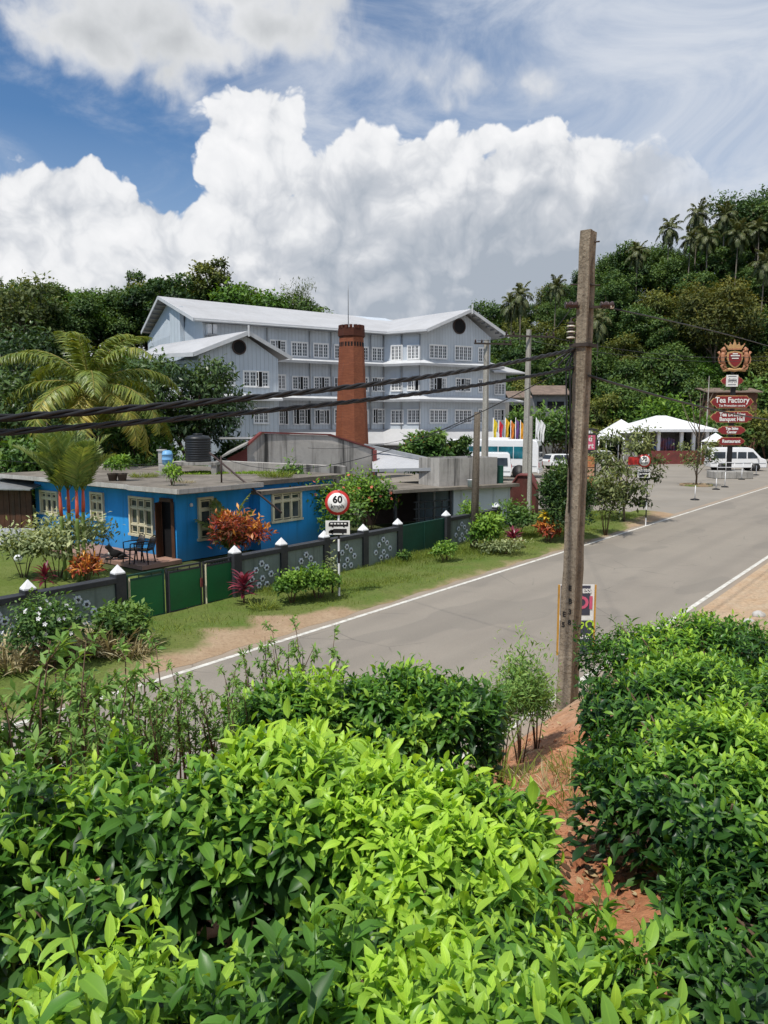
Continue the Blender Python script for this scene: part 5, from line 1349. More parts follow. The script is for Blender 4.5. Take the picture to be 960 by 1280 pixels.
for z in (.05, 1.1): f.bar(AB(a, BWL, z), AB(b, BWL, z), .06, .06)
for q in (a+.02, b-.02, (a+b)/2): f.bar(AB(q, BWL, .03), AB(q, BWL, 1.12), .06, .06, up=(1, 0, 0))
f.build('frame', M_GREEND, G2, world=True)

# ---------------- plastic armchairs and the dog on the porch
def make_chair(label, loc, rz, group):
    T = thing('armchair', label, 'chair', loc, rz, group)
    s = MB(); s.box((0, 0, .43), (.46, .44, .03)); s.build('seat', M_PLASTB, T, bevel=.01)
    bk = MB()
    n = 7
    for k in range(n):
        x = -.2+.4*k/(n-1); bk.tube([(x, .21, .45), (x, .26, .65), (x*.93, .32, .86-.05*abs(x)/.2)], .012, 6)
    bk.tube([(-.23, .2, .43), (-.23, .27, .68), (-.17, .325, .86), (0, .34, .9), (.17, .325, .86), (.23, .27, .68), (.23, .2, .43)], .018, 6); bk.build('backrest', M_PLASTB, T)
    for sx_ in (-1, 1):
        a = MB(); a.tube([(sx_*.25, -.2, .44), (sx_*.27, -.2, .64), (sx_*.27, .0, .66), (sx_*.24, .26, .66)], .02, 6); a.build('armrest', M_PLASTB, T)
        for sy in (-1, 1): l = MB(); l.tube([(sx_*.21, sy*.19, .42), (sx_*.25, sy*.24, 0)], [.026, .018], 6); l.build('leg', M_PLASTB, T)
    return T
make_chair('dark brown plastic armchair on the porch, the one further from the open door', G(167, 703, .13), RANG-R(100), 'porch armchairs')
make_chair('dark brown plastic armchair on the porch, the one nearest the open door', G(181, 704, .13), RANG-R(150), 'porch armchairs')
def skin_body(name, pts, edges, rad, mat, parent, sub=2):
    me = bpy.data.meshes.new(name); me.from_pydata(pts, edges, []); me.update()
    o = link(name, me, parent); me.materials.append(mat)
    o.modifiers.new('skin', 'SKIN'); 
    for i, r in enumerate(rad): me.skin_vertices[0].data[i].radius = (r, r) if not hasattr(r, '__len__') else r
    me.skin_vertices[0].data[0].use_root = True
    s = o.modifiers.new('sub', 'SUBSURF'); s.levels = sub; s.render_levels = sub
    dg = bpy.context.evaluated_depsgraph_get(); m2 = bpy.data.meshes.new_from_object(o.evaluated_get(dg))
    o.modifiers.clear(); o.data = m2; bpy.data.meshes.remove(me)
    for p in m2.polygons: p.use_smooth = True
    return o
dp_ = G(146, 699, .13)
DG = thing('dog', 'black dog with white chest lying on the porch, head up', 'dog', dp_, R(200))
# x forward; lying with forelegs out and hind legs folded
pts_d = [(-.22, 0, .14), (-.05, 0, .17), (.10, 0, .21), (.17, 0, .29), (.21, 0, .39), (.26, 0, .43), (.36, 0, .41),
  (.12, .08, .12), (.18, .09, .03), (.36, .085, .025), (.12, -.08, .12), (.18, -.09, .03), (.36, -.085, .025),
  (-.2, .09, .12), (-.06, .13, .10), (-.18, .14, .035), (-.02, .15, .025), (-.2, -.09, .12), (-.06, -.13, .10), (-.18, -.14, .035), (-.02, -.15, .025),
  (-.32, .02, .08), (-.45, .08, .03), (-.5, .18, .02), (.225, .05, .47), (.205, .065, .56), (.225, -.05, .47), (.205, -.065, .56)]
edg = [(0, 1), (1, 2), (2, 3), (3, 4), (4, 5), (5, 6), (2, 7), (7, 8), (8, 9), (2, 10), (10, 11), (11, 12), (0, 13), (13, 14), (14, 15), (15, 16), (0, 17), (17, 18), (18, 19), (19, 20), (0, 21), (21, 22), (22, 23), (5, 24), (24, 25), (5, 26), (26, 27)]
rad = [.13, .13, .14, .10, .085, .07, .035, .05, .03, .022, .05, .03, .022, .075, .05, .03, .02, .075, .05, .03, .02, .025, .016, .01, .028, .006, .028, .006]
skin_body('body', pts_d, edg, rad, M_BLACKF, DG)
ch = MB(); ch.lathe((.205, 0, .20), [(.0, -.075), (.05, -.05), (.065, 0), (.045, .05), (0, .07)], 10, axis=(.7, 0, .7)); ch.build('chest_patch', M_WHITEF, DG)
nz = MB(); nz.lathe((.395, 0, .415), [(0, -.012), (.014, -.004), (.014, .004), (0, .012)], 8); nz.build('nose', M_TANK, DG)
# ---------------- left yard
shp = D(14, 660, 27)
SHD = thing('timber_shed', 'dark brown timber shed at the left edge beside the blue house', 'shed', G(10, 672), R(-8))
s = MB()
for k in range(16): s.box((-2.6+k*.24, 0, .95), (.22, .05+.02*(k % 2), 1.9))
s.build('wall', M_WOODD, SHD); s = MB(); s.prism([(-2.8, -.5, 1.95), (1.4, -.5, 1.95), (1.4, 2.2, 2.35), (-2.8, 2.2, 2.35)], (0, 0, .05)); s.build('roof', M_SILVER, SHD)
sh2 = MB(); cpt = G(2, 683)
for k in range(14):
    x = -.9+k*.14; sh2.add([(x, 0, 0), (x+.07, -.03, 0), (x+.07, .40, .62), (x, .43, .62)], [(0, 1, 2, 3)]); sh2.add([(x+.07, -.03, 0), (x+.14, 0, 0), (x+.14, .43, .62), (x+.07, .40, .62)], [(0, 1, 2, 3)])
o = sh2.build('roofing_sheet', M_SILVER, None); o.location = cpt; props(o, 'old grey corrugated roofing sheet leaning beside the lawn', 'sheet')
bl_ = MB(); bl_.lathe((0, 0, .13), [(.0, -.13), (.08, -.1), (.13, -.02), (.125, .05), (.07, .11), (0, .125)], 14); o = bl_.build('clay_ball', M_WHITEP, None); o.location = G(23, 703, .08); props(o, 'pale round object lying on the lawn near the shrubs', 'ball')
# ------------------------------------------------------------------ sheds and walls between the house and the factory
def facing(name, label, cat, pix, d, depth, mat, part='wall', d2=None):
    'a wall drawn as a polygon standing at forward distance d (optionally turning to d2 at its right end)'
    us = [p[0] for p in pix]; u0, u1 = min(us), max(us)
    P = [D(u, v, d if d2 is None else d+(d2-d)*(u-u0)/(u1-u0)) for u, v in pix]
    return P
# red-coped concrete wall
P = facing('', '', '', [(309, 596), (309, 558), (327, 542), (412, 544.5), (468, 562.5), (468, 596)], 34, .3, None, d2=37)
nb = (P[5]-P[0]); nb.z = 0; nb.normalize(); bk = Vector((-nb.y, nb.x, 0))
T = thing('gable_wall', 'big stained concrete gable wall with a dark red coping behind the blue house', 'wall', fl(P[0], 0), math.atan2(nb.y, nb.x))
m = MB(); PP = [fl(P[0], 0)]+P[1:5]+[fl(P[5], 0)]; m.prism(PP, bk*.25); m.build('wall', M_STAIN, T, world=True)
for i in range(1, 4):
    c = MB(); c.bar(P[i]+bk*.1+Vector((0, 0, .05)), P[i+1]+bk*.1+Vector((0, 0, .05)), .36, .075); c.build('coping', M_RUSTR, T, world=True)
c = MB(); c.bar(fl(P[4], 0)-bk*.05, P[4]-bk*.05, .2, .2, up=(1, 0, 0)); c.build('edge_pillar', M_RUSTR, T, world=True)
rf2 = MB(); rf2.prism([P[2]+bk*.26-Vector((0, 0, .25)), P[3]+bk*.26-Vector((0, 0, .25)), P[3]+bk*8-Vector((0, 0, .4)), P[2]+bk*8-Vector((0, 0, .4))], (0, 0, .1)); rf2.build('roof', M_WROOF, T, world=True)
# low parapet in front of it
P = facing('', '', '', [(272, 600), (272, 576), (434, 583), (434, 600)], 31, .2, None, d2=33)
T = thing('parapet', 'low stained concrete parapet in front of the red-coped wall', 'parapet', fl(P[0], 0)); m = MB(); m.prism([fl(P[0], 0), P[1], P[2], fl(P[3], 0)], Vector((-.2, .6, 0))); m.build('wall', M_STAIN, T, world=True, bevel=.01)
# small red-tiled lean-to left of the gable wall
T = thing('lean_to', 'small rusty lean-to roof at the left end of the gable wall', 'lean-to', fl(D(290, 590, 35), 0))
m = MB(); m.prism([D(276, 573, 33), D(309, 556, 33.6), D(318, 549, 37), D(285, 566, 37)], (0, 0, .08)); m.build('roof', M_CONC, T, world=True); m = MB(); m.prism([fl(D(284, 570, 33.8), 0), fl(D(309, 570, 34), 0), D(309, 560, 34), D(284, 573, 33.8)], (0, .1, 0)); m.build('wall', M_RUSTR, T, world=True)
# carport with white sheet roof
T = thing('carport', 'open carport with white sheet roof and grey steel beams right of the gable wall', 'carport', fl(D(520, 600, 34), 0))
m = MB(); m.prism([D(464, 562, 40), D(553, 580, 34), D(545, 588, 32), D(466, 590, 35)], (0, 0, .05)); m.build('roof', M_WROOF, T, world=True)
b_ = MB(); b_.bar(D(456, 557, 39), D(556, 579, 33.6), .12, .18); b_.build('beam', M_GUTTER, T, world=True)
b_ = MB(); b_.bar(D(466, 588, 35), D(545, 586.5, 32), .1, .14); b_.build('beam', M_GUTTER, T, world=True)
b_ = MB(); b_.bar(D(553, 581, 33.8), D(545, 588, 32), .1, .14); b_.build('beam', M_GUTTER, T, world=True)
for (u, v, d) in ((549, 584, 33), (470, 588, 35.4), (543, 588, 32.1)):
    q = D(u, v, d); b_ = MB(); b_.tube([fl(q, 0), q], .06, 8); b_.build('post', M_GUTTER, T, world=True)
# shed with flat slab and open verandah, tank wall above
p0, p1 = D(492, 612, 30.2), D(641, 609, 33.5); sd_ = (p1-p0); sd_.z = 0; L_ = sd_.length; sd_.normalize(); sb_ = Vector((-sd_.y, sd_.x, 0))
T = thing('shed', 'low shed with a flat concrete slab and dark open verandah behind the wall', 'shed', fl(p0, 0), math.atan2(sd_.y, sd_.x))
zs_ = p0.z
m = MB(); m.box((L_/2, 1.5, zs_-.07), (L_+.3, 3.6, .14)); m.build('roof', M_ROOFC, T, bevel=.01)
m = MB(); m.box((L_*.74, 1.6, (zs_-.14)/2), (L_*.5, 3.0, zs_-.14)); m.build('wall', M_SIDEP, T)
m = MB(); m.box((L_*.24, 2.9, (zs_-.14)/2), (L_*.48, .1, zs_-.14)); m.build('back_wall', M_DARKBR, T)
for x in (.15, L_*.2, L_*.46): b_ = MB(); b_.box((x, .1, (zs_-.14)/2), (.1, .1, zs_-.14)); b_.build('post', M_COPE, T)
b_ = MB()
for z in (.55, .95, 1.25): b_.box((L_*.31, .05, z), (L_*.3, .04, .05))
for k in range(5): b_.box((L_*(.18+.07*k), .055, .7), (.035, .035, 1.1))
b_.build('railing', M_COPE, T)
p0, p1 = D(549, 607, 31.6), D(621, 607, 33.2); q = D(549, 573.5, 31.6); hd = (p1-p0); hd.z = 0; LL = hd.length; hd.normalize()
T = thing('water_trough', 'black stained concrete tank standing on the shed slab', 'tank', fl(p0, zs_), math.atan2(hd.y, hd.x))
m = MB(); hgt = q.z-zs_
for (cx_, cy_, sx_, sy_) in ((LL/2, .06, LL, .12), (LL/2, 1.54, LL, .12), (.06, .8, .12, 1.36), (LL-.06, .8, .12, 1.36)): m.box((cx_, cy_, hgt/2), (sx_, sy_, hgt))
m.build('wall', M_STAIN, T); m = MB(); m.box((LL/2, .8, hgt*.8), (LL-.24, 1.36, .04)); m.build('water', M_GLASS, T)
gp_ = D(625, 607, 33.4); m = MB(); m.box((0, 0, .4), (.28, .05, .82)); o = m.build('green_panel', M_GREEND, None, bevel=.01); o.location = (gp_.x, gp_.y, zs_); props(o, 'dark green sheet standing at the right end of the stained tank', 'panel')
b3 = MB(); bb = D(467, 600, 31); q = D(588, 606, 31.5)
b3.lathe((0, 0, 0), [(.11, 0), (.13, .3), (.14, .31), (.12, .31), (.1, .05)], 14); o = b3.build('bucket', M_WHITEP, None); o.location = (q.x, q.y, zs_); props(o, 'small pale bucket on the shed slab behind the wooden post', 'bucket')
# red-brown hut with pointed top
p = G(655, 645); hp = D(655, 594, p.y).z
T = thing('garden_hut', 'small red-brown boarded hut with a pointed top behind the thin pale pole', 'hut', p, R(-20))
w_ = .62; he = hp-.55
m = MB(); m.prism([(-w_, -.5, 0), (w_, -.5, 0), (w_, -.5, he), (.28, -.5, hp), (-.28, -.5, hp), (-w_, -.5, he)], (0, 1.0, 0)); m.build('wall', M_HUT if 'M_HUT' in globals() else pmat('red_brown_boards', (.105, .030, .024), .7, .3, 2, .2, 16, streak=.3), T)
m = MB()
for a, b in (((-w_-.06, he-.06), (-.26, hp+.04)), ((-.28, hp+.03), (.28, hp+.03)), ((.26, hp+.04), (w_+.06, he-.06))): m.bar((a[0], 0, a[1]), (b[0], 0, b[1]), .06, 1.14, up=(0, 1, 0))
m.build('roof', M_RUSTR, T)
# ------------------------------------------------------------------ poles, wires, signs, vehicles
def polemat(name, c1, c2, dark):
    m, t, bs, out = newmat(name)
    co = coords(t); n1 = t.noise(co, 1.6, 7, .65); n2 = t.noise(co, 22, 6, .7); sn = t.noise(scaled(t, co, 7, 7, .35), 1.4, 5, .7)
    c = t.mix(t.lin(n1, .35, .65), c1, c2); c = t.mix(t.lin(sn, .48, .68, 0, .7), c, dark); c = t.mix(t.lin(n2, .52, .72, 0, .75), c, tuple(k*.4 for k in dark))
    ho = t.vor(co, 16, 1); c = t.mix(t.math('MULTIPLY', t.math('SUBTRACT', 1, t.step(ho, .10, .2)), t.lin(n1, .45, .6, 0, .8)), c, (.03, .026, .02))
    t.put(bs.inputs['Base Color'], c); bs.inputs['Roughness'].default_value = .95; bs.inputs['Specular IOR Level'].default_value = .1
    b = t.new('ShaderNodeBump'); b.inputs['Strength'].default_value = .8; b.inputs['Distance'].default_value = .02; t.put(b.inputs['Height'], t.math('ADD', n2, t.math('MULTIPLY', ho, .5))); t.put(bs.inputs['Normal'], b.outputs[0])
    return m
M_POLE = polemat('weathered_pole_concrete', (.33, .275, .205), (.20, .165, .12), (.085, .068, .05))
M_POLEL = polemat('pale_pole_concrete', (.44, .42, .37), (.36, .34, .30), (.20, .18, .15))
M_PWOOD = polemat('old_post_wood', (.16, .135, .105), (.11, .09, .07), (.06, .05, .04))
M_CABLE = pmat('black_cable', (.016, .016, .017), .5, .3, 6, .1, 40, spec=.4)
M_WIRE = pmat('thin_wire', (.03, .03, .032), .6, .2, 6, 0, 40)
M_PORC = pmat('white_porcelain', (.66, .60, .50), .3, .15, 8, 0, 40, grime=.4, dirt=(.2, .11, .05))
M_PORCB = pmat('brown_porcelain', (.045, .022, .018), .25, .2, 8, 0, 40, spec=.5)
M_IRON = pmat('rusty_iron', (.055, .042, .035), .8, .3, 6, .2, 30)
M_SRED = pmat('sign_red', (.50, .035, .03), .45, .15, 4, .03, 30, grime=.15)
M_SWHITE = pmat('sign_white', (.72, .71, .67), .5, .1, 4, .03, 30, grime=.2)
M_SBLACK = pmat('sign_black', (.012, .012, .013), .5, .2, 4, .03, 30)
M_MAROON = pmat('maroon_board', (.215, .022, .024), .5, .15, 2, .05, 30, grime=.1)
M_GOLD = pmat('gold_paint', (.50, .30, .13), .45, .25, 4, .1, 20)
M_BRONZE = pmat('bronze_paint', (.42, .19, .10), .5, .3, 5, .15, 20)
M_PINKP = pmat('pink_panel', (.55, .10, .17), .5, .1, 3, 0, 20)
M_FOODY = pmat('food_picture', (.55, .33, .13), .5, .55, 4.5, 0, 18, col2=(.42, .09, .05))
M_FOOD2 = pmat('food_picture_pale', (.60, .42, .30), .5, .55, 5.5, 0, 18, col2=(.45, .2, .10))
M_NAVY = pmat('navy_panel', (.045, .050, .075), .4, .15, 3, 0, 20, spec=.5)
M_LIMEP = pmat('lime_lettering', (.42, .62, .06), .5, .1, 3, 0, 20)
M_ORANGE = pmat('orange_frame_paint', (.52, .27, .05), .5, .2, 5, .05, 20, grime=.3)
M_VANW = pmat('white_car_paint', (.72, .73, .74), .25, .04, 1.5, 0, 20, spec=.5, coat=.5)
M_BUSBLUE = glassmat('blue_tinted_glass', (.008, .062, .08), .06)
M_RUBBER = pmat('tyre_rubber', (.02, .02, .02), .8, .2, 6, .1, 40)
M_LRED = pmat('red_lamp', (.45, .02, .02), .3, .1, 5, 0, 20, spec=.5)
M_BRIGHTM = pmat('bright_metal', (.55, .56, .57), .35, .1, 5, 0, 20, metal=.7)

def text(parent, s, center, right, size, mat, name='lettering', up=(0, 0, 1), normal=None, depth=.004, sx_=1.0, bold=0.0, align='CENTER', shear=0.0):
    cu = bpy.data.curves.new('txt', 'FONT'); cu.body = s; cu.size = size; cu.align_x = align; cu.align_y = 'CENTER'; cu.extrude = depth; cu.offset = bold; cu.shear = shear; cu.resolution_u = 3
    to = bpy.data.objects.new('txt', cu); COL.objects.link(to)
    dg = bpy.context.evaluated_depsgraph_get(); me = bpy.data.meshes.new_from_object(to.evaluated_get(dg))
    bpy.data.objects.remove(to); bpy.data.curves.remove(cu)
    r = Vector(right).normalized(); u = Vector(up); n = r.cross(u).normalized()
    M = Matrix((r*sx_, u, n)).transposed().to_4x4(); M.translation = Vector(center)
    if parent is not None: M = wm(parent).inverted() @ M
    me.transform(M); me.materials.clear(); me.materials.append(mat); me.name = name
    return link(name, me, parent)

# ---------------- tall concrete pole in front
PB = G(708.5, 884); PB.z = bz(PB.x, PB.y)-.05; pt_ = D(735.5, 289, PB.y)
PL = thing('utility_pole', 'tall weathered concrete pole beside the near road edge, carrying the thick black cables', 'utility pole', PB, R(-38))
hgt = pt_.z-PB.z; lx, ly = (Matrix.Rotation(R(38), 3, 'Z') @ Vector((pt_.x-PB.x, 0, 0))).xy
def isec(a, b, tf, tw):          # half sizes, flange, web
    return [(-a, -b), (a, -b), (a, -b+tf), (tw, -b+tf*1.5), (tw, b-tf*1.5), (a, b-tf), (a, b), (-a, b), (-a, b-tf), (-tw, b-tf*1.5), (-tw, -b+tf*1.5), (-a, -b+tf)]
pm = MB(); V = []; Fc = []; nz_ = 26; r_ = random.Random(3)
for k in range(nz_+1):
    f = k/nz_; s = 1-.30*f; solid = f > .93 or f < .05
    sec = isec(.118*s, .165*s, .09*s, .115*s if solid else .035*s)
    for (x, y) in sec: V.append((x+lx*f+r_.uniform(-.009, .009), y+ly*f+r_.uniform(-.009, .009), hgt*f))
for k in range(nz_):
    for q in range(12): Fc.append((k*12+q, k*12+(q+1) % 12, (k+1)*12+(q+1) % 12, (k+1)*12+q))
Fc.append(tuple(range(12))[::-1]); Fc.append(tuple(nz_*12+q for q in range(12)))
pm.add(V, Fc); pm.build('shaft', M_POLE, PL, bevel=.008)
def pole_at(v): 
    'point on the pole axis seen at image row v'
    p = D(720, v, PB.y); f = (p.z-PB.z)/hgt; return Vector((PB.x+(pt_.x-PB.x)*f, PB.y, p.z))
cr_, cu_ = Vector((1, 0, 0)), Vector((0, 0, 1))
# iron band, bracket and insulators
b = pole_at(432); m = MB(); m.box(b, (.30, .34, .05), rz=R(-38)); m.build('iron_band', M_IRON, PL, world=True)
def insul(p, axis, mats, nd, r=.055, st=.045):
    for k in range(nd):
        m = MB(); m.lathe(p+Vector(axis)*st*k, [(r*.45, 0), (r, .008), (r*1.0, .02), (r*.5, .034), (r*.45, .045)], 14, axis=axis); m.build('insulator', mats[k % len(mats)], PL, world=True)
b = pole_at(384)
m = MB(); m.bar(b+Vector((-.26, -.05, 0)), b+Vector((.40, -.05, -.01)), .05, .035); m.build('bracket', M_IRON, PL, world=True)
for x0, sgn in ((-.12, -1), (.20, 1)):
    for k in range(2):
        m = MB(); m.lathe(b+Vector((x0+sgn*(.06+.09*k), -.08, .02)), [(.045, -.05), (.055, -.03), (.03, 0), (.055, .03), (.045, .05)], 14, axis=(1, 0, .1)); m.build('insulator', M_PORCB, PL, world=True)
m = MB(); m.lathe(b+Vector((.38, -.08, .0)), [(.02, -.03), (.035, -.02), (.035, .02), (.02, .03)], 12, axis=(1, 0, 0)); m.build('insulator', M_PORC, PL, world=True)
b2 = pole_at(424)+Vector((-.205, -.05, 0)); insul(b2, (0, 0, 1), [M_PORC, M_IRON], 6, .065, .042)
m = MB(); m.tube([b2-Vector((0, 0, .06)), b2+Vector((0, 0, .3)), b2+Vector((.14, .02, .34))], .014, 6); m.build('bracket', M_IRON, PL, world=True)
bt = pole_at(303); m = MB(); m.tube([bt+Vector((.05, 0, 0)), bt+Vector((.17, -.02, .01))], .012, 6); m.build('bolt', M_IRON, PL, world=True)
bt = pole_at(357); m = MB(); m.tube([bt+Vector((-.24, -.03, .01)), bt+Vector((.2, -.03, .0))], .012, 6); m.build('bolt', M_IRON, PL, world=True)
# hanging loops of black cable on the left side
m = MB(); a = pole_at(436)+Vector((-.14, -.08, 0)); b = pole_at(462)+Vector((-.15, -.08, 0))
for (dx, v1) in ((-.10, 600), (-.05, 560)):
    c = pole_at(v1)+Vector((-.12, -.1, 0)); m.tube([a, a+Vector((dx-.03, 0, -.25)), a.lerp(c, .45)+Vector((dx, 0, 0)), a.lerp(c, .75)+Vector((dx*.9, 0, 0)), c], .012, 6)
for dx in (-.16, -.09):
    p = [a.lerp(b, f)+Vector((dx*math.sin(f*PI)*2.0-.12*f, -.02, -.1*math.sin(f*PI))) for f in (0, .25, .5, .75, 1)]; m.tube(p, .014, 6)
m.tube([b, b+Vector((-.05, 0, -.2)), pole_at(520)+Vector((-.17, -.08, 0)), pole_at(640)+Vector((-.13, -.1, 0))], .011, 6)
m.build('cable_loop', M_CABLE, PL, world=True)
# painted marks on the face turned to the left
fd = Vector((math.cos(R(-38)), math.sin(R(-38)), 0)); fn = Vector((fd.y, -fd.x, 0))
def face_pt(v, off):
    p = pole_at(v); f = (p.z-PB.z)/hgt; return p+fn*(.166*(1-.30*f)+.006)+fd*off
for (s, v, o, z_) in (('E', 733, .03, .11), ('B', 749, .045, .11), ('3', 762, .05, .11), ('8', 775, .05, .11), ('E', 766, -.045, .11), ('5', 779, -.05, .11)):
    text(PL, s, face_pt(v, o), fd, z_, M_SBLACK, 'painted_mark', depth=.002, bold=.003)

# ---------------- cables
def sagline(a, b, sag, n=40):
    a, b = Vector(a), Vector(b); return [a.lerp(b, k/n)-Vector((0, 0, 4*sag*(k/n)*(1-k/n))) for k in range(n+1)]
def through(a, v_pts):
    'least squares sag: a curve from a along the pole line passing near given image points'
    return None
def bundle(label, pts, r=.017, pitch=.55, n=3, strand=.013, name='cable'):
    m = MB(); P = [Vector(p) for p in pts]
    # resample finely
    cum = [0]
    for i in range(1, len(P)): cum.append(cum[-1]+(P[i]-P[i-1]).length)
    L = cum[-1]; N = min(420, int(L/.06)); out = []
    j = 0
    for k in range(N+1):
        s = L*k/N
        while j < len(P)-2 and cum[j+1] < s: j += 1
        f = (s-cum[j])/max(1e-6, cum[j+1]-cum[j]); out.append((P[j].lerp(P[j+1], f), s))
    T_ = (P[-1]-P[0]).normalized(); X = T_.cross(Vector((0, 0, 1))).normalized(); Y = X.cross(T_)
    for q in range(n):
        m.tube([p+X*r*math.cos(2*PI*(s/pitch+q/n))+Y*r*math.sin(2*PI*(s/pitch+q/n)) for p, s in out], strand, 6)
    o = m.build(name, M_CABLE, None, fixn=False); return props(o, label, 'cable')
aL_ = Vector((PB.x, PB.y, 0))-RA*30
def span_left(v0, vl, dx=-.15):
    'from the pole at row v0 back along the road, crossing the left frame edge at row vl'
    a = pole_at(v0)+Vector((dx, -.08, 0)); d = ray(0, vl); k = (a.y*d.x-a.x*d.y)/(-RA.x*d.y+RA.y*d.x)*-1
    # horizontal distance along -RA where it crosses u=0
    t_ = (a.x*d.y-a.y*d.x)/(RA.x*d.y-RA.y*d.x); c = a-RA*t_; z = H+d.z*(c.y/d.y)
    S = (a.z-z)/(4*(t_/30)*(1-t_/30))
    return sagline(a, a-RA*30, S, 60)
bundle('thick twisted black cable, the upper of two crossing the picture to the left', span_left(437, 523), .016, .7, 3, .0135)
bundle('thick twisted black cable, the lower of two crossing the picture to the left', span_left(460, 541), .0135, .6, 3, .0115)
def span_right(v0, u, v, dx=.1, r=.016, label=''):
    a = pole_at(v0)+Vector((dx, -.05, 0)); d = ray(u, v); t_ = (a.x*d.y-a.y*d.x)/(d.x*RA.y-d.y*RA.x)
    c = a+RA*t_; z = H+d.z*(c.y/d.y); S = (a.z-z)/(4*(t_/38)*(1-t_/38))
    pts = sagline(a, a+RA*38, S, 50)
    o = MB().tube(pts, r, 6).build('cable', M_CABLE, None, fixn=False); props(o, label, 'cable')
span_right(470, 887, 511, label='single black cable running down right from the tall pole past the signboards', r=.019)
span_right(386, 900, 416, .38, .011, 'thin black wire running right from the brown insulators of the tall pole')
# ---------------- poles farther along
def far_pole(name, label, u, vt, vb, y, r0, r1, mat, arm=None, square=True, lean=0.0):
    b = D(u, vb, y); b.z = 0; tz = D(u, vt, y).z
    T = thing(name, label, 'utility pole', b, R(12))
    m = MB(); m.tube([(0, 0, -.2), (lean*.5, 0, tz*.5), (lean, 0, tz)], [r0, (r0+r1)/2, r1], 4 if square else 9, smooth=not square); m.build('shaft', mat, T)
    if arm:
        for (v, L0, L1) in arm:
            z = D(u, v, y).z; a = MB(); a.box(((L0+L1)/2, -r1-.05, z), (L1-L0, .09, .10)); a.build('crossarm', M_IRON, T)
            for x in (L0+.08, L0+.5, L1-.5, L1-.08):
                i_ = MB(); i_.lathe((x, -r1-.05, z+.05), [(.03, 0), (.07, .05), (.05, .12), (.06, .16), (.02, .2)], 8); i_.build('insulator', M_PORCB, T)
    return T, b, tz
T1, b1, z1 = far_pole('utility_pole', 'concrete pole with a crossarm in front of the right end of the grey factory', 605.5, 425, 600, 48, .26, .17, M_POLEL, [(430, -.9, 1.6)])
T2, b2_, z2 = far_pole('utility_pole', 'pale concrete pole with iron crossarm behind the red-brown hut', 656.5, 412, 618, 43, .24, .15, M_POLEL, [(421, -1.5, 1.5)])
far_pole('thin_pole', 'thin pale pole standing right behind the red-brown hut, shorter than the others', 661, 520, 652, 34.2, .12, .09, M_POLEL)
far_pole('wooden_post', 'old weathered dark wooden post on the grass verge by the dark green gate', 592.5, 515, 689, 25.9, .15, .11, M_PWOOD, square=False, lean=.05)
def wire(label, a, b, sag, r=.008, n=24):
    o = MB().tube(sagline(a, b, sag, n), r, 5, caps=False).build('wire', M_WIRE, None, fixn=False); return props(o, label, 'wire')
za_ = D(605.5, 430, 48).z+.2; zb_ = D(656.5, 421, 43).z+.2
for k, dx in enumerate((-.6, .6)):
    wire('wire strung between the two crossarm poles by the factory', (b1.x+dx, 47.8, za_), (b2_.x+dx, 42.8, zb_), .15, .016)['group'] = 'wires between the crossarm poles'
wire('thin wire from the tall concrete pole to the crossarm pole by the hut', pole_at(384)+Vector((-.2, -.05, 0)), (b2_.x, 42.9, zb_), .5, .008)
wire('upper of two far wires crossing the hillside right of the tall pole', (b2_.x+.6, 43, zb_-.1), D(1010, 439, 70), .9, .016)
wire('lower of two far wires crossing the hillside right of the tall pole', (b2_.x-.6, 43, zb_-.3), D(1010, 444, 70), .9, .016)
wire('slack service wire from the wooden post to the grey factory wall', (D(592.5, 520, 25.9)), D(500, 540, 62), .6, .012)
wire('service wire from the wooden post down to the left over the carport', (D(592.5, 524, 25.9)), D(385, 560, 33), .35, .009)
wire('black service wire from the tall pole to the blue house roof', pole_at(455)+Vector((-.15, -.08, 0)), D(277, 572, 25.5), .9, .008)
wire('thin service wire passing over the blue house roof to the left edge', D(277, 572, 25.5), D(-30, 572, 23), .25, .007)

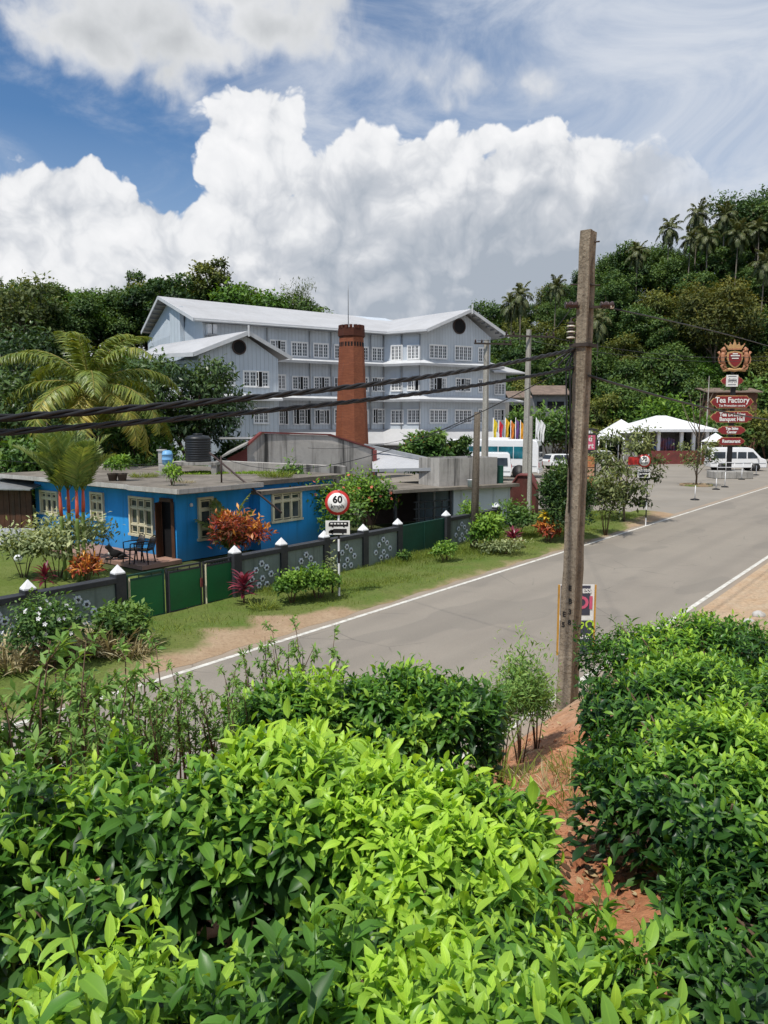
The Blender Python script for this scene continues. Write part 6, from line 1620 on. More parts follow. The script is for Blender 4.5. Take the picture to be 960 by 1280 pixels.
# ---------------- speed limit signs
def bus_shape(m, c, r, u, w, h, mi=0, lorry=False):
    n = Vector(r).cross(Vector(u)).normalized()*.004; c = Vector(c); r = Vector(r); u = Vector(u)
    def P(x, z): return c+r*x*w+u*z*h
    if lorry:
        m.prism([P(-.5, -.35), P(.5, -.35), P(.5, .4), P(-.22, .4), P(-.22, -.3)][:4]+[P(-.22, .4)], n); m.prism([P(-.5, -.35), P(-.25, -.35), P(-.25, .25), P(-.38, .25), P(-.5, .0)], n)
    else: m.prism([P(-.5, -.35), P(.5, -.35), P(.5, .42), P(-.44, .42), P(-.5, .1)], n)
    for x in (-.3, .28):
        m.lathe(P(x, -.38), [(h*.16, 0), (h*.16, .005)], 12, axis=n.normalized())
def speed_sign(label, u, vb, vt, y, num, cr, extra_red=False, v_c=None, v_p=(650, 668), ph=None):
    b = G(u, vb); y = b.y
    ctr = D(u-2, v_c, y); T = thing('speed_limit_sign', label, 'road sign', b, 0)
    zt = ctr.z+cr
    n_ = 9
    for k in range(n_):
        m = MB(); m.tube([(0, 0, zt*k/n_), (0, 0, zt*(k+1)/n_)], .028, 8, caps=k == n_-1); m.build('pole_band', M_WHITEP if k % 2 == 0 else M_SBLACK, T)
    r, up = Vector((1, 0, 0)), Vector((0, 0, 1)); c = ctr+Vector((0, -.045, 0))
    m = MB(); m.lathe(c, [(cr, 0), (cr, .012), (0, .0125)], 36, axis=(0, -1, 0)); pn = m.build('round_plate', M_SRED, T, world=True)
    m = MB(); m.lathe(c+Vector((0, -.013, 0)), [(cr*.78, 0), (cr*.78, .003), (0, .0032)], 36, axis=(0, -1, 0)); m.build('face', M_SWHITE, pn, world=True)
    text(pn, num, c+Vector((0, -.02, cr*.24)), r, cr*.78, M_SBLACK, depth=.002, bold=.008)
    text(pn, 'kmph', c+Vector((0, -.02, -cr*.30)), r, cr*.48, M_SBLACK, depth=.002, bold=.002)
    p0 = D(u, v_p[0], y).z; p1 = D(u, v_p[1], y).z; w_ = cr*1.98*(.98 if ph is None else ph)
    m = MB(); m.box((ctr.x, y-.045, (p0+p1)/2), (w_, .012, p0-p1)); pp_ = m.build('vehicle_plate', M_SWHITE, T, world=True, bevel=.004)
    m = MB(); hh_ = (p0-p1)
    bus_shape(m, (ctr.x+.02, y-.054, (p0+p1)/2+hh_*.24), r, up, w_*.8, hh_*.40); bus_shape(m, (ctr.x, y-.054, (p0+p1)/2-hh_*.24), r, up, w_*.74, hh_*.40, lorry=True)
    m.build('vehicle_symbol', M_SBLACK, pp_, world=True)
    wn = MB()
    for k in range(5): wn.box((ctr.x+.02+w_*(-.28+.14*k), y-.0605, (p0+p1)/2+hh_*.29), (w_*.09, .003, hh_*.10))
    wn.build('symbol_window', M_SWHITE, pp_, world=True)
    return T, ctr
speed_sign('round 60 kmph sign with red rim on a black and white post by the wall', 424, 749, 612, 19, '60', .32, v_c=628, v_p=(650.5, 668))
T70, c70 = speed_sign('round 70 kmph sign with red plate beside it at the car park entrance', 807, 657, 566, 31, '70', .29, v_c=576, v_p=(587, 597))
m = MB(); m.box(c70+Vector((-.46, -.03, 0)), (.5, .012, .34)); m.build('red_plate', M_SRED, T70, world=True)
# ---------------- board behind the tall pole
b = G(741, 822); y = b.y+.15; bx0 = D(697, 800, y).x; bx1 = D(742, 800, y).x
T = thing('roadside_board', 'upright advertising board in an orange frame half hidden behind the tall pole', 'sign board', (bx0/2+bx1/2, y, 0))
zt = D(720, 731, y).z; zm = D(740, 773, y).z; zl = D(740, 814, y).z
for x in (bx0, bx1): m = MB(); m.bar((x, y, -.05), (x, y, zt), .035, .035, up=(1, 0, 0)); m.build('leg', M_ORANGE, T, world=True)
m = MB(); m.box(((bx0+bx1)/2, y, (zt+zl)/2), (bx1-bx0-.04, .03, zt-zl)); pn = m.build('panel', M_SWHITE, T, world=True)
m = MB(); w_ = bx1-bx0; m.box((bx0+w_*.45, y-.019, (zt+zm)/2+.03), (w_*.82, .006, zt-zm-.08)); m.build('upper_picture', M_NAVY, pn, world=True, bevel=.002)
m = MB(); m.box(((bx0+bx1)/2, y-.019, (zl+zm)/2-.02), (w_*.92, .006, zm-zl-.03)); m.build('lower_picture', M_NAVY, pn, world=True, bevel=.002)
text(pn, 'NESS', (bx1-w_*.30, y-.026, zt-.12), (1, 0, 0), .12, M_SWHITE, depth=.002, bold=.004)
text(pn, 'DI', (bx1-w_*.30, y-.026, zt-.36), (1, 0, 0), .34, M_PINKP, depth=.002, bold=.012)
m = MB()
cc = Vector((bx1-w_*.42, y-.026, zm-.13))
def ring(m, c, r0, r1, a0=0, a1=2*PI, n=18, squash=1.0):
    V = []; 
    for k in range(n+1):
        a = a0+(a1-a0)*k/n; V += [(c.x+r0*math.cos(a), c.y, c.z+r0*math.sin(a)*squash), (c.x+r1*math.cos(a), c.y, c.z+r1*math.sin(a)*squash)]
    m.add(V, [(2*k, 2*k+1, 2*k+3, 2*k+2) for k in range(n)])
ring(m, cc, .05, .085, .6, 5.9); ring(m, cc+Vector((.05, -.001, .02)), .02, .045)
ring(m, cc+Vector((.2, 0, .02)), .05, .085, -.5, 4.2); ring(m, cc+Vector((.2, -.001, -.13)), .045, .08, -2.6, 2.2); ring(m, cc+Vector((-.2, 0, 0)), .05, .085); m.build('lime_script', M_LIMEP, pn, world=True)
m = MB(); c2_ = Vector((bx1-w_*.35, y-.026, zm-.36)); ring(m, c2_, .02, .042, .4, 6); ring(m, c2_+Vector((.12, 0, .01)), .03, .055, 0, 5.2); ring(m, c2_+Vector((.12, -.001, -.01)), .008, .022); ring(m, c2_+Vector((-.12, 0, 0)), .02, .042); m.build('white_script', M_SWHITE, pn, world=True)
m = MB(); c3_ = Vector((bx1-w_*.35, y-.026, zm-.5))
for k in range(5): ring(m, c3_+Vector((-.14+.07*k, 0, 0)), .014, .03, .3*k, 4.9+.3*k, 10)
m.build('lime_script', M_LIMEP, pn, world=True)

# ---------------- food pillar
b = G(727, 640); y = 41.0; x0, x1 = D(714, 600, y).x, D(745, 600, y).x; zt = D(740, 535.5, y).z
T = thing('food_sign_pillar', 'tall dark sign pillar with pink panel and food pictures behind the tall pole', 'sign', ((x0+x1)/2, y, 0), R(0))
m = MB(); m.box(((x0+x1)/2, y+.15, zt/2), (x1-x0, .3, zt)); m.build('body', pmat('dark_pillar_cladding', (.04, .036, .036), .5, .2, 3, .05, 20), T, world=True, bevel=.02)
def panel(v0, v1, mat, nm='picture_panel', inset=.12):
    z0, z1_ = D(740, v0, y).z, D(740, v1, y).z; m = MB(); m.box(((x0+x1)/2-.03, y-.008, (z0+z1_)/2), (x1-x0-inset-.06, .012, z0-z1_)); return m.build(nm, mat, T, world=True), (z0+z1_)/2
pz, zc_ = panel(544, 562, M_PINKP, 'pink_panel'); xm = (x0+x1)/2-.03
text(pz, 'Food', (xm, y-.018, zc_+.19), (1, 0, 0), .42, M_SWHITE, depth=.003, bold=.01); text(pz, 'Court', (xm, y-.018, zc_-.19), (1, 0, 0), .42, M_SWHITE, depth=.003, bold=.01)
panel(570, 584, M_FOODY); panel(585, 595, M_FOOD2); panel(596, 607, M_FOODY)
panel(608, 622, M_MAROON)
m = MB()
for k in range(5): m.box((xm+.08+.13*k-.2, y-.006, D(740, 540, y).z), (.09, .012, .15))
m.build('top_lettering', M_SWHITE, T, world=True)

# ---------------- signboard mast with the crest
yb = 62.0; bx = D(911, 585, yb).x
T = thing('signboard_mast', 'tall dark mast with maroon direction boards under a gilded lion crest', 'sign', (bx, yb, 0))
m = MB(); zt = D(911, 470, yb).z; m.box((bx, yb, zt/2), (.34, .26, zt)); m.build('mast', M_SBLACK, T, world=True, bevel=.02)
def board_px(u0, u1, v0, v1, lines, nm='board', tip=.32):
    a = D(u0, v1, yb); c = D(u1, v0, yb); z0, z1_ = a.z, c.z; xa, xb = a.x, c.x; zm_ = (z0+z1_)/2; hh = z1_-z0; t_ = hh*.55
    out = []
    for s, mt, dy in ((1.0, M_GOLD, 0), (.88, M_MAROON, -.03)):
        k = hh*(1-s)/2
        pg = [(xa+k*1.3, zm_), (xa+t_*.45+k*.5, zm_+hh*.30*s), (xa+t_*.7+k*.5, zm_+hh*.30*s), (xa+t_+k*.3, z1_-k), (xb-t_-k*.3, z1_-k), (xb-t_*.7-k*.5, zm_+hh*.30*s), (xb-t_*.45-k*.5, zm_+hh*.30*s), (xb-k*1.3, zm_), (xb-t_*.45-k*.5, zm_-hh*.30*s), (xb-t_*.7-k*.5, zm_-hh*.30*s), (xb-t_-k*.3, z0+k), (xa+t_+k*.3, z0+k), (xa+t_*.7+k*.5, zm_-hh*.30*s), (xa+t_*.45+k*.5, zm_-hh*.30*s)]
        m = MB(); m.prism([(x, yb-.16+dy, z) for x, z in pg], (0, -.05, 0)); out.append(m.build(nm if not out else 'face', mt, T if not out else out[0], world=True))
    for (s, fz, sz) in lines:
        tx = text(out[0], s, ((xa+xb)/2, yb-.25, zm_+hh*fz), (1, 0, 0), hh*sz, M_SWHITE, depth=.006, bold=.014 if sz > .3 else .004, sx_=.92)
    return out[0]
board_px(886, 941, 494.5, 510.5, [('Tea Factory', .13, .60), ('Tea Promotion centre', -.29, .25)])
board_px(886, 941, 514, 528.5, [('Tea Drinking', .20, .46), ('Banquet Hall', -.20, .46)])
board_px(895, 931, 532.5, 543, [('Tea Sales', .20, .44), ('Center', -.22, .44)])
board_px(894.5, 930, 546.5, 556.5, [('Restaurant', 0, .56)])
bq = board_px(899, 928.5, 470, 482.5, [])
a, c = D(905.5, 483.5, yb), D(921, 469, yb); m = MB(); m.box(((a.x+c.x)/2, yb-.26, (a.z+c.z)/2), (c.x-a.x, .06, c.z-a.z)); wp_ = m.build('white_plate', M_SWHITE, bq, world=True, bevel=.01)
m = MB(); cx_, cz_ = (a.x+c.x)/2, (a.z+c.z)/2
for k in range(7): m.box((cx_-.33+.11*k, yb-.293, cz_+.02+.03*((k*5) % 3-1)), (.05, .006, .28+.08*((k*3) % 2)))
for zz in (.36, -.32): m.box((cx_, yb-.293, cz_+zz), (.66, .006, .06))
m.box((cx_+.03, yb-.294, cz_+.03), (.6, .004, .05)); m.build('dark_strokes', M_NAVY, wp_, world=True)
# crest: shield, crown and two rampant lions as flat relief
cz = D(916.5, 447, yb); CX, CZ = cz.x, cz.z; px = yb/925.0*1.005
def P2(u, v, dy=-.2): q = D(u, v, yb); return Vector((q.x, yb+dy, q.z))
cr2 = MB(); cr2.box((CX, yb-.05, D(916, 458, yb).z-.2), (.2, .12, 1.6)); cr2.build('crest_post', M_SBLACK, T, world=True)
sh = [(-9.5, -7), (0, -9.5), (9.5, -7), (9.8, 1), (7.5, 7), (3.5, 11), (0, 13), (-3.5, 11), (-7.5, 7), (-9.8, 1)]
uc, vc = 916.5, 448
m = MB(); m.prism([P2(uc+x, vc+y_) for x, y_ in sh], (0, -.12, 0)); shd = m.build('shield', M_GOLD, T, world=True, bevel=.02)
m = MB(); m.prism([P2(uc+x*.80, vc+y_*.80+.3, -.325) for x, y_ in sh], (0, -.03, 0)); m.build('field', M_MAROON, shd, world=True)
m = MB()
for (y_, w2) in ((-2.2, 5.6), (1.0, 4.2), (-4.6, 3.2)): m.prism([P2(uc-w2, vc+y_, -.36), P2(uc+w2, vc+y_, -.36), P2(uc+w2, vc+y_-1.4, -.36), P2(uc-w2, vc+y_-1.4, -.36)], (0, -.02, 0))
m.build('shield_lettering', M_SWHITE, shd, world=True)
crw = [(-8, -10.5), (-12, -17), (-7, -14.8), (-5.5, -18.2), (-2.5, -15.5), (0, -21.5), (2.5, -15.5), (5.5, -18.2), (7, -14.8), (12, -17), (8, -10.5)]
m = MB(); m.prism([P2(uc+x, vc+y_, -.2) for x, y_ in crw], (0, -.14, 0)); cro = m.build('crown', M_GOLD, T, world=True)
m = MB(); m.prism([P2(uc-7.4, vc-10.2, -.34), P2(uc+7.4, vc-10.2, -.34), P2(uc+7.4, vc-12, -.34), P2(uc-7.4, vc-12, -.34)], (0, -.03, 0))
for x, y_ in ((-12, -17.4), (-5.5, -18.8), (0, -22), (5.5, -18.8), (12, -17.4)): m.lathe(P2(uc+x, vc+y_, -.27), [(.0, -.07), (.07, 0), (0, .07)], 8)
m.build('crown_band', M_BRONZE, cro, world=True)
for sg in (-1, 1):
    def Q(x, y_, dy=-.24): return P2(uc+sg*x, vc+y_, dy)
    m = MB()
    m.tube([Q(12.5, 9), Q(15, 3), Q(14.6, -4), Q(13.6, -8)], [.15, .16, .20, .14], 8)            # trunk and chest
    m.tube([Q(13.6, -7.5), Q(14.2, -10.5), Q(12.8, -11.8), Q(11.2, -11)], [.16, .21, .17, .07], 8)    # maned head and muzzle
    m.tube([Q(15, -5), Q(12, -6.5), Q(10.4, -9)], [.09, .08, .07], 6); m.tube([Q(15, -3), Q(11.8, -2), Q(10.2, -3.5)], [.09, .08, .07], 6)   # forelegs
    m.tube([Q(13, 8), Q(16.5, 9.5), Q(15, 13.5), Q(12, 14)], [.14, .11, .08, .07], 6); m.tube([Q(12.5, 9), Q(11.5, 12), Q(9, 14), Q(6.5, 14)], [.13, .10, .08, .06], 6)  # hind legs
    m.tube([Q(15.5, 7), Q(19, 6), Q(20, 0), Q(18, -4), Q(20, -8)], [.07, .06, .06, .07, .12], 6)   # tail
    m.build('lion', M_BRONZE, T, world=True)
m = MB(); m.tube([P2(uc-14, vc+15.5), P2(uc-6, vc+14), P2(uc, vc+15), P2(uc+6, vc+14), P2(uc+14, vc+15.5)], [.1, .13, .13, .13, .1], 8); m.build('scroll', M_GOLD, T, world=True)
# stone base and rail
pb = G(911, 596); P_ = thing('stone_planter', 'low round-cornered stone plinth with a white rail under the signboard mast', 'plinth', (bx, yb-.2, 0))
m = MB(); m.box((0, 0, .3), (3.1, 1.8, .6)); m.build('plinth', M_CONC, P_, bevel=.05); m = MB()
for x in (-1.4, -.7, 0, .7, 1.4): m.tube([(x, -.8, .6), (x, -.8, 1.35)], .025, 6)
for z in (.95, 1.35): m.tube([(-1.45, -.8, z), (1.45, -.8, z)], .025, 6)
m.build('rail', M_WHITEP, P_)

# ---------------- vehicles (x forward)
def wheel(parent, x, y, r, w=.22):
    s = 1 if y > 0 else -1
    T_ = MB(); T_.lathe((x, y-s*w, r), [(r*.62, 0), (r*.95, .01), (r, .05), (r, w-.05), (r*.95, w-.01), (r*.62, w)], 22, axis=(0, s, 0)); wo = T_.build('wheel', M_RUBBER, parent)
    m = MB(); m.lathe((x, y-s*.04, r), [(r*.62, 0), (r*.58, .03), (r*.3, .015), (r*.15, .04), (0, .045)], 18, axis=(0, s, 0)); m.build('rim', M_BRIGHTM, wo)
def body_shell(parent, prof, hw, mat, name='body', bevel=.05):
    'prof: side outline (x,z); hw(z): half width'
    n = len(prof); V = [(x, -hw(x, z), z) for x, z in prof]+[(x, hw(x, z), z) for x, z in prof]
    m = MB(); m.add(V, [tuple(range(n)), tuple(range(n, 2*n))[::-1]]+[(i, n+i, n+(i+1) % n, (i+1) % n) for i in range(n)])
    o = m.build(name, mat, parent, bevel=bevel)
    for p in o.data.polygons: p.use_smooth = False
    return o
def side_pane(parent, pts, hw, mat, name='window', off=.008):
    for s in (-1, 1):
        m = MB(); m.poly([(x, s*(hw(x, z)+off), z) for x, z in pts]); m.build(name, mat, parent, fixn=False)
def quad_pane(parent, pts, mat, name):
    m = MB(); m.poly(pts); return m.build(name, mat, parent, fixn=False)
M_CARGLASS = glassmat('vehicle_glass', (.012, .015, .018), .05)
def make_bus(label, loc, rz):
    T = thing('coach_bus', label, 'bus', loc, rz)
    hw = lambda x, z: 1.2-(.05*max(0, z-1.4)/1.6)
    prof = [(-4.1, .45), (-4.15, .9), (-4.1, 2.6), (-3.95, 3.1), (-3.6, 3.22), (3.2, 3.22), (3.75, 3.08), (4.15, 1.9), (4.2, 1.0), (4.12, .4)]
    body_shell(T, prof, hw, M_VANW, bevel=.09)
    for k in range(5):
        x0 = -3.3+k*1.3; side_pane(T, [(x0, 1.62), (x0+1.24, 1.62), (x0+1.24, 2.62), (x0, 2.62)], hw, M_BUSBLUE)
    side_pane(T, [(3.25, 1.3), (3.95, 1.35), (3.65, 2.6), (3.25, 2.62)], hw, M_BUSBLUE)
    side_pane(T, [(-4.0, .95), (4.1, .95), (4.1, 1.02), (-4.0, 1.02)], hw, M_GUTTER, 'side_stripe', .012)
    quad_pane(T, [(-4.158, -.95, 1.7), (-4.158, .95, 1.7), (-4.12, .92, 2.7), (-4.12, -.92, 2.7)], M_CARGLASS, 'rear_window')
    quad_pane(T, [(-4.165, -1.05, 1.42), (-4.165, 1.05, 1.42), (-4.165, 1.05, 1.50), (-4.165, -1.05, 1.50)], M_SBLACK, 'rear_stripe')
    for s in (-1, 1):
        m = MB(); m.box((-4.16, s*1.0, 1.1), (.03, .16, .42)); m.build('tail_lamp', M_LRED, T)
        m = MB(); m.tube([(4.0, s*1.05, 2.95), (4.35, s*1.2, 2.95), (4.42, s*1.25, 2.75)], .03, 6); m.box((4.43, s*1.26, 2.5), (.1, .2, .42)); m.build('mirror', M_VANW, T)
        for x in (-2.55, 2.6): wheel(T, x, s*1.19, .48)
        m = MB()
        for x in (-2.55, 2.6): m.lathe((x, s*1.212, .5), [(.6, 0), (.6, .004), (0, .005)], 20, axis=(0, s, 0))
        m.build('wheel_arch', M_SBLACK, T)
    quad_pane(T, [(4.185, -1.02, 1.5), (4.185, 1.02, 1.5), (3.86, .98, 2.95), (3.86, -.98, 2.95)], M_CARGLASS, 'windscreen')
    m = MB(); m.box((-4.13, 0, .55), (.14, 2.3, .3)); m.build('bumper', M_VANW, T, bevel=.03)
    m = MB(); m.box((-.5, 0, 3.28), (2.0, 1.3, .14)); m.build('roof_unit', M_VANW, T, bevel=.04)
    return T
phi = R(20); hb = Vector((-math.cos(phi), math.sin(phi), 0)); rl = G(672, 598); lt_ = Vector((-hb.y, hb.x, 0))   # left side faces the camera
ctr = Vector((rl.x, rl.y, 0))+hb*4.1-lt_*1.2
make_bus('white coach with blue tinted windows parked before the factory', (ctr.x, ctr.y, 0), math.atan2(hb.y, hb.x))
def make_van(label, loc, rz):
    T = thing('white_van', label, 'van', loc, rz)
    hw = lambda x, z: .93-.12*max(0, z-1.05)/1.2
    prof = [(-2.6, .35), (-2.66, .9), (-2.62, 1.2), (-2.48, 2.12), (-2.3, 2.24), (.9, 2.26), (1.35, 2.1), (2.1, 1.28), (2.55, 1.1), (2.66, .75), (2.62, .32)]
    body_shell(T, prof, hw, M_VANW, bevel=.06)
    for (x0, x1) in ((-2.35, -1.25), (-1.17, -.2), (-.12, .72)): side_pane(T, [(x0, 1.2), (x1, 1.2), (x1, 1.83), (x0+.04, 1.83)], hw, M_CARGLASS)
    side_pane(T, [(.82, 1.2), (1.9, 1.22), (1.32, 1.83), (.82, 1.83)], hw, M_CARGLASS)
    side_pane(T, [(-2.55, .72), (2.55, .72), (2.55, .78), (-2.55, .78)], hw, M_GUTTER, 'side_moulding', .01)
    quad_pane(T, [(2.13, -.78, 1.31), (2.13, .78, 1.31), (1.43, .72, 2.08), (1.43, -.72, 2.08)], M_CARGLASS, 'windscreen')
    quad_pane(T, [(-2.635, -.7, 1.3), (-2.635, .7, 1.3), (-2.53, .66, 1.95), (-2.53, -.66, 1.95)], M_CARGLASS, 'rear_window')
    for s in (-1, 1):
        m = MB(); m.box((2.58, s*.7, .92), (.12, .3, .2)); m.build('headlight', M_BRIGHTM, T, bevel=.02)
        m = MB(); m.box((-2.64, s*.8, 1.05), (.04, .12, .4)); m.build('tail_lamp', M_LRED, T)
        m = MB(); m.box((1.75, s*1.03, 1.3), (.1, .18, .22)); m.build('mirror', M_VANW, T, bevel=.02)
        for x in (-1.55, 1.6): wheel(T, x, s*.92, .34, .2)
        m = MB()
        for x in (-1.55, 1.6): m.lathe((x, s*.936, .36), [(.43, 0), (.43, .003), (0, .004)], 18, axis=(0, s, 0))
        m.build('wheel_arch', M_SBLACK, T)
    m = MB(); m.box((2.62, 0, .42), (.1, 1.7, .22)); m.build('bumper', M_VANW, T, bevel=.03)
    return T
vp = G(921, 588.5); VN = make_van('white high-roofed van parked behind the signboard mast', (vp.x, vp.y+.5, 0), R(-4))
p = D(598, 590, 60); v2 = copy_tree(VN, None, (p.x, p.y, 0), R(170), label='white van mostly hidden behind the stained concrete tank, in front of the coach', group=None)
def make_car(label, loc, rz):
    T = thing('white_car', label, 'car', loc, rz); hw = lambda x, z: .86-.22*max(0, z-.9)/.6
    body_shell(T, [(-2.1, .35), (-2.15, .8), (-2.05, 1.0), (-1.75, 1.45), (-1.3, 1.52), (.3, 1.5), (1.05, 1.0), (1.95, .85), (2.1, .6), (2.08, .3)], hw, M_VANW, bevel=.06)
    side_pane(T, [(-1.75, 1.0), (-.5, 1.0), (-.5, 1.42), (-1.5, 1.42)], hw, M_CARGLASS); side_pane(T, [(-.42, 1.0), (.85, 1.0), (.25, 1.42), (-.42, 1.42)], hw, M_CARGLASS)
    quad_pane(T, [(-2.065, -.72, 1.05), (-2.065, .72, 1.05), (-1.82, .6, 1.42), (-1.82, -.6, 1.42)], M_CARGLASS, 'rear_window')
    quad_pane(T, [(.98, -.74, 1.06), (.98, .74, 1.06), (.42, .62, 1.46), (.42, -.62, 1.46)], M_CARGLASS, 'windscreen')
    for s in (-1, 1):
        m = MB(); m.box((-2.12, s*.68, .85), (.06, .2, .2)); m.build('tail_lamp', M_LRED, T)
        for x in (-1.3, 1.35): wheel(T, x, s*.85, .31, .18)
    return T
p = D(704, 590, 75); make_car('white car parked beyond the dark cypress bush, next to the coach', (p.x, 75, 0), R(20))
p = D(742, 592, 84); make_car('white car half hidden behind the tall pole and food pillar', (p.x, 84, 0), R(200))
# ---------------- flags
FC = [(616, 'yellow', (.75, .55, .04)), (623, 'red', (.55, .03, .05)), (631, 'yellow and dark', (.70, .42, .03)), (638, 'orange', (.72, .22, .03)), (644, 'purple', (.16, .08, .25)), (650, 'saffron', (.75, .33, .03)), (669.5, 'white', (.75, .75, .73)), (675.5, 'plain white', (.72, .72, .70))]
for k, (u, nm, c) in enumerate(FC):
    p = D(u, 560, 68); zt = D(u, 522+3*(k % 2), 68).z
    T = thing('flagpole', nm+' flag hanging from a thin pole before the factory'+(', left end of the row' if k == 0 else ', right end of the row' if k == 7 else ''), 'flag', (p.x, 68, 0), 0, 'flags before the factory')
    m = MB(); m.tube([(0, 0, 0), (0, 0, zt)], .03, 6); m.build('pole', M_WHITEP, T)
    m = MB(); n_ = 8; V = []
    for i in range(n_+1):
        for j in range(5): V.append((.03+.34*j/4*(1-.3*i/n_)+.04*math.sin(i*1.1+k), .08*math.sin(j*2.2+i*.5+k), zt-.05-1.7*i/n_-.1*j))
    m.add(V, [(i*5+j, i*5+j+1, (i+1)*5+j+1, (i+1)*5+j) for i in range(n_) for j in range(4)], smooth=True); m.build('cloth', pmat(nm.replace(' ', '_')+'_cloth', c, .8, .2, 4, 0, 20), T, fixn=False)
# ---------------- white pavilion and canopies
yp = 84.0
T = thing('pavilion', 'white hip-roofed pavilion with open front and red base across the car park', 'pavilion', D(838, 571, yp))
xa, xb = D(800, 540, yp).x, D(884, 540, yp).x; ze = D(840, 537, yp).z; zr_ = D(840, 519.5, yp+4).z; zb = D(840, 571, yp).z
m = MB(); o1, o2 = .9, .9
A_ = [(xa-o1, yp-1, ze), (xb+o1, yp-1, ze), (xb+o1, yp+9, ze), (xa-o1, yp+9, ze)]; Rg = [(xa+3.2, yp+4, zr_), (xb-3.2, yp+4, zr_)]
m.add([*A_, *Rg], [(0, 1, 5, 4), (1, 2, 5), (2, 3, 4, 5), (3, 0, 4), (0, 3, 2, 1)]); m.build('roof', M_WHITEP, T, world=True)
m = MB(); m.bar((xa-o1, yp-1.02, ze-.1), (xb+o1, yp-1.02, ze-.1), .06, .3); m.build('fascia', M_WTRIM, T, world=True)
m = MB(); m.box(((xa+xb)/2, yp+6, (zb+ze)/2), (xb-xa, .2, ze-zb)); m.box((xa+.1, yp+3, (zb+ze)/2), (.2, 6, ze-zb)); m.box((xb-.1, yp+3, (zb+ze)/2), (.2, 6, ze-zb)); m.build('wall', M_CONCL, T, world=True)
m = MB(); m.box(((xa+xb)/2, yp-.1, zb/2+.35), (xb-xa+.4, .3, zb+.7)); m.build('red_base', M_RUSTR, T, world=True)
m = MB(); m.box(((xa+xb)/2, yp+3, zb/2), (xb-xa+.3, 6.2, zb)); m.build('floor', M_CONC, T, world=True)
for f in (0, .28, .62, .8, 1): m = MB(); m.box((xa+(xb-xa)*f, yp, (zb+ze)/2), (.34, .34, ze-zb)); m.build('column', M_WHITEP, T, world=True)
m = MB(); xs = xa+(xb-xa)*.45
for k in range(9): m.box((xs-1.2+.3*k, yp+2, zb+1.5-.1*(k % 3)), (.24, .3, 1.3))
m.build('shop_goods', pmat('shop_goods', (.06, .22, .50), .6, .6, 1.8, 0, 6, col2=(.50, .12, .08)), T, world=True)
def canopy(label, u0, u1, vt, ve, y):
    a, b = D(u0, ve, y), D(u1, ve, y); zt = D(u0, vt, y).z; c = (a+b)/2; hw_ = (b.x-a.x)/2
    T = thing('white_canopy', label, 'canopy', (c.x, y, 0)); m = MB(); A_ = [(-hw_, -hw_*.7, a.z), (hw_, -hw_*.7, a.z), (hw_, hw_*.7, a.z), (-hw_, hw_*.7, a.z), (0, 0, zt)]
    m.add(A_, [(0, 1, 4), (1, 2, 4), (2, 3, 4), (3, 0, 4), (3, 2, 1, 0)]); m.build('cloth', M_WHITEP, T)
    for sx_ in (-1, 1):
        for sy in (-1, 1): m = MB(); m.tube([(sx_*hw_*.93, sy*hw_*.64, 0), (sx_*hw_*.93, sy*hw_*.64, a.z)], .04, 6); m.build('leg', M_WHITEP, T)
canopy('small white peaked canopy behind the white van', 880, 908, 541, 552, 82)
canopy('white peaked canopy behind the leafy shrub left of the pavilion', 752, 800, 524, 541, 80)
canopy('lower white canopy just right of the food pillar', 744, 778, 533, 549, 74)
p = D(757, 513, 105); m = MB(); m.box((0, 0, .35), (2.2, .1, .22)); m.box((0, 0, -.35), (2.2, .1, .22))
for x in (-1.05, -.35, .35, 1.05): m.box((x, .01, 0), (.12, .08, .9))
m.box((-.9, .1, -2.6), (.1, .1, 5)); m.box((.9, .1, -2.6), (.1, .1, 5)); o = m.build('white_railing', M_WHITEP, None); o.location = p; props(o, 'white railing panel among the hillside trees above the pavilion', 'railing')
# houses half hidden at the foot of the hill
def hill_house(label, u0, u1, vr, ve, vb, y, rmat, wmat):
    a, b = D(u0, vb, y), D(u1, vb, y); ze, zr = D(u0, ve, y).z, D(u0, vr, y+2.5).z; z0 = float(hill_z((a.x+b.x)/2, y))-.5
    T = thing('hillside_house', label, 'house', ((a.x+b.x)/2, y, z0)); hw_ = (b.x-a.x)/2; h = ze-z0
    m = MB(); m.box((0, 2.5, h/2), (hw_*1.8, 5, h)); m.build('wall', wmat, T)
    m = MB(); m.prism([(-hw_, -.6, h), (hw_, -.6, h), (hw_, 2.5, zr-z0), (-hw_, 2.5, zr-z0)], (0, 0, .12)); m.prism([(-hw_, 2.51, zr-z0), (hw_, 2.51, zr-z0), (hw_, 5.6, h), (-hw_, 5.6, h)], (0, 0, .12)); m.build('roof', rmat, T)
    for k in (-.5, .05, .5): m = MB(); m.box((hw_*k, -.02, h-1.3), (1.0, .06, 1.0)); m.build('window', M_DARKIN, T)
M_OLDTILE = pmat('old_brown_tiles', (.19, .14, .11), .9, .3, 1.5, .3, 8, grime=.3)
hill_house('brown tiled house half hidden on the hill foot behind the signboard mast', 880, 950, 486, 491, 505, 92, M_OLDTILE, pmat('orange_brick_wall', (.15, .075, .05), .9, .3, 1, .1, 10))
hill_house('small house with a grey-brown tiled roof left of the tall pole', 664, 712, 483, 494, 506, 96, M_OLDTILE, M_DKROOM)
hill_house('low brown roofed house just right of the factory annex', 634, 664, 490, 498, 510, 90, M_OLDTILE, M_CONC)
o = far_pole('lamp_post', 'thin pale post rising beside the brown tiled hillside house', 882, 470, 560, 86, .1, .06, M_POLEL)[0]
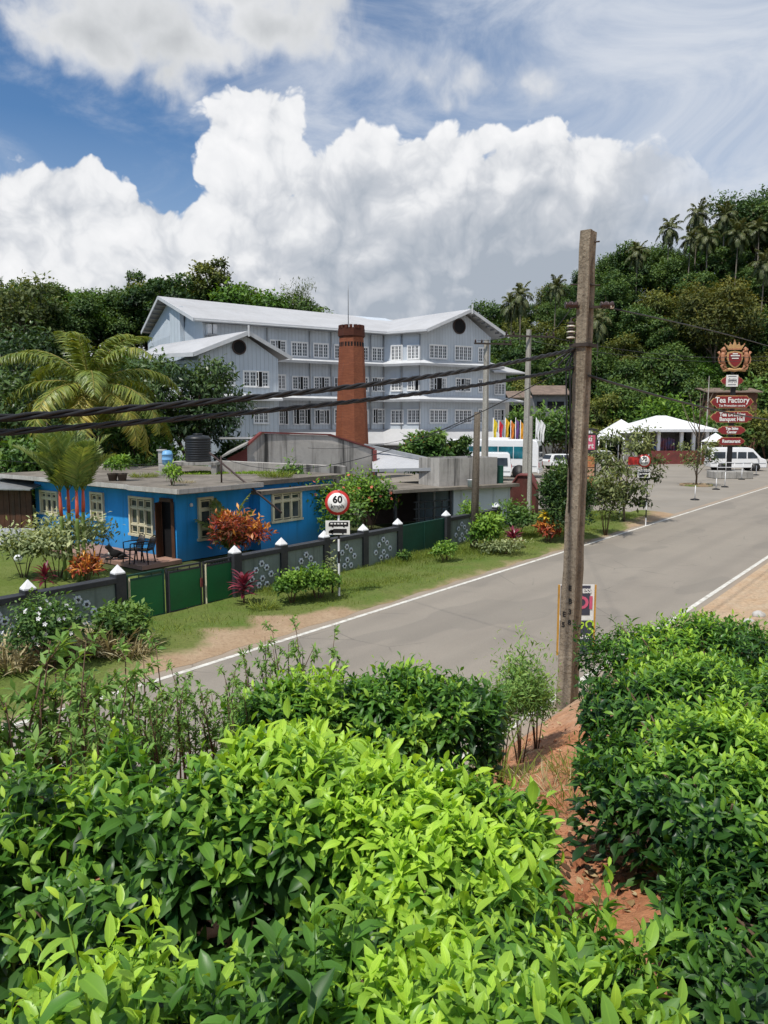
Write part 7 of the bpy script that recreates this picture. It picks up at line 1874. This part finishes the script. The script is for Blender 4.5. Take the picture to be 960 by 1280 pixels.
# ---------------- chain posts along the car park edge
def rod_post(u, vb, vt, label):
    b = G(u, vb); zt = D(u, vt, b.y).z; T = thing('barrier_post', label, 'post', b, 0, 'thin posts along the car park edge')
    m = MB(); m.tube([(0, 0, .05), (0, 0, zt)], .025, 6); m.build('rod', M_WHITEP, T); m = MB(); m.lathe((0, 0, 0), [(.26, 0), (.26, .05), (.06, .1)], 10); m.build('base', M_SBLACK, T)
for (u, vb, vt, lb) in [(868.5, 625, 607, 'thin barrier post at the car park edge, nearest the sapling'), (906, 609, 590, 'thin barrier post in front of the stone plinth'), (927, 599.5, 586, 'thin barrier post right of the stone plinth'), (945, 594, 582, 'thin barrier post under the nose of the white van'), (774, 650, 634, 'short white post on the verge by the leafy shrub'), (895, 612, 598, 'slender barrier post between plinth and sapling')]: rod_post(u, vb, vt, lb)
# stones at the sandy edge, right
for (u, v, s, lb) in [(914, 790, .17, 'grey stone on the sandy shoulder, nearest of the few'), (936, 781, .14, 'pale stone on the sandy shoulder behind the grey one'), (948, 775, .16, 'pale grey stone on the sandy shoulder at the right edge')]:
    p = G(u, v, .05); p.z = bz(p.x, p.y); m = MB(); m.lathe((0, 0, 0), [(s*.7, -.05), (s, .02), (s*.8, s*.5), (s*.3, s*.75)], 9)
    m.v = [(x*rnd.uniform(.8, 1.2), y_*rnd.uniform(.8, 1.2), z) for x, y_, z in m.v]; o = m.build('stone', M_CONCL, None, bevel=.02); o.location = p; props(o, lb, 'stone')
# ------------------------------------------------------------------ garden, yard and roadside plants
tuft_late = []
def at_g(u, v, z=0.05): return G(u, v, z)
def hgt_at(u, vt, p): return D(u, vt, p.y).z-p.z
# coconut palm behind the blue house
pc = D(112, 482, 36.5); CP_ = make_palm('coconut_palm', 'big coconut palm with yellowing outer fronds behind the blue house', pc.z, 24, 5.6, 76, 1.05, .085, M_PALM, loc=(pc.x-.3, 36.5, 0), bend=(.3, 0), tr=.17, seed=9, elr=(-.55, 1.42), droop=1.15, vee=.12, tonefn=lambda f: .40+.42*max(0, f-.45)/.55, hang=.75)
nt = MB()
for k in range(9):
    a = k*.7; nt.lathe((.3+math.cos(a)*.26, math.sin(a)*.26, pc.z-.35-.12*(k % 3)), [(0, -.15), (.09, -.1), (.13, 0), (.09, .1), (0, .14)], 8)
nt.build('coconut', pmat('green_coconut', (.12, .13, .03), .6, .3, 4, .1, 20), CP_)
# red sealing-wax palms, a clump of separate stems
stems = [(82, 725, 645, 612, 528, -.25), (90, 722, 641, 610, 540, .05), (99, 727, 648, 612, 530, .3), (106, 724, 640, 611, 545, .45)]
for k, (u, vb, v1, v2, vt, lean) in enumerate(stems):
    p = at_g(u, vb); y = p.y; T = thing('sealing_wax_palm', ['slim palm with red crownshaft, leftmost of the clump on the lawn', 'slim palm with red crownshaft, second from the left in the lawn clump', 'slim palm with red crownshaft, tallest in the middle of the lawn clump', 'slim palm with red crownshaft, rightmost of the lawn clump'][k], 'palm tree', p, 0, 'red palms on the lawn')
    z1, z2 = D(u, v1, y).z-p.z, D(u, v2, y).z-p.z; zt = D(u, vt, y).z-p.z
    m = MB(); n_ = 14
    m.tube([(lean*.1*q/n_, 0, z1*q/n_) for q in range(n_+1)], [.05+(.008 if q % 2 else 0) for q in range(n_+1)], 8); m.build('stem', M_STEMG, T)
    m = MB(); m.tube([(lean*.1, 0, z1), (lean*.13, 0, z1+.2), (lean*.16, 0, z2)], [.05, .055, .034], 8); m.build('crownshaft', M_REDST, T)
    parts = []; ra = MB()
    for q in range(6): frond(parts, ra, (lean*.16, 0, z2-.1), q*2.4+k, 1.45-.09*q, (zt-z2)*1.12*(1-.04*q), 40, .55, .06, .5, .5, .45+.05*q, rr=.018, hang=.25)
    V, Fc, C = merge(parts); np_mesh('crown', V, Fc, M_LIP, T, {'leaf': C}); ra.build('leaf_stalk', M_STEMG, T, fixn=False)
# mango tree right of the coconut palm, trees left and behind
p = D(238, 560, 43); make_tree('mango_tree', 'dense dark mango tree in front of the left end of the grey factory', 'tree', h=D(250, 452, 43).z, cr=3.4, ch=5.0, n=8000, L=.36, mat=M_MANGO, nlobe=17, trunk_r=.2, tone=.42, seed=71, loc=(p.x, 43, 0), wob=.25, W=.38, droop=.5)
for (u, vt, y, cr, ch, lab, mat, sd) in [
  (14, 418, 44, 3.4, 5.5, 'dark leafy tree at the left edge behind the timber shed', M_MANGO, 72),
  (-20, 470, 36, 3.2, 5.0, 'broad dark tree cut by the left edge of the picture', M_MANGO, 73),
  (30, 545, 33, 1.9, 3.2, 'bright green bushy tree between the timber shed and the coconut palm', M_SHRUB, 74),
  (172, 520, 40, 2.4, 4.0, 'mid green bushy tree behind the potted plants on the roof', M_SHRUB, 75),
  (300, 548, 44, 1.8, 3.0, 'small dark tree at the right foot of the mango tree', M_MANGO, 76),
  (60, 470, 52, 4.2, 6.5, 'dark tree filling the gap left of the coconut palm', M_FOREST, 77),
  (150, 455, 54, 3.8, 6.0, 'dark tree seen through the coconut palm fronds', M_FOREST, 78),
  (532, 540, 45, 1.7, 2.8, 'leafy tree with orange blossom tips behind the carport', M_SHRUB, 79),
  (573, 547, 48, .85, 2.2, 'small clipped dark green tree beside the stained tank', M_FOREST, 80)]:
    p = D(u, 560, y); T_ = make_tree('garden_tree', lab, 'tree', h=D(u, vt, y).z, cr=cr, ch=ch, n=int(3600 if cr > 1.5 else 1500), L=.34 if y > 30 else .25, mat=mat, nlobe=11, trunk_r=.12, tone=.44, seed=sd, loc=(p.x, y, 0), wob=.25, W=.42)
    if sd == 79:
        fl_ = MB()
        for _ in range(60):
            a = rnd.uniform(0, 6.28); q = rnd.uniform(.2, 1.5); c = Vector((math.cos(a)*q, math.sin(a)*q, D(u, vt, y).z-.15-q*q*.35)); fl_.lathe(c, [(0, -.06), (.08, 0), (0, .06)], 5)
        fl_.build('blossom', pmat('orange_blossom', (.55, .2, .06), .7, .2, 5, 0, 20), T_, fixn=False)
# shrubs in the garden
p = at_g(72, 722); shrub('variegated_shrub', 'tall pale variegated shrub on the lawn left of the red palms', p, 1.25, 1.0, hgt_at(72, 640, p), 1800, .17, .42, M_PALE, .5, 9, stems=7, wob=.3, shell=.8)
p = at_g(30, 722); shrub('variegated_shrub', 'lower pale green shrub at the left end of the lawn', p, .8, .7, hgt_at(30, 655, p), 800, .16, .42, M_PALE, .45, 7, stems=5, wob=.3, shell=.8)
p = at_g(120, 700); shrub('variegated_shrub', 'thin pale shrub right behind the red palms by the porch', p, .7, .6, hgt_at(120, 640, p), 500, .16, .4, M_PALE, .42, 6, stems=5, wob=.3, shell=.9)
p = at_g(108, 728); shrub('croton', 'dark red and yellow croton at the foot of the red palms', p, .42, .42, hgt_at(108, 690, p), 420, .2, .3, M_CROTON, .42, 6, stems=4, droop=-.1)
p = at_g(298, 705); shrub('croton', 'large croton with red, yellow and green leaves by the blue house corner', p, .95, .8, hgt_at(298, 638, p), 1300, .21, .32, M_CROTON, .5, 9, stems=6, droop=-.1)
def rosette(name, label, p, h, n, L, W, mat, tone=.5, stem=True, cat='plant', group=None, el=(.2, 1.4), curl=(.4, 1.2)):
    T = thing(name, label, cat, p, 0, group); k = np.arange(n); az = k*2.39996; f = k/n
    base = np.stack([0*f, 0*f, h*(.35+.5*f)], -1) if stem else np.zeros((n, 3)); e = el[0]+(el[1]-el[0])*f+rng.normal(0, .1, n)
    d = np.stack([np.cos(az)*np.cos(e), np.sin(az)*np.cos(e), np.sin(e)], -1); LL = L*rng.uniform(.8, 1.15, n)
    V, Fc, C = leaf_geo(base, d, UP[None]+d*.01+rand_unit(n)*.05, LL, LL*W, rng.uniform(*curl, n), np.full(n, .35), np.clip(tone+rng.normal(0, .15, n), 0, 1), 5)
    np_mesh('foliage', V, Fc, mat, T, {'leaf': C})
    if stem: m = MB(); m.tube([(0, 0, -.05), (0, 0, h*.5), (0, 0, h*.85)], [.025, .02, .012], 6); m.build('stem', M_BARK, T)
    return T
p = at_g(57, 737); rosette('cordyline', 'dark red cordyline on the lawn behind the wall', p, hgt_at(57, 712, p), 34, .42, .2, M_CORDY)
p = at_g(305, 755); rosette('cordyline', 'dark red cordyline in front of the wall by the green gate', p, hgt_at(305, 722, p), 40, .46, .2, M_CORDY)
p = at_g(641, 687); rosette('cordyline', 'small bright red cordyline on the verge near the wooden post', p, hgt_at(641, 668, p), 36, .5, .2, M_CORDY, .7)
p = at_g(287, 697); T = thing('fan_palm', 'young pale palm with upright broad leaves against the blue wall', 'palm tree', p); parts = []; ra = MB()
for k in range(7): frond(parts, ra, (0, 0, .2), k*2.4, 1.42-.10*k, 2.1-.14*k, 30, .45, .10, .45, .35, .60, rr=.02)
V, Fc, C = merge(parts); np_mesh('foliage', V, Fc, M_LIP, T, {'leaf': C}); ra.build('leaf_stalk', M_STEMG, T, fixn=False)
# climbing flowering shrubs behind the wall
p = at_g(400, 672); shrub('bougainvillea', 'leafy climber with coral flowers spilling over the wall behind the 60 sign', p, 1.7, 1.0, hgt_at(400, 597, p), 2600, .17, .5, M_LIME, .42, 11, stems=8, flowers=(M_PINKFL, 30, .07), wob=.3)
p = at_g(462, 664); shrub('bougainvillea', 'tall flowering climber above the wall between the 60 sign and dark green gate', p, 1.35, 1.0, hgt_at(462, 588, p), 2300, .17, .5, M_LIME, .40, 10, stems=8, flowers=(M_PINKFL, 55, .08), wob=.3)
p = at_g(430, 678); shrub('climbing_shrub', 'low leafy growth hanging over the wall right of the 60 sign', p, .9, .7, hgt_at(430, 625, p), 1000, .16, .5, M_SHRUB, .5, 7, stems=5, wob=.3)
# roadside in front of the wall
p = at_g(64, 836); shrub('flowering_shrub', 'rounded dark shrub dotted with white flowers in front of the wall', p, .72, .66, hgt_at(64, 745, p), 3600, .085, .5, M_SHRUB, .42, 11, stems=8, flowers=(M_WHITEFL, 70, .045), wob=.22)
p = at_g(155, 812); shrub('leafy_shrub', 'mid green leafy shrub in front of the left gate post', p, .60, .55, hgt_at(155, 752, p), 1900, .12, .5, M_SHRUB, .58, 9, stems=6, wob=.24)
p = at_g(365, 754); shrub('clipped_shrub', 'smaller rounded green shrub on the verge, left of a touching pair', p, .48, .48, hgt_at(365, 711, p), 1500, .10, .5, M_LIME, .36, 8, stems=5)
p = at_g(397, 750); shrub('clipped_shrub', 'larger rounded green shrub on the verge left of the 60 sign', p, .58, .55, hgt_at(397, 704, p), 2000, .10, .5, M_LIME, .34, 9, stems=5)
p = at_g(556, 702); shrub('leafy_shrub', 'small bright shrub on the verge before the dark green gate', p, .42, .4, hgt_at(556, 677, p), 700, .11, .45, M_LIME, .45, 6, stems=4, wob=.3)
p = at_g(505, 702); shrub('leafy_shrub', 'tiny shrub against the wall left of the dark green gate', p, .25, .2, hgt_at(505, 688, p), 260, .1, .45, M_SHRUB, .5, 5, stems=3)
p = at_g(609, 690); shrub('leafy_shrub', 'lime green shrub right of the weathered wooden post', p, .62, .5, hgt_at(609, 640, p), 1200, .16, .45, M_LIME, .5, 8, stems=5, wob=.3)
p = at_g(586, 676); shrub('leafy_shrub', 'thin yellowish climber on the wall behind the wooden post', p, .45, .4, hgt_at(586, 622, p), 500, .15, .45, M_LIME, .62, 6, stems=4, wob=.35)
p = at_g(628, 694); shrub('pale_shrub', 'low pale grey green shrub on the verge by the red cordyline', p, .85, .5, hgt_at(628, 674, p), 900, .12, .4, M_PALE, .45, 7, stems=3, base=0)
p = at_g(646, 672); shrub('leafy_shrub', 'layered green shrub in front of the red-brown hut', p, .75, .6, hgt_at(646, 624, p), 1200, .16, .45, M_SHRUB, .6, 8, stems=5, wob=.3)
p = at_g(685, 678); shrub('croton', 'croton with bright yellow top leaves beside the dark cypress bush', p, .5, .45, hgt_at(685, 650, p), 420, .22, .3, M_CROTON, .35, 6, stems=4)
p = D(683, 645, p.y); T = rosette('yellow_croton', 'bright yellow leaf cluster over the croton beside the dark cypress bush', p, .1, 26, .36, .3, M_YCROTON, .7, stem=False, el=(-.1, 1.2))
p = at_g(706, 676); shrub('cypress_bush', 'large dense dark green cypress bush left of the tall pole', p, 1.22, 1.2, hgt_at(706, 577, p), 9000, .16, .4, M_FOREST, .44, 15, stems=4, wob=.14, lobe=.42, base=.0, droop=-.4)
p = at_g(781, 652); make_tree('small_leafy_tree', 'loose dusty green small tree by the car park entrance', 'tree', h=hgt_at(783, 530, p), cr=1.6, ch=4.1, n=3000, L=.22, mat=M_GREY, nlobe=14, trunk_r=.05, tone=.50, seed=91, loc=p, wob=.35, W=.4, nl=2, lr=(.30, .42), shell=.8, droop=.6)
p = at_g(757, 668); shrub('leafy_shrub', 'dusty green shrub under the small leafy tree by the car park', p, .8, .6, hgt_at(757, 590, p), 1000, .2, .4, M_GREY, .45, 8, stems=5, wob=.35)
# sapling in the car park
p = at_g(870, 607, 0); hs = hgt_at(870, 478, p); T = make_tree('sapling', 'slender sapling in a round bed in the car park, bare twigs on top', 'tree', h=hs*.42, cr=1.5, ch=2.0, n=700, L=.24, mat=M_GREY, nlobe=8, trunk_r=.05, tone=.55, seed=92, loc=p, wob=.4, W=.4)
m = MB()
for k in range(9):
    a = k*.75; z0 = hs*(.3+.05*k); L_ = hs*.38*rnd.uniform(.6, 1.1); m.tube([(0, 0, z0), (math.cos(a)*L_*.3, math.sin(a)*L_*.3, z0+L_*.45), (math.cos(a)*L_*.55, math.sin(a)*L_*.55, z0+L_)], [.035, .025, .01], 5)
m.tube([(0, 0, 0), (.05, 0, hs*.5), (0, 0, hs*.9)], [.06, .05, .015], 7); m.build('twig', M_TRUNK, T)
m = MB(); m.lathe((0, 0, 0), [(1.15, 0), (1.15, .12), (1.0, .12), (.95, .05), (.0, .08)], 24, closed=False); m.build('bed', M_DIRT, T)
# banana-like plants and shrubs at the foot of the hill
for (u, vb, vt, y, rx, lab, mat, tn) in [
  (830, 540, 492, 92, 3.2, 'large leaved green banana plants behind the pavilion roof', M_LIME, .35), (872, 560, 516, 90, 2.4, 'mid green bush behind the white van', M_SHRUB, .55), (935, 585, 512, 86, 4.0, 'olive green bush at the right edge behind the van', M_FOREST2, .55),
  (700, 590, 520, 92, 4.2, 'yellowish green bushes on the slope left of the tall pole', M_FOREST2, .62), (655, 590, 505, 100, 3.5, 'dark bush right of the factory annex', M_FOREST, .5), (688, 592, 508, 88, 4.0, 'leafy green bush half hiding the small grey-brown roofed house', M_SHRUB, .5), (648, 590, 506, 84, 2.6, 'round green bush between the factory annex and the small house', M_SHRUB, .45), (745, 560, 500, 98, 4.2, 'bright bush on the slope above the food pillar', M_LIME, .3), (905, 590, 520, 86, 3.2, 'dark green bushes directly behind the signboard mast', M_SHRUB, .35), (960, 560, 470, 96, 4.5, 'mid green tree mass at the right edge under the hill', M_SHRUB, .5), (790, 545, 498, 96, 4.0, 'leafy shrub on the slope over the left end of the pavilion', M_SHRUB, .5)]:
    q = D(u, vb, y); z0 = float(hill_z(q.x, y)); shrub('hillside_bush', lab, (q.x, y, z0), rx, rx*.8, max(2, D(u, vt, y).z-z0), 1600, .6, .4, mat, tn, 8, stems=4, wob=.3, stem_r=.05)
for (u, vt, y, rx, lab) in [(75, 568, 35, 1.3, 'dark bushy shrub behind the left part of the blue house roof'), (180, 566, 36, 1.2, 'dark bushy shrub behind the roof, between plant pots and blue barrel'), (236, 560, 37, 1.0, 'green shrub behind the black water tank'), (365, 574, 30.2, .7, 'leafy shrub growing at the back corner of the blue house roof')]:
    q = D(u, 600, y); shrub('leafy_shrub', lab, (q.x, y, 0), rx, rx, D(u, vt, y).z, 1500, .24, .45, M_SHRUB, .42, 9, stems=5, wob=.3)
# growth on the blue house roof
for (u, v, rx, h_, n_, mt, lb) in [(180, 597, .5, .25, 350, M_GRASSY, 'patch of weeds on the blue house roof right of the plant pots'), (345, 597, .6, .35, 420, M_GRASSY, 'patch of weeds on the blue house roof by its far right edge'), (232, 604, .35, .15, 200, M_DRYG, 'dry weeds on the blue house roof near the front edge'), (90, 603, .5, .2, 240, M_DRYG, 'dry weeds on the left part of the blue house roof')]:
    tuft_late.append((lb, G(u, v, zst), n_, h_, rx, mt))
# grass of the far verge and tufts
def grass(name, label, n, afn, zfn, hg, mat, wid=.09, kind='stuff', clump=True, cut=None):
    a, b = afn(n); x = RA.x*a+RB.x*b; y = RA.y*a+RB.y*b
    if clump:
        k = vnoise(x, y, 1.1, 77)+.5*vnoise(x, y, 3.3, 78); keep = rng.random(n) < np.clip(.55+.5*k, .05, 1); x, y, k = x[keep], y[keep], k[keep]
    n = len(x); L = hg*rng.uniform(.4, 1.25, n)*(1+(.35*k if clump else 0)); P = np.stack([x, y, zfn(x, y)], -1)
    V, Fc, C = leaf_geo(P, nrm(rand_unit(n)*np.array([.6, .6, .1])+UP), nrm(rng.normal(size=(n, 3))*np.array([1, 1, .05])), np.maximum(L, .03), np.maximum(L, .03)*wid, rng.uniform(.2, 1.3, n), np.full(n, .2), np.clip(.5+(.15*k if clump else 0)+rng.normal(0, .15, n), 0, 1), 2)
    o = np_mesh(name, V, Fc, mat, None, {'leaf': C}); o['kind'] = kind; o['label'] = label; return o
vz = lambda x, y: np.interp(x*RB.x+y*RB.y, [-15.2, -14.6, -11.6, -11.3], [0, .06, .05, -.02])+.03*vnoise(x, y, 1.6, 21)-.01
a_min, a_g0, a_g1, a_max = 3.0, along(153), along(296), 36.5
def verge_pts(n):
    a = rng.uniform(a_min, a_max, n); b = -11.55-3.0*rng.random(n)**.9
    inn = (a > a_g0-1.0) & (a < a_g1+.4); keep = (~inn | (rng.random(n) < .22)) & ((b < -12.05) | (rng.random(n) < .25))
    return a[keep], b[keep]
def grass2(label, n, fn, zf, hg, mat, wid=.09):
    a, b = fn(n)
    return grass('verge_grass', label, len(a), lambda k: (a, b), zf, hg, mat, wid)
grass2('short roadside grass between the wall and the road', 110000, verge_pts, vz, .11, M_GRASSY, .09)
def foot_pts(n): a = np.concatenate([rng.uniform(a_g1+.5, 36, n//2), rng.uniform(18, 27, n-n//2)]); b = np.concatenate([-14.5+rng.random(n//2)**2*.5, -12.3-2.0*rng.random(n-n//2)]); return a, b
grass2('taller grass growing along the foot of the wall', 14000, foot_pts, vz, .20, M_GRASSY, .07)
def lawn_pts(n): return rng.uniform(-4, 12, n), -15-9*rng.random(n)
grass2('mown lawn of the blue house', 26000, lawn_pts, lambda x, y: .045+.03*vnoise(x, y, .9, 31), .05, leafmat('lawn_blade', (.06, .09, .015), (.13, .185, .035), (.26, .31, .07), rough=.6, trans=.3, spec=.2, rib=0, hue=.3), .16)
def tuft(label, u, v, n, L, rx, mat, z=.03, name='grass_tuft', bend=(.5, 1.6), W=.05, up=1.0):
    p = G(u, v, z) if z is not None else None
    return tuft_at(label, p, n, L, rx, mat, name, bend, W, up)
def tuft_at(label, p, n, L, rx, mat, name='grass_tuft', bend=(.5, 1.6), W=.05, up=1.0):
    a = rng.uniform(0, 6.28, n); r = np.sqrt(rng.random(n))*rx; P = np.stack([r*np.cos(a), r*np.sin(a)*.7, 0*a], -1)
    d = nrm(np.stack([np.cos(a)*.5, np.sin(a)*.5, 0*a+up], -1)+rand_unit(n)*.35); LL = L*rng.uniform(.5, 1.2, n)
    V, Fc, C = leaf_geo(P, d, nrm(UP[None]*.2+np.stack([-np.cos(a), -np.sin(a), 0*a], -1)*-.0+rand_unit(n)*.4+UP*.5), LL, LL*W, rng.uniform(*bend, n), np.full(n, .25), np.clip(rng.normal(.5, .2, n), 0, 1), 5)
    T = thing(name, label, 'grass tuft', p); np_mesh('foliage', V, Fc, mat, T, {'leaf': C}); return T
tuft('tuft of long pale arching grass in front of the flowering shrub', 122, 818, 420, .75, .55, M_DRYG)
tuft('tuft of long pale grass at the left edge below the wall', 8, 838, 360, .8, .6, M_DRYG)
tuft('smaller tuft of straw coloured grass by the leafy shrub', 160, 822, 220, .5, .4, M_DRYG)
tuft('green grass tuft along the wall left of the 60 sign', 330, 762, 160, .35, .3, M_GRASSY)
for a_ in tuft_late: tuft_at(a_[0], a_[1], a_[2], a_[3], a_[4], a_[5])
# wood sticks by the wall
m = MB(); p = G(95, 812, .06)
for k in range(4): m.tube([p+Vector((-.8, .1*k, .03*k)), p+Vector((.9, .35+.1*k, .05+.03*k))], .02, 6)
props(m.build('bamboo_poles', M_CREAM, None), 'few pale poles lying in front of the wall behind the shrubs', 'poles')
# climber on the 60 sign post
p = G(419, 749, 0); shrub('climbing_weed', 'straggling weed climbing the post of the 60 sign', (p.x-.1, 19.02, 0), .16, .1, 1.4, 110, .1, .5, M_PALE, .5, 6, stems=2, wob=.4, shell=.9)

# ------------------------------------------------------------------ weeds and grass near the camera
def weed(seed, h, ns, nleaf, L=.055, bare=.45, spread=.28):
    r_ = np.random.default_rng(seed); T = thing('tall_weed', 'tall thin weed with bare woody stems and small pale leaves at the bank edge', 'weed', (0, 0, 0), 0, 'tall weeds along the bank edge')
    st = MB(); parts = []
    for s in range(ns):
        a = r_.uniform(0, 6.28); q = spread*r_.uniform(.3, 1); hh = h*r_.uniform(.7, 1.05)
        pts = [(0.12*math.cos(a)*q, .12*math.sin(a)*q, -.1), (math.cos(a)*q*.5, math.sin(a)*q*.5, hh*.5), (math.cos(a)*q*.9+r_.uniform(-.05, .05), math.sin(a)*q*.9, hh)]
        st.tube([pts[0], tuple(np.array(pts[0])*.5+np.array(pts[1])*.5+r_.normal(0, .012, 3)), pts[1], tuple(np.array(pts[1])*.5+np.array(pts[2])*.5+r_.normal(0, .02, 3)), pts[2]], [.009, .008, .0065, .0045, .002], 5)
        A = np.array(pts)
        for b in range(6):
            f = bare+(1-bare)*(b+r_.uniform(0, 1))/6; p0 = A[1]+(A[2]-A[1])*max(0, (f-.5)/.5) if f > .5 else A[0]+(A[1]-A[0])*f/.5
            aa = r_.uniform(0, 6.28); le = r_.uniform(.08, .2)*(1.2-f*.5); d = np.array([math.cos(aa)*.7, math.sin(aa)*.7, .75]); d /= np.linalg.norm(d); p1 = p0+d*le
            st.tube([tuple(p0), tuple(p1)], [.003, .0012], 4)
            m = nleaf; t_ = r_.random(m); P = p0+(p1-p0)*t_[:, None]; dd = nrm(r_.normal(size=(m, 3))+d*.7+np.array([0, 0, -.15])); LL = L*r_.uniform(.6, 1.3, m)
            parts.append(leaf_geo(P, dd, UP[None]+r_.normal(size=(m, 3))*.4, LL, LL*.34, r_.uniform(.2, 1.0, m), np.full(m, .25), np.clip(r_.normal(.5, .14, m)+.25*(f-.7), 0, 1), 2))
    V, Fc, C = merge(parts); np_mesh('foliage', V, Fc, M_WEED, T, {'leaf': C}); st.build('stem', M_BARK, T, fixn=False)
    return T
wp = [weed(201, 1.15, 6, 22, .046), weed(202, 1.0, 7, 22, .044), weed(203, 1.25, 5, 24, .048)]
wspots = []
for k in range(18):
    u = -30+k*22.5+rnd.uniform(-8, 8); y = rnd.uniform(3.55, 4.3); p = D(u, 880, y); wspots.append((p.x, y, u))
for k, (x, y, u) in enumerate(wspots):
    z = bz(x, y); vt = 856+rnd.uniform(-9, 14)+(6 if u < 120 else 0); s = (D(u, vt, y).z-z)/1.08
    if k < 3: o = wp[k]; o.location = (x, y, z); o.rotation_euler = (0, 0, rnd.uniform(0, 6.28)); o.scale = (s,)*3
    else: copy_tree2(wp[k % 3], (x, y, z), rnd.uniform(0, 6.28), s, 'tall thin weed with bare woody stems and small pale leaves at the bank edge', 'tall weeds along the bank edge')
for k, (u, vt, y) in enumerate([(352, 798, 4.3), (385, 805, 4.5), (330, 812, 4.4)]):
    p = D(u, 880, y); z = bz(p.x, y); copy_tree2(wp[(k+1) % 3], (p.x, y, z), k*1.3, (D(u, vt, y).z-z)/1.1, ['tallest weed, standing up over the yellowish tea bush against the road', 'tall weed against the road right of the tallest one', 'slender weed left of the tallest one against the road'][k], 'tall weeds along the bank edge')
# feathery weed and grass by the path foot
for (u, vb, vt, y, rx, n, lab) in [(652, 900, 798, 7.6, .34, 3000, 'feathery green weed clump on the path left of the tall pole'), (672, 898, 826, 8.2, .24, 1400, 'smaller feathery weed between the clump and the tall pole'), (628, 905, 838, 7.0, .26, 1400, 'low feathery weed left of the clump by the path')]:
    p = D(u, vb, y); z = bz(p.x, y); shrub('feathery_weed', lab, (p.x, y, z), rx, rx, max(.4, D(u, vt, y).z-z), n, .065, .26, M_WEED, .42, 9, 'weed', stems=7, stem_r=.006, wob=.4, shell=.95, lobe=.4)
p = D(600, 880, 5.6); tuft_at('tall blades of coarse grass at the foot of the bank beside the deep green bush', Vector((p.x, 5.6, bz(p.x, 5.6))), 34, 1.05, .14, M_GRASSY, bend=(.1, .7), W=.016, up=2.0)
for k, (u, v, n) in enumerate([(655, 975, 120), (690, 990, 110), (716, 968, 120), (640, 950, 90), (724, 1015, 80)]):
    d = ray(u, v); y = 5.0
    for _ in range(12): x = d.x/d.y*y; y = max(1, (bz(x, y)-H)/d.z*d.y)
    x = d.x/d.y*y
    tuft_at('small dry grass tuft on the red soil path, '+['left side halfway up', 'middle halfway up', 'right side near the bushes', 'left side lower down', 'right side higher up'][k], Vector((x, y, bz(x, y))), n, .22, .2, M_DRYG if k % 2 else M_GRASSY, W=.03)
# fallen leaves and clods on the path
def path_scatter(n):
    u = rng.uniform(600, 800, n); v = rng.uniform(905, 1140, n); out = []
    for uu, vv in zip(u, v):
        d = ray(uu, vv); y = 4.0
        for _ in range(10): y = max(1, (float(bank_z(d.x/d.y*y, y))-H)/d.z*d.y)
        out.append((d.x/d.y*y, y))
    return np.array(out)
xy = path_scatter(620); n = len(xy); P = np.stack([xy[:, 0], xy[:, 1], bank_z(xy[:, 0], xy[:, 1])+.008], -1); L = rng.uniform(.02, .07, n)
V, Fc, C = leaf_geo(P, nrm(rng.normal(size=(n, 3))*np.array([1, 1, .08])), UP[None]+rand_unit(n)*.3, L, L*.4, rng.uniform(-.8, .8, n), np.full(n, .3), rng.random(n), 3)
props(np_mesh('leaf_litter', V, Fc, leafmat('dead_leaf', (.06, .035, .02), (.20, .13, .06), (.42, .34, .20), rough=.8, trans=.1, spec=.1, rib=0, hue=.1, tcol=(1.2, 1, .7)), None, {'leaf': C}), 'dry fallen tea leaves strewn on the red soil path', kind='stuff')
cl = MB()
xy = path_scatter(900)
for (x, y) in xy:
    s = rnd.choice([.006, .008, .010, .014, .02, .035]); z = bz(x, y); a = rnd.uniform(0, 6.28)
    cl.add([(x+s*math.cos(a+q*1.57)*rnd.uniform(.7, 1.2), y+s*math.sin(a+q*1.57)*rnd.uniform(.7, 1.2), z-.004) for q in range(4)]+[(x+rnd.uniform(-.3, .3)*s, y+rnd.uniform(-.3, .3)*s, z+s*.8)], [(0, 1, 4), (1, 2, 4), (2, 3, 4), (3, 0, 4)])
props(cl.build('soil_clods', M_RED, None), 'crumbs and clods of red earth on the path', kind='stuff')
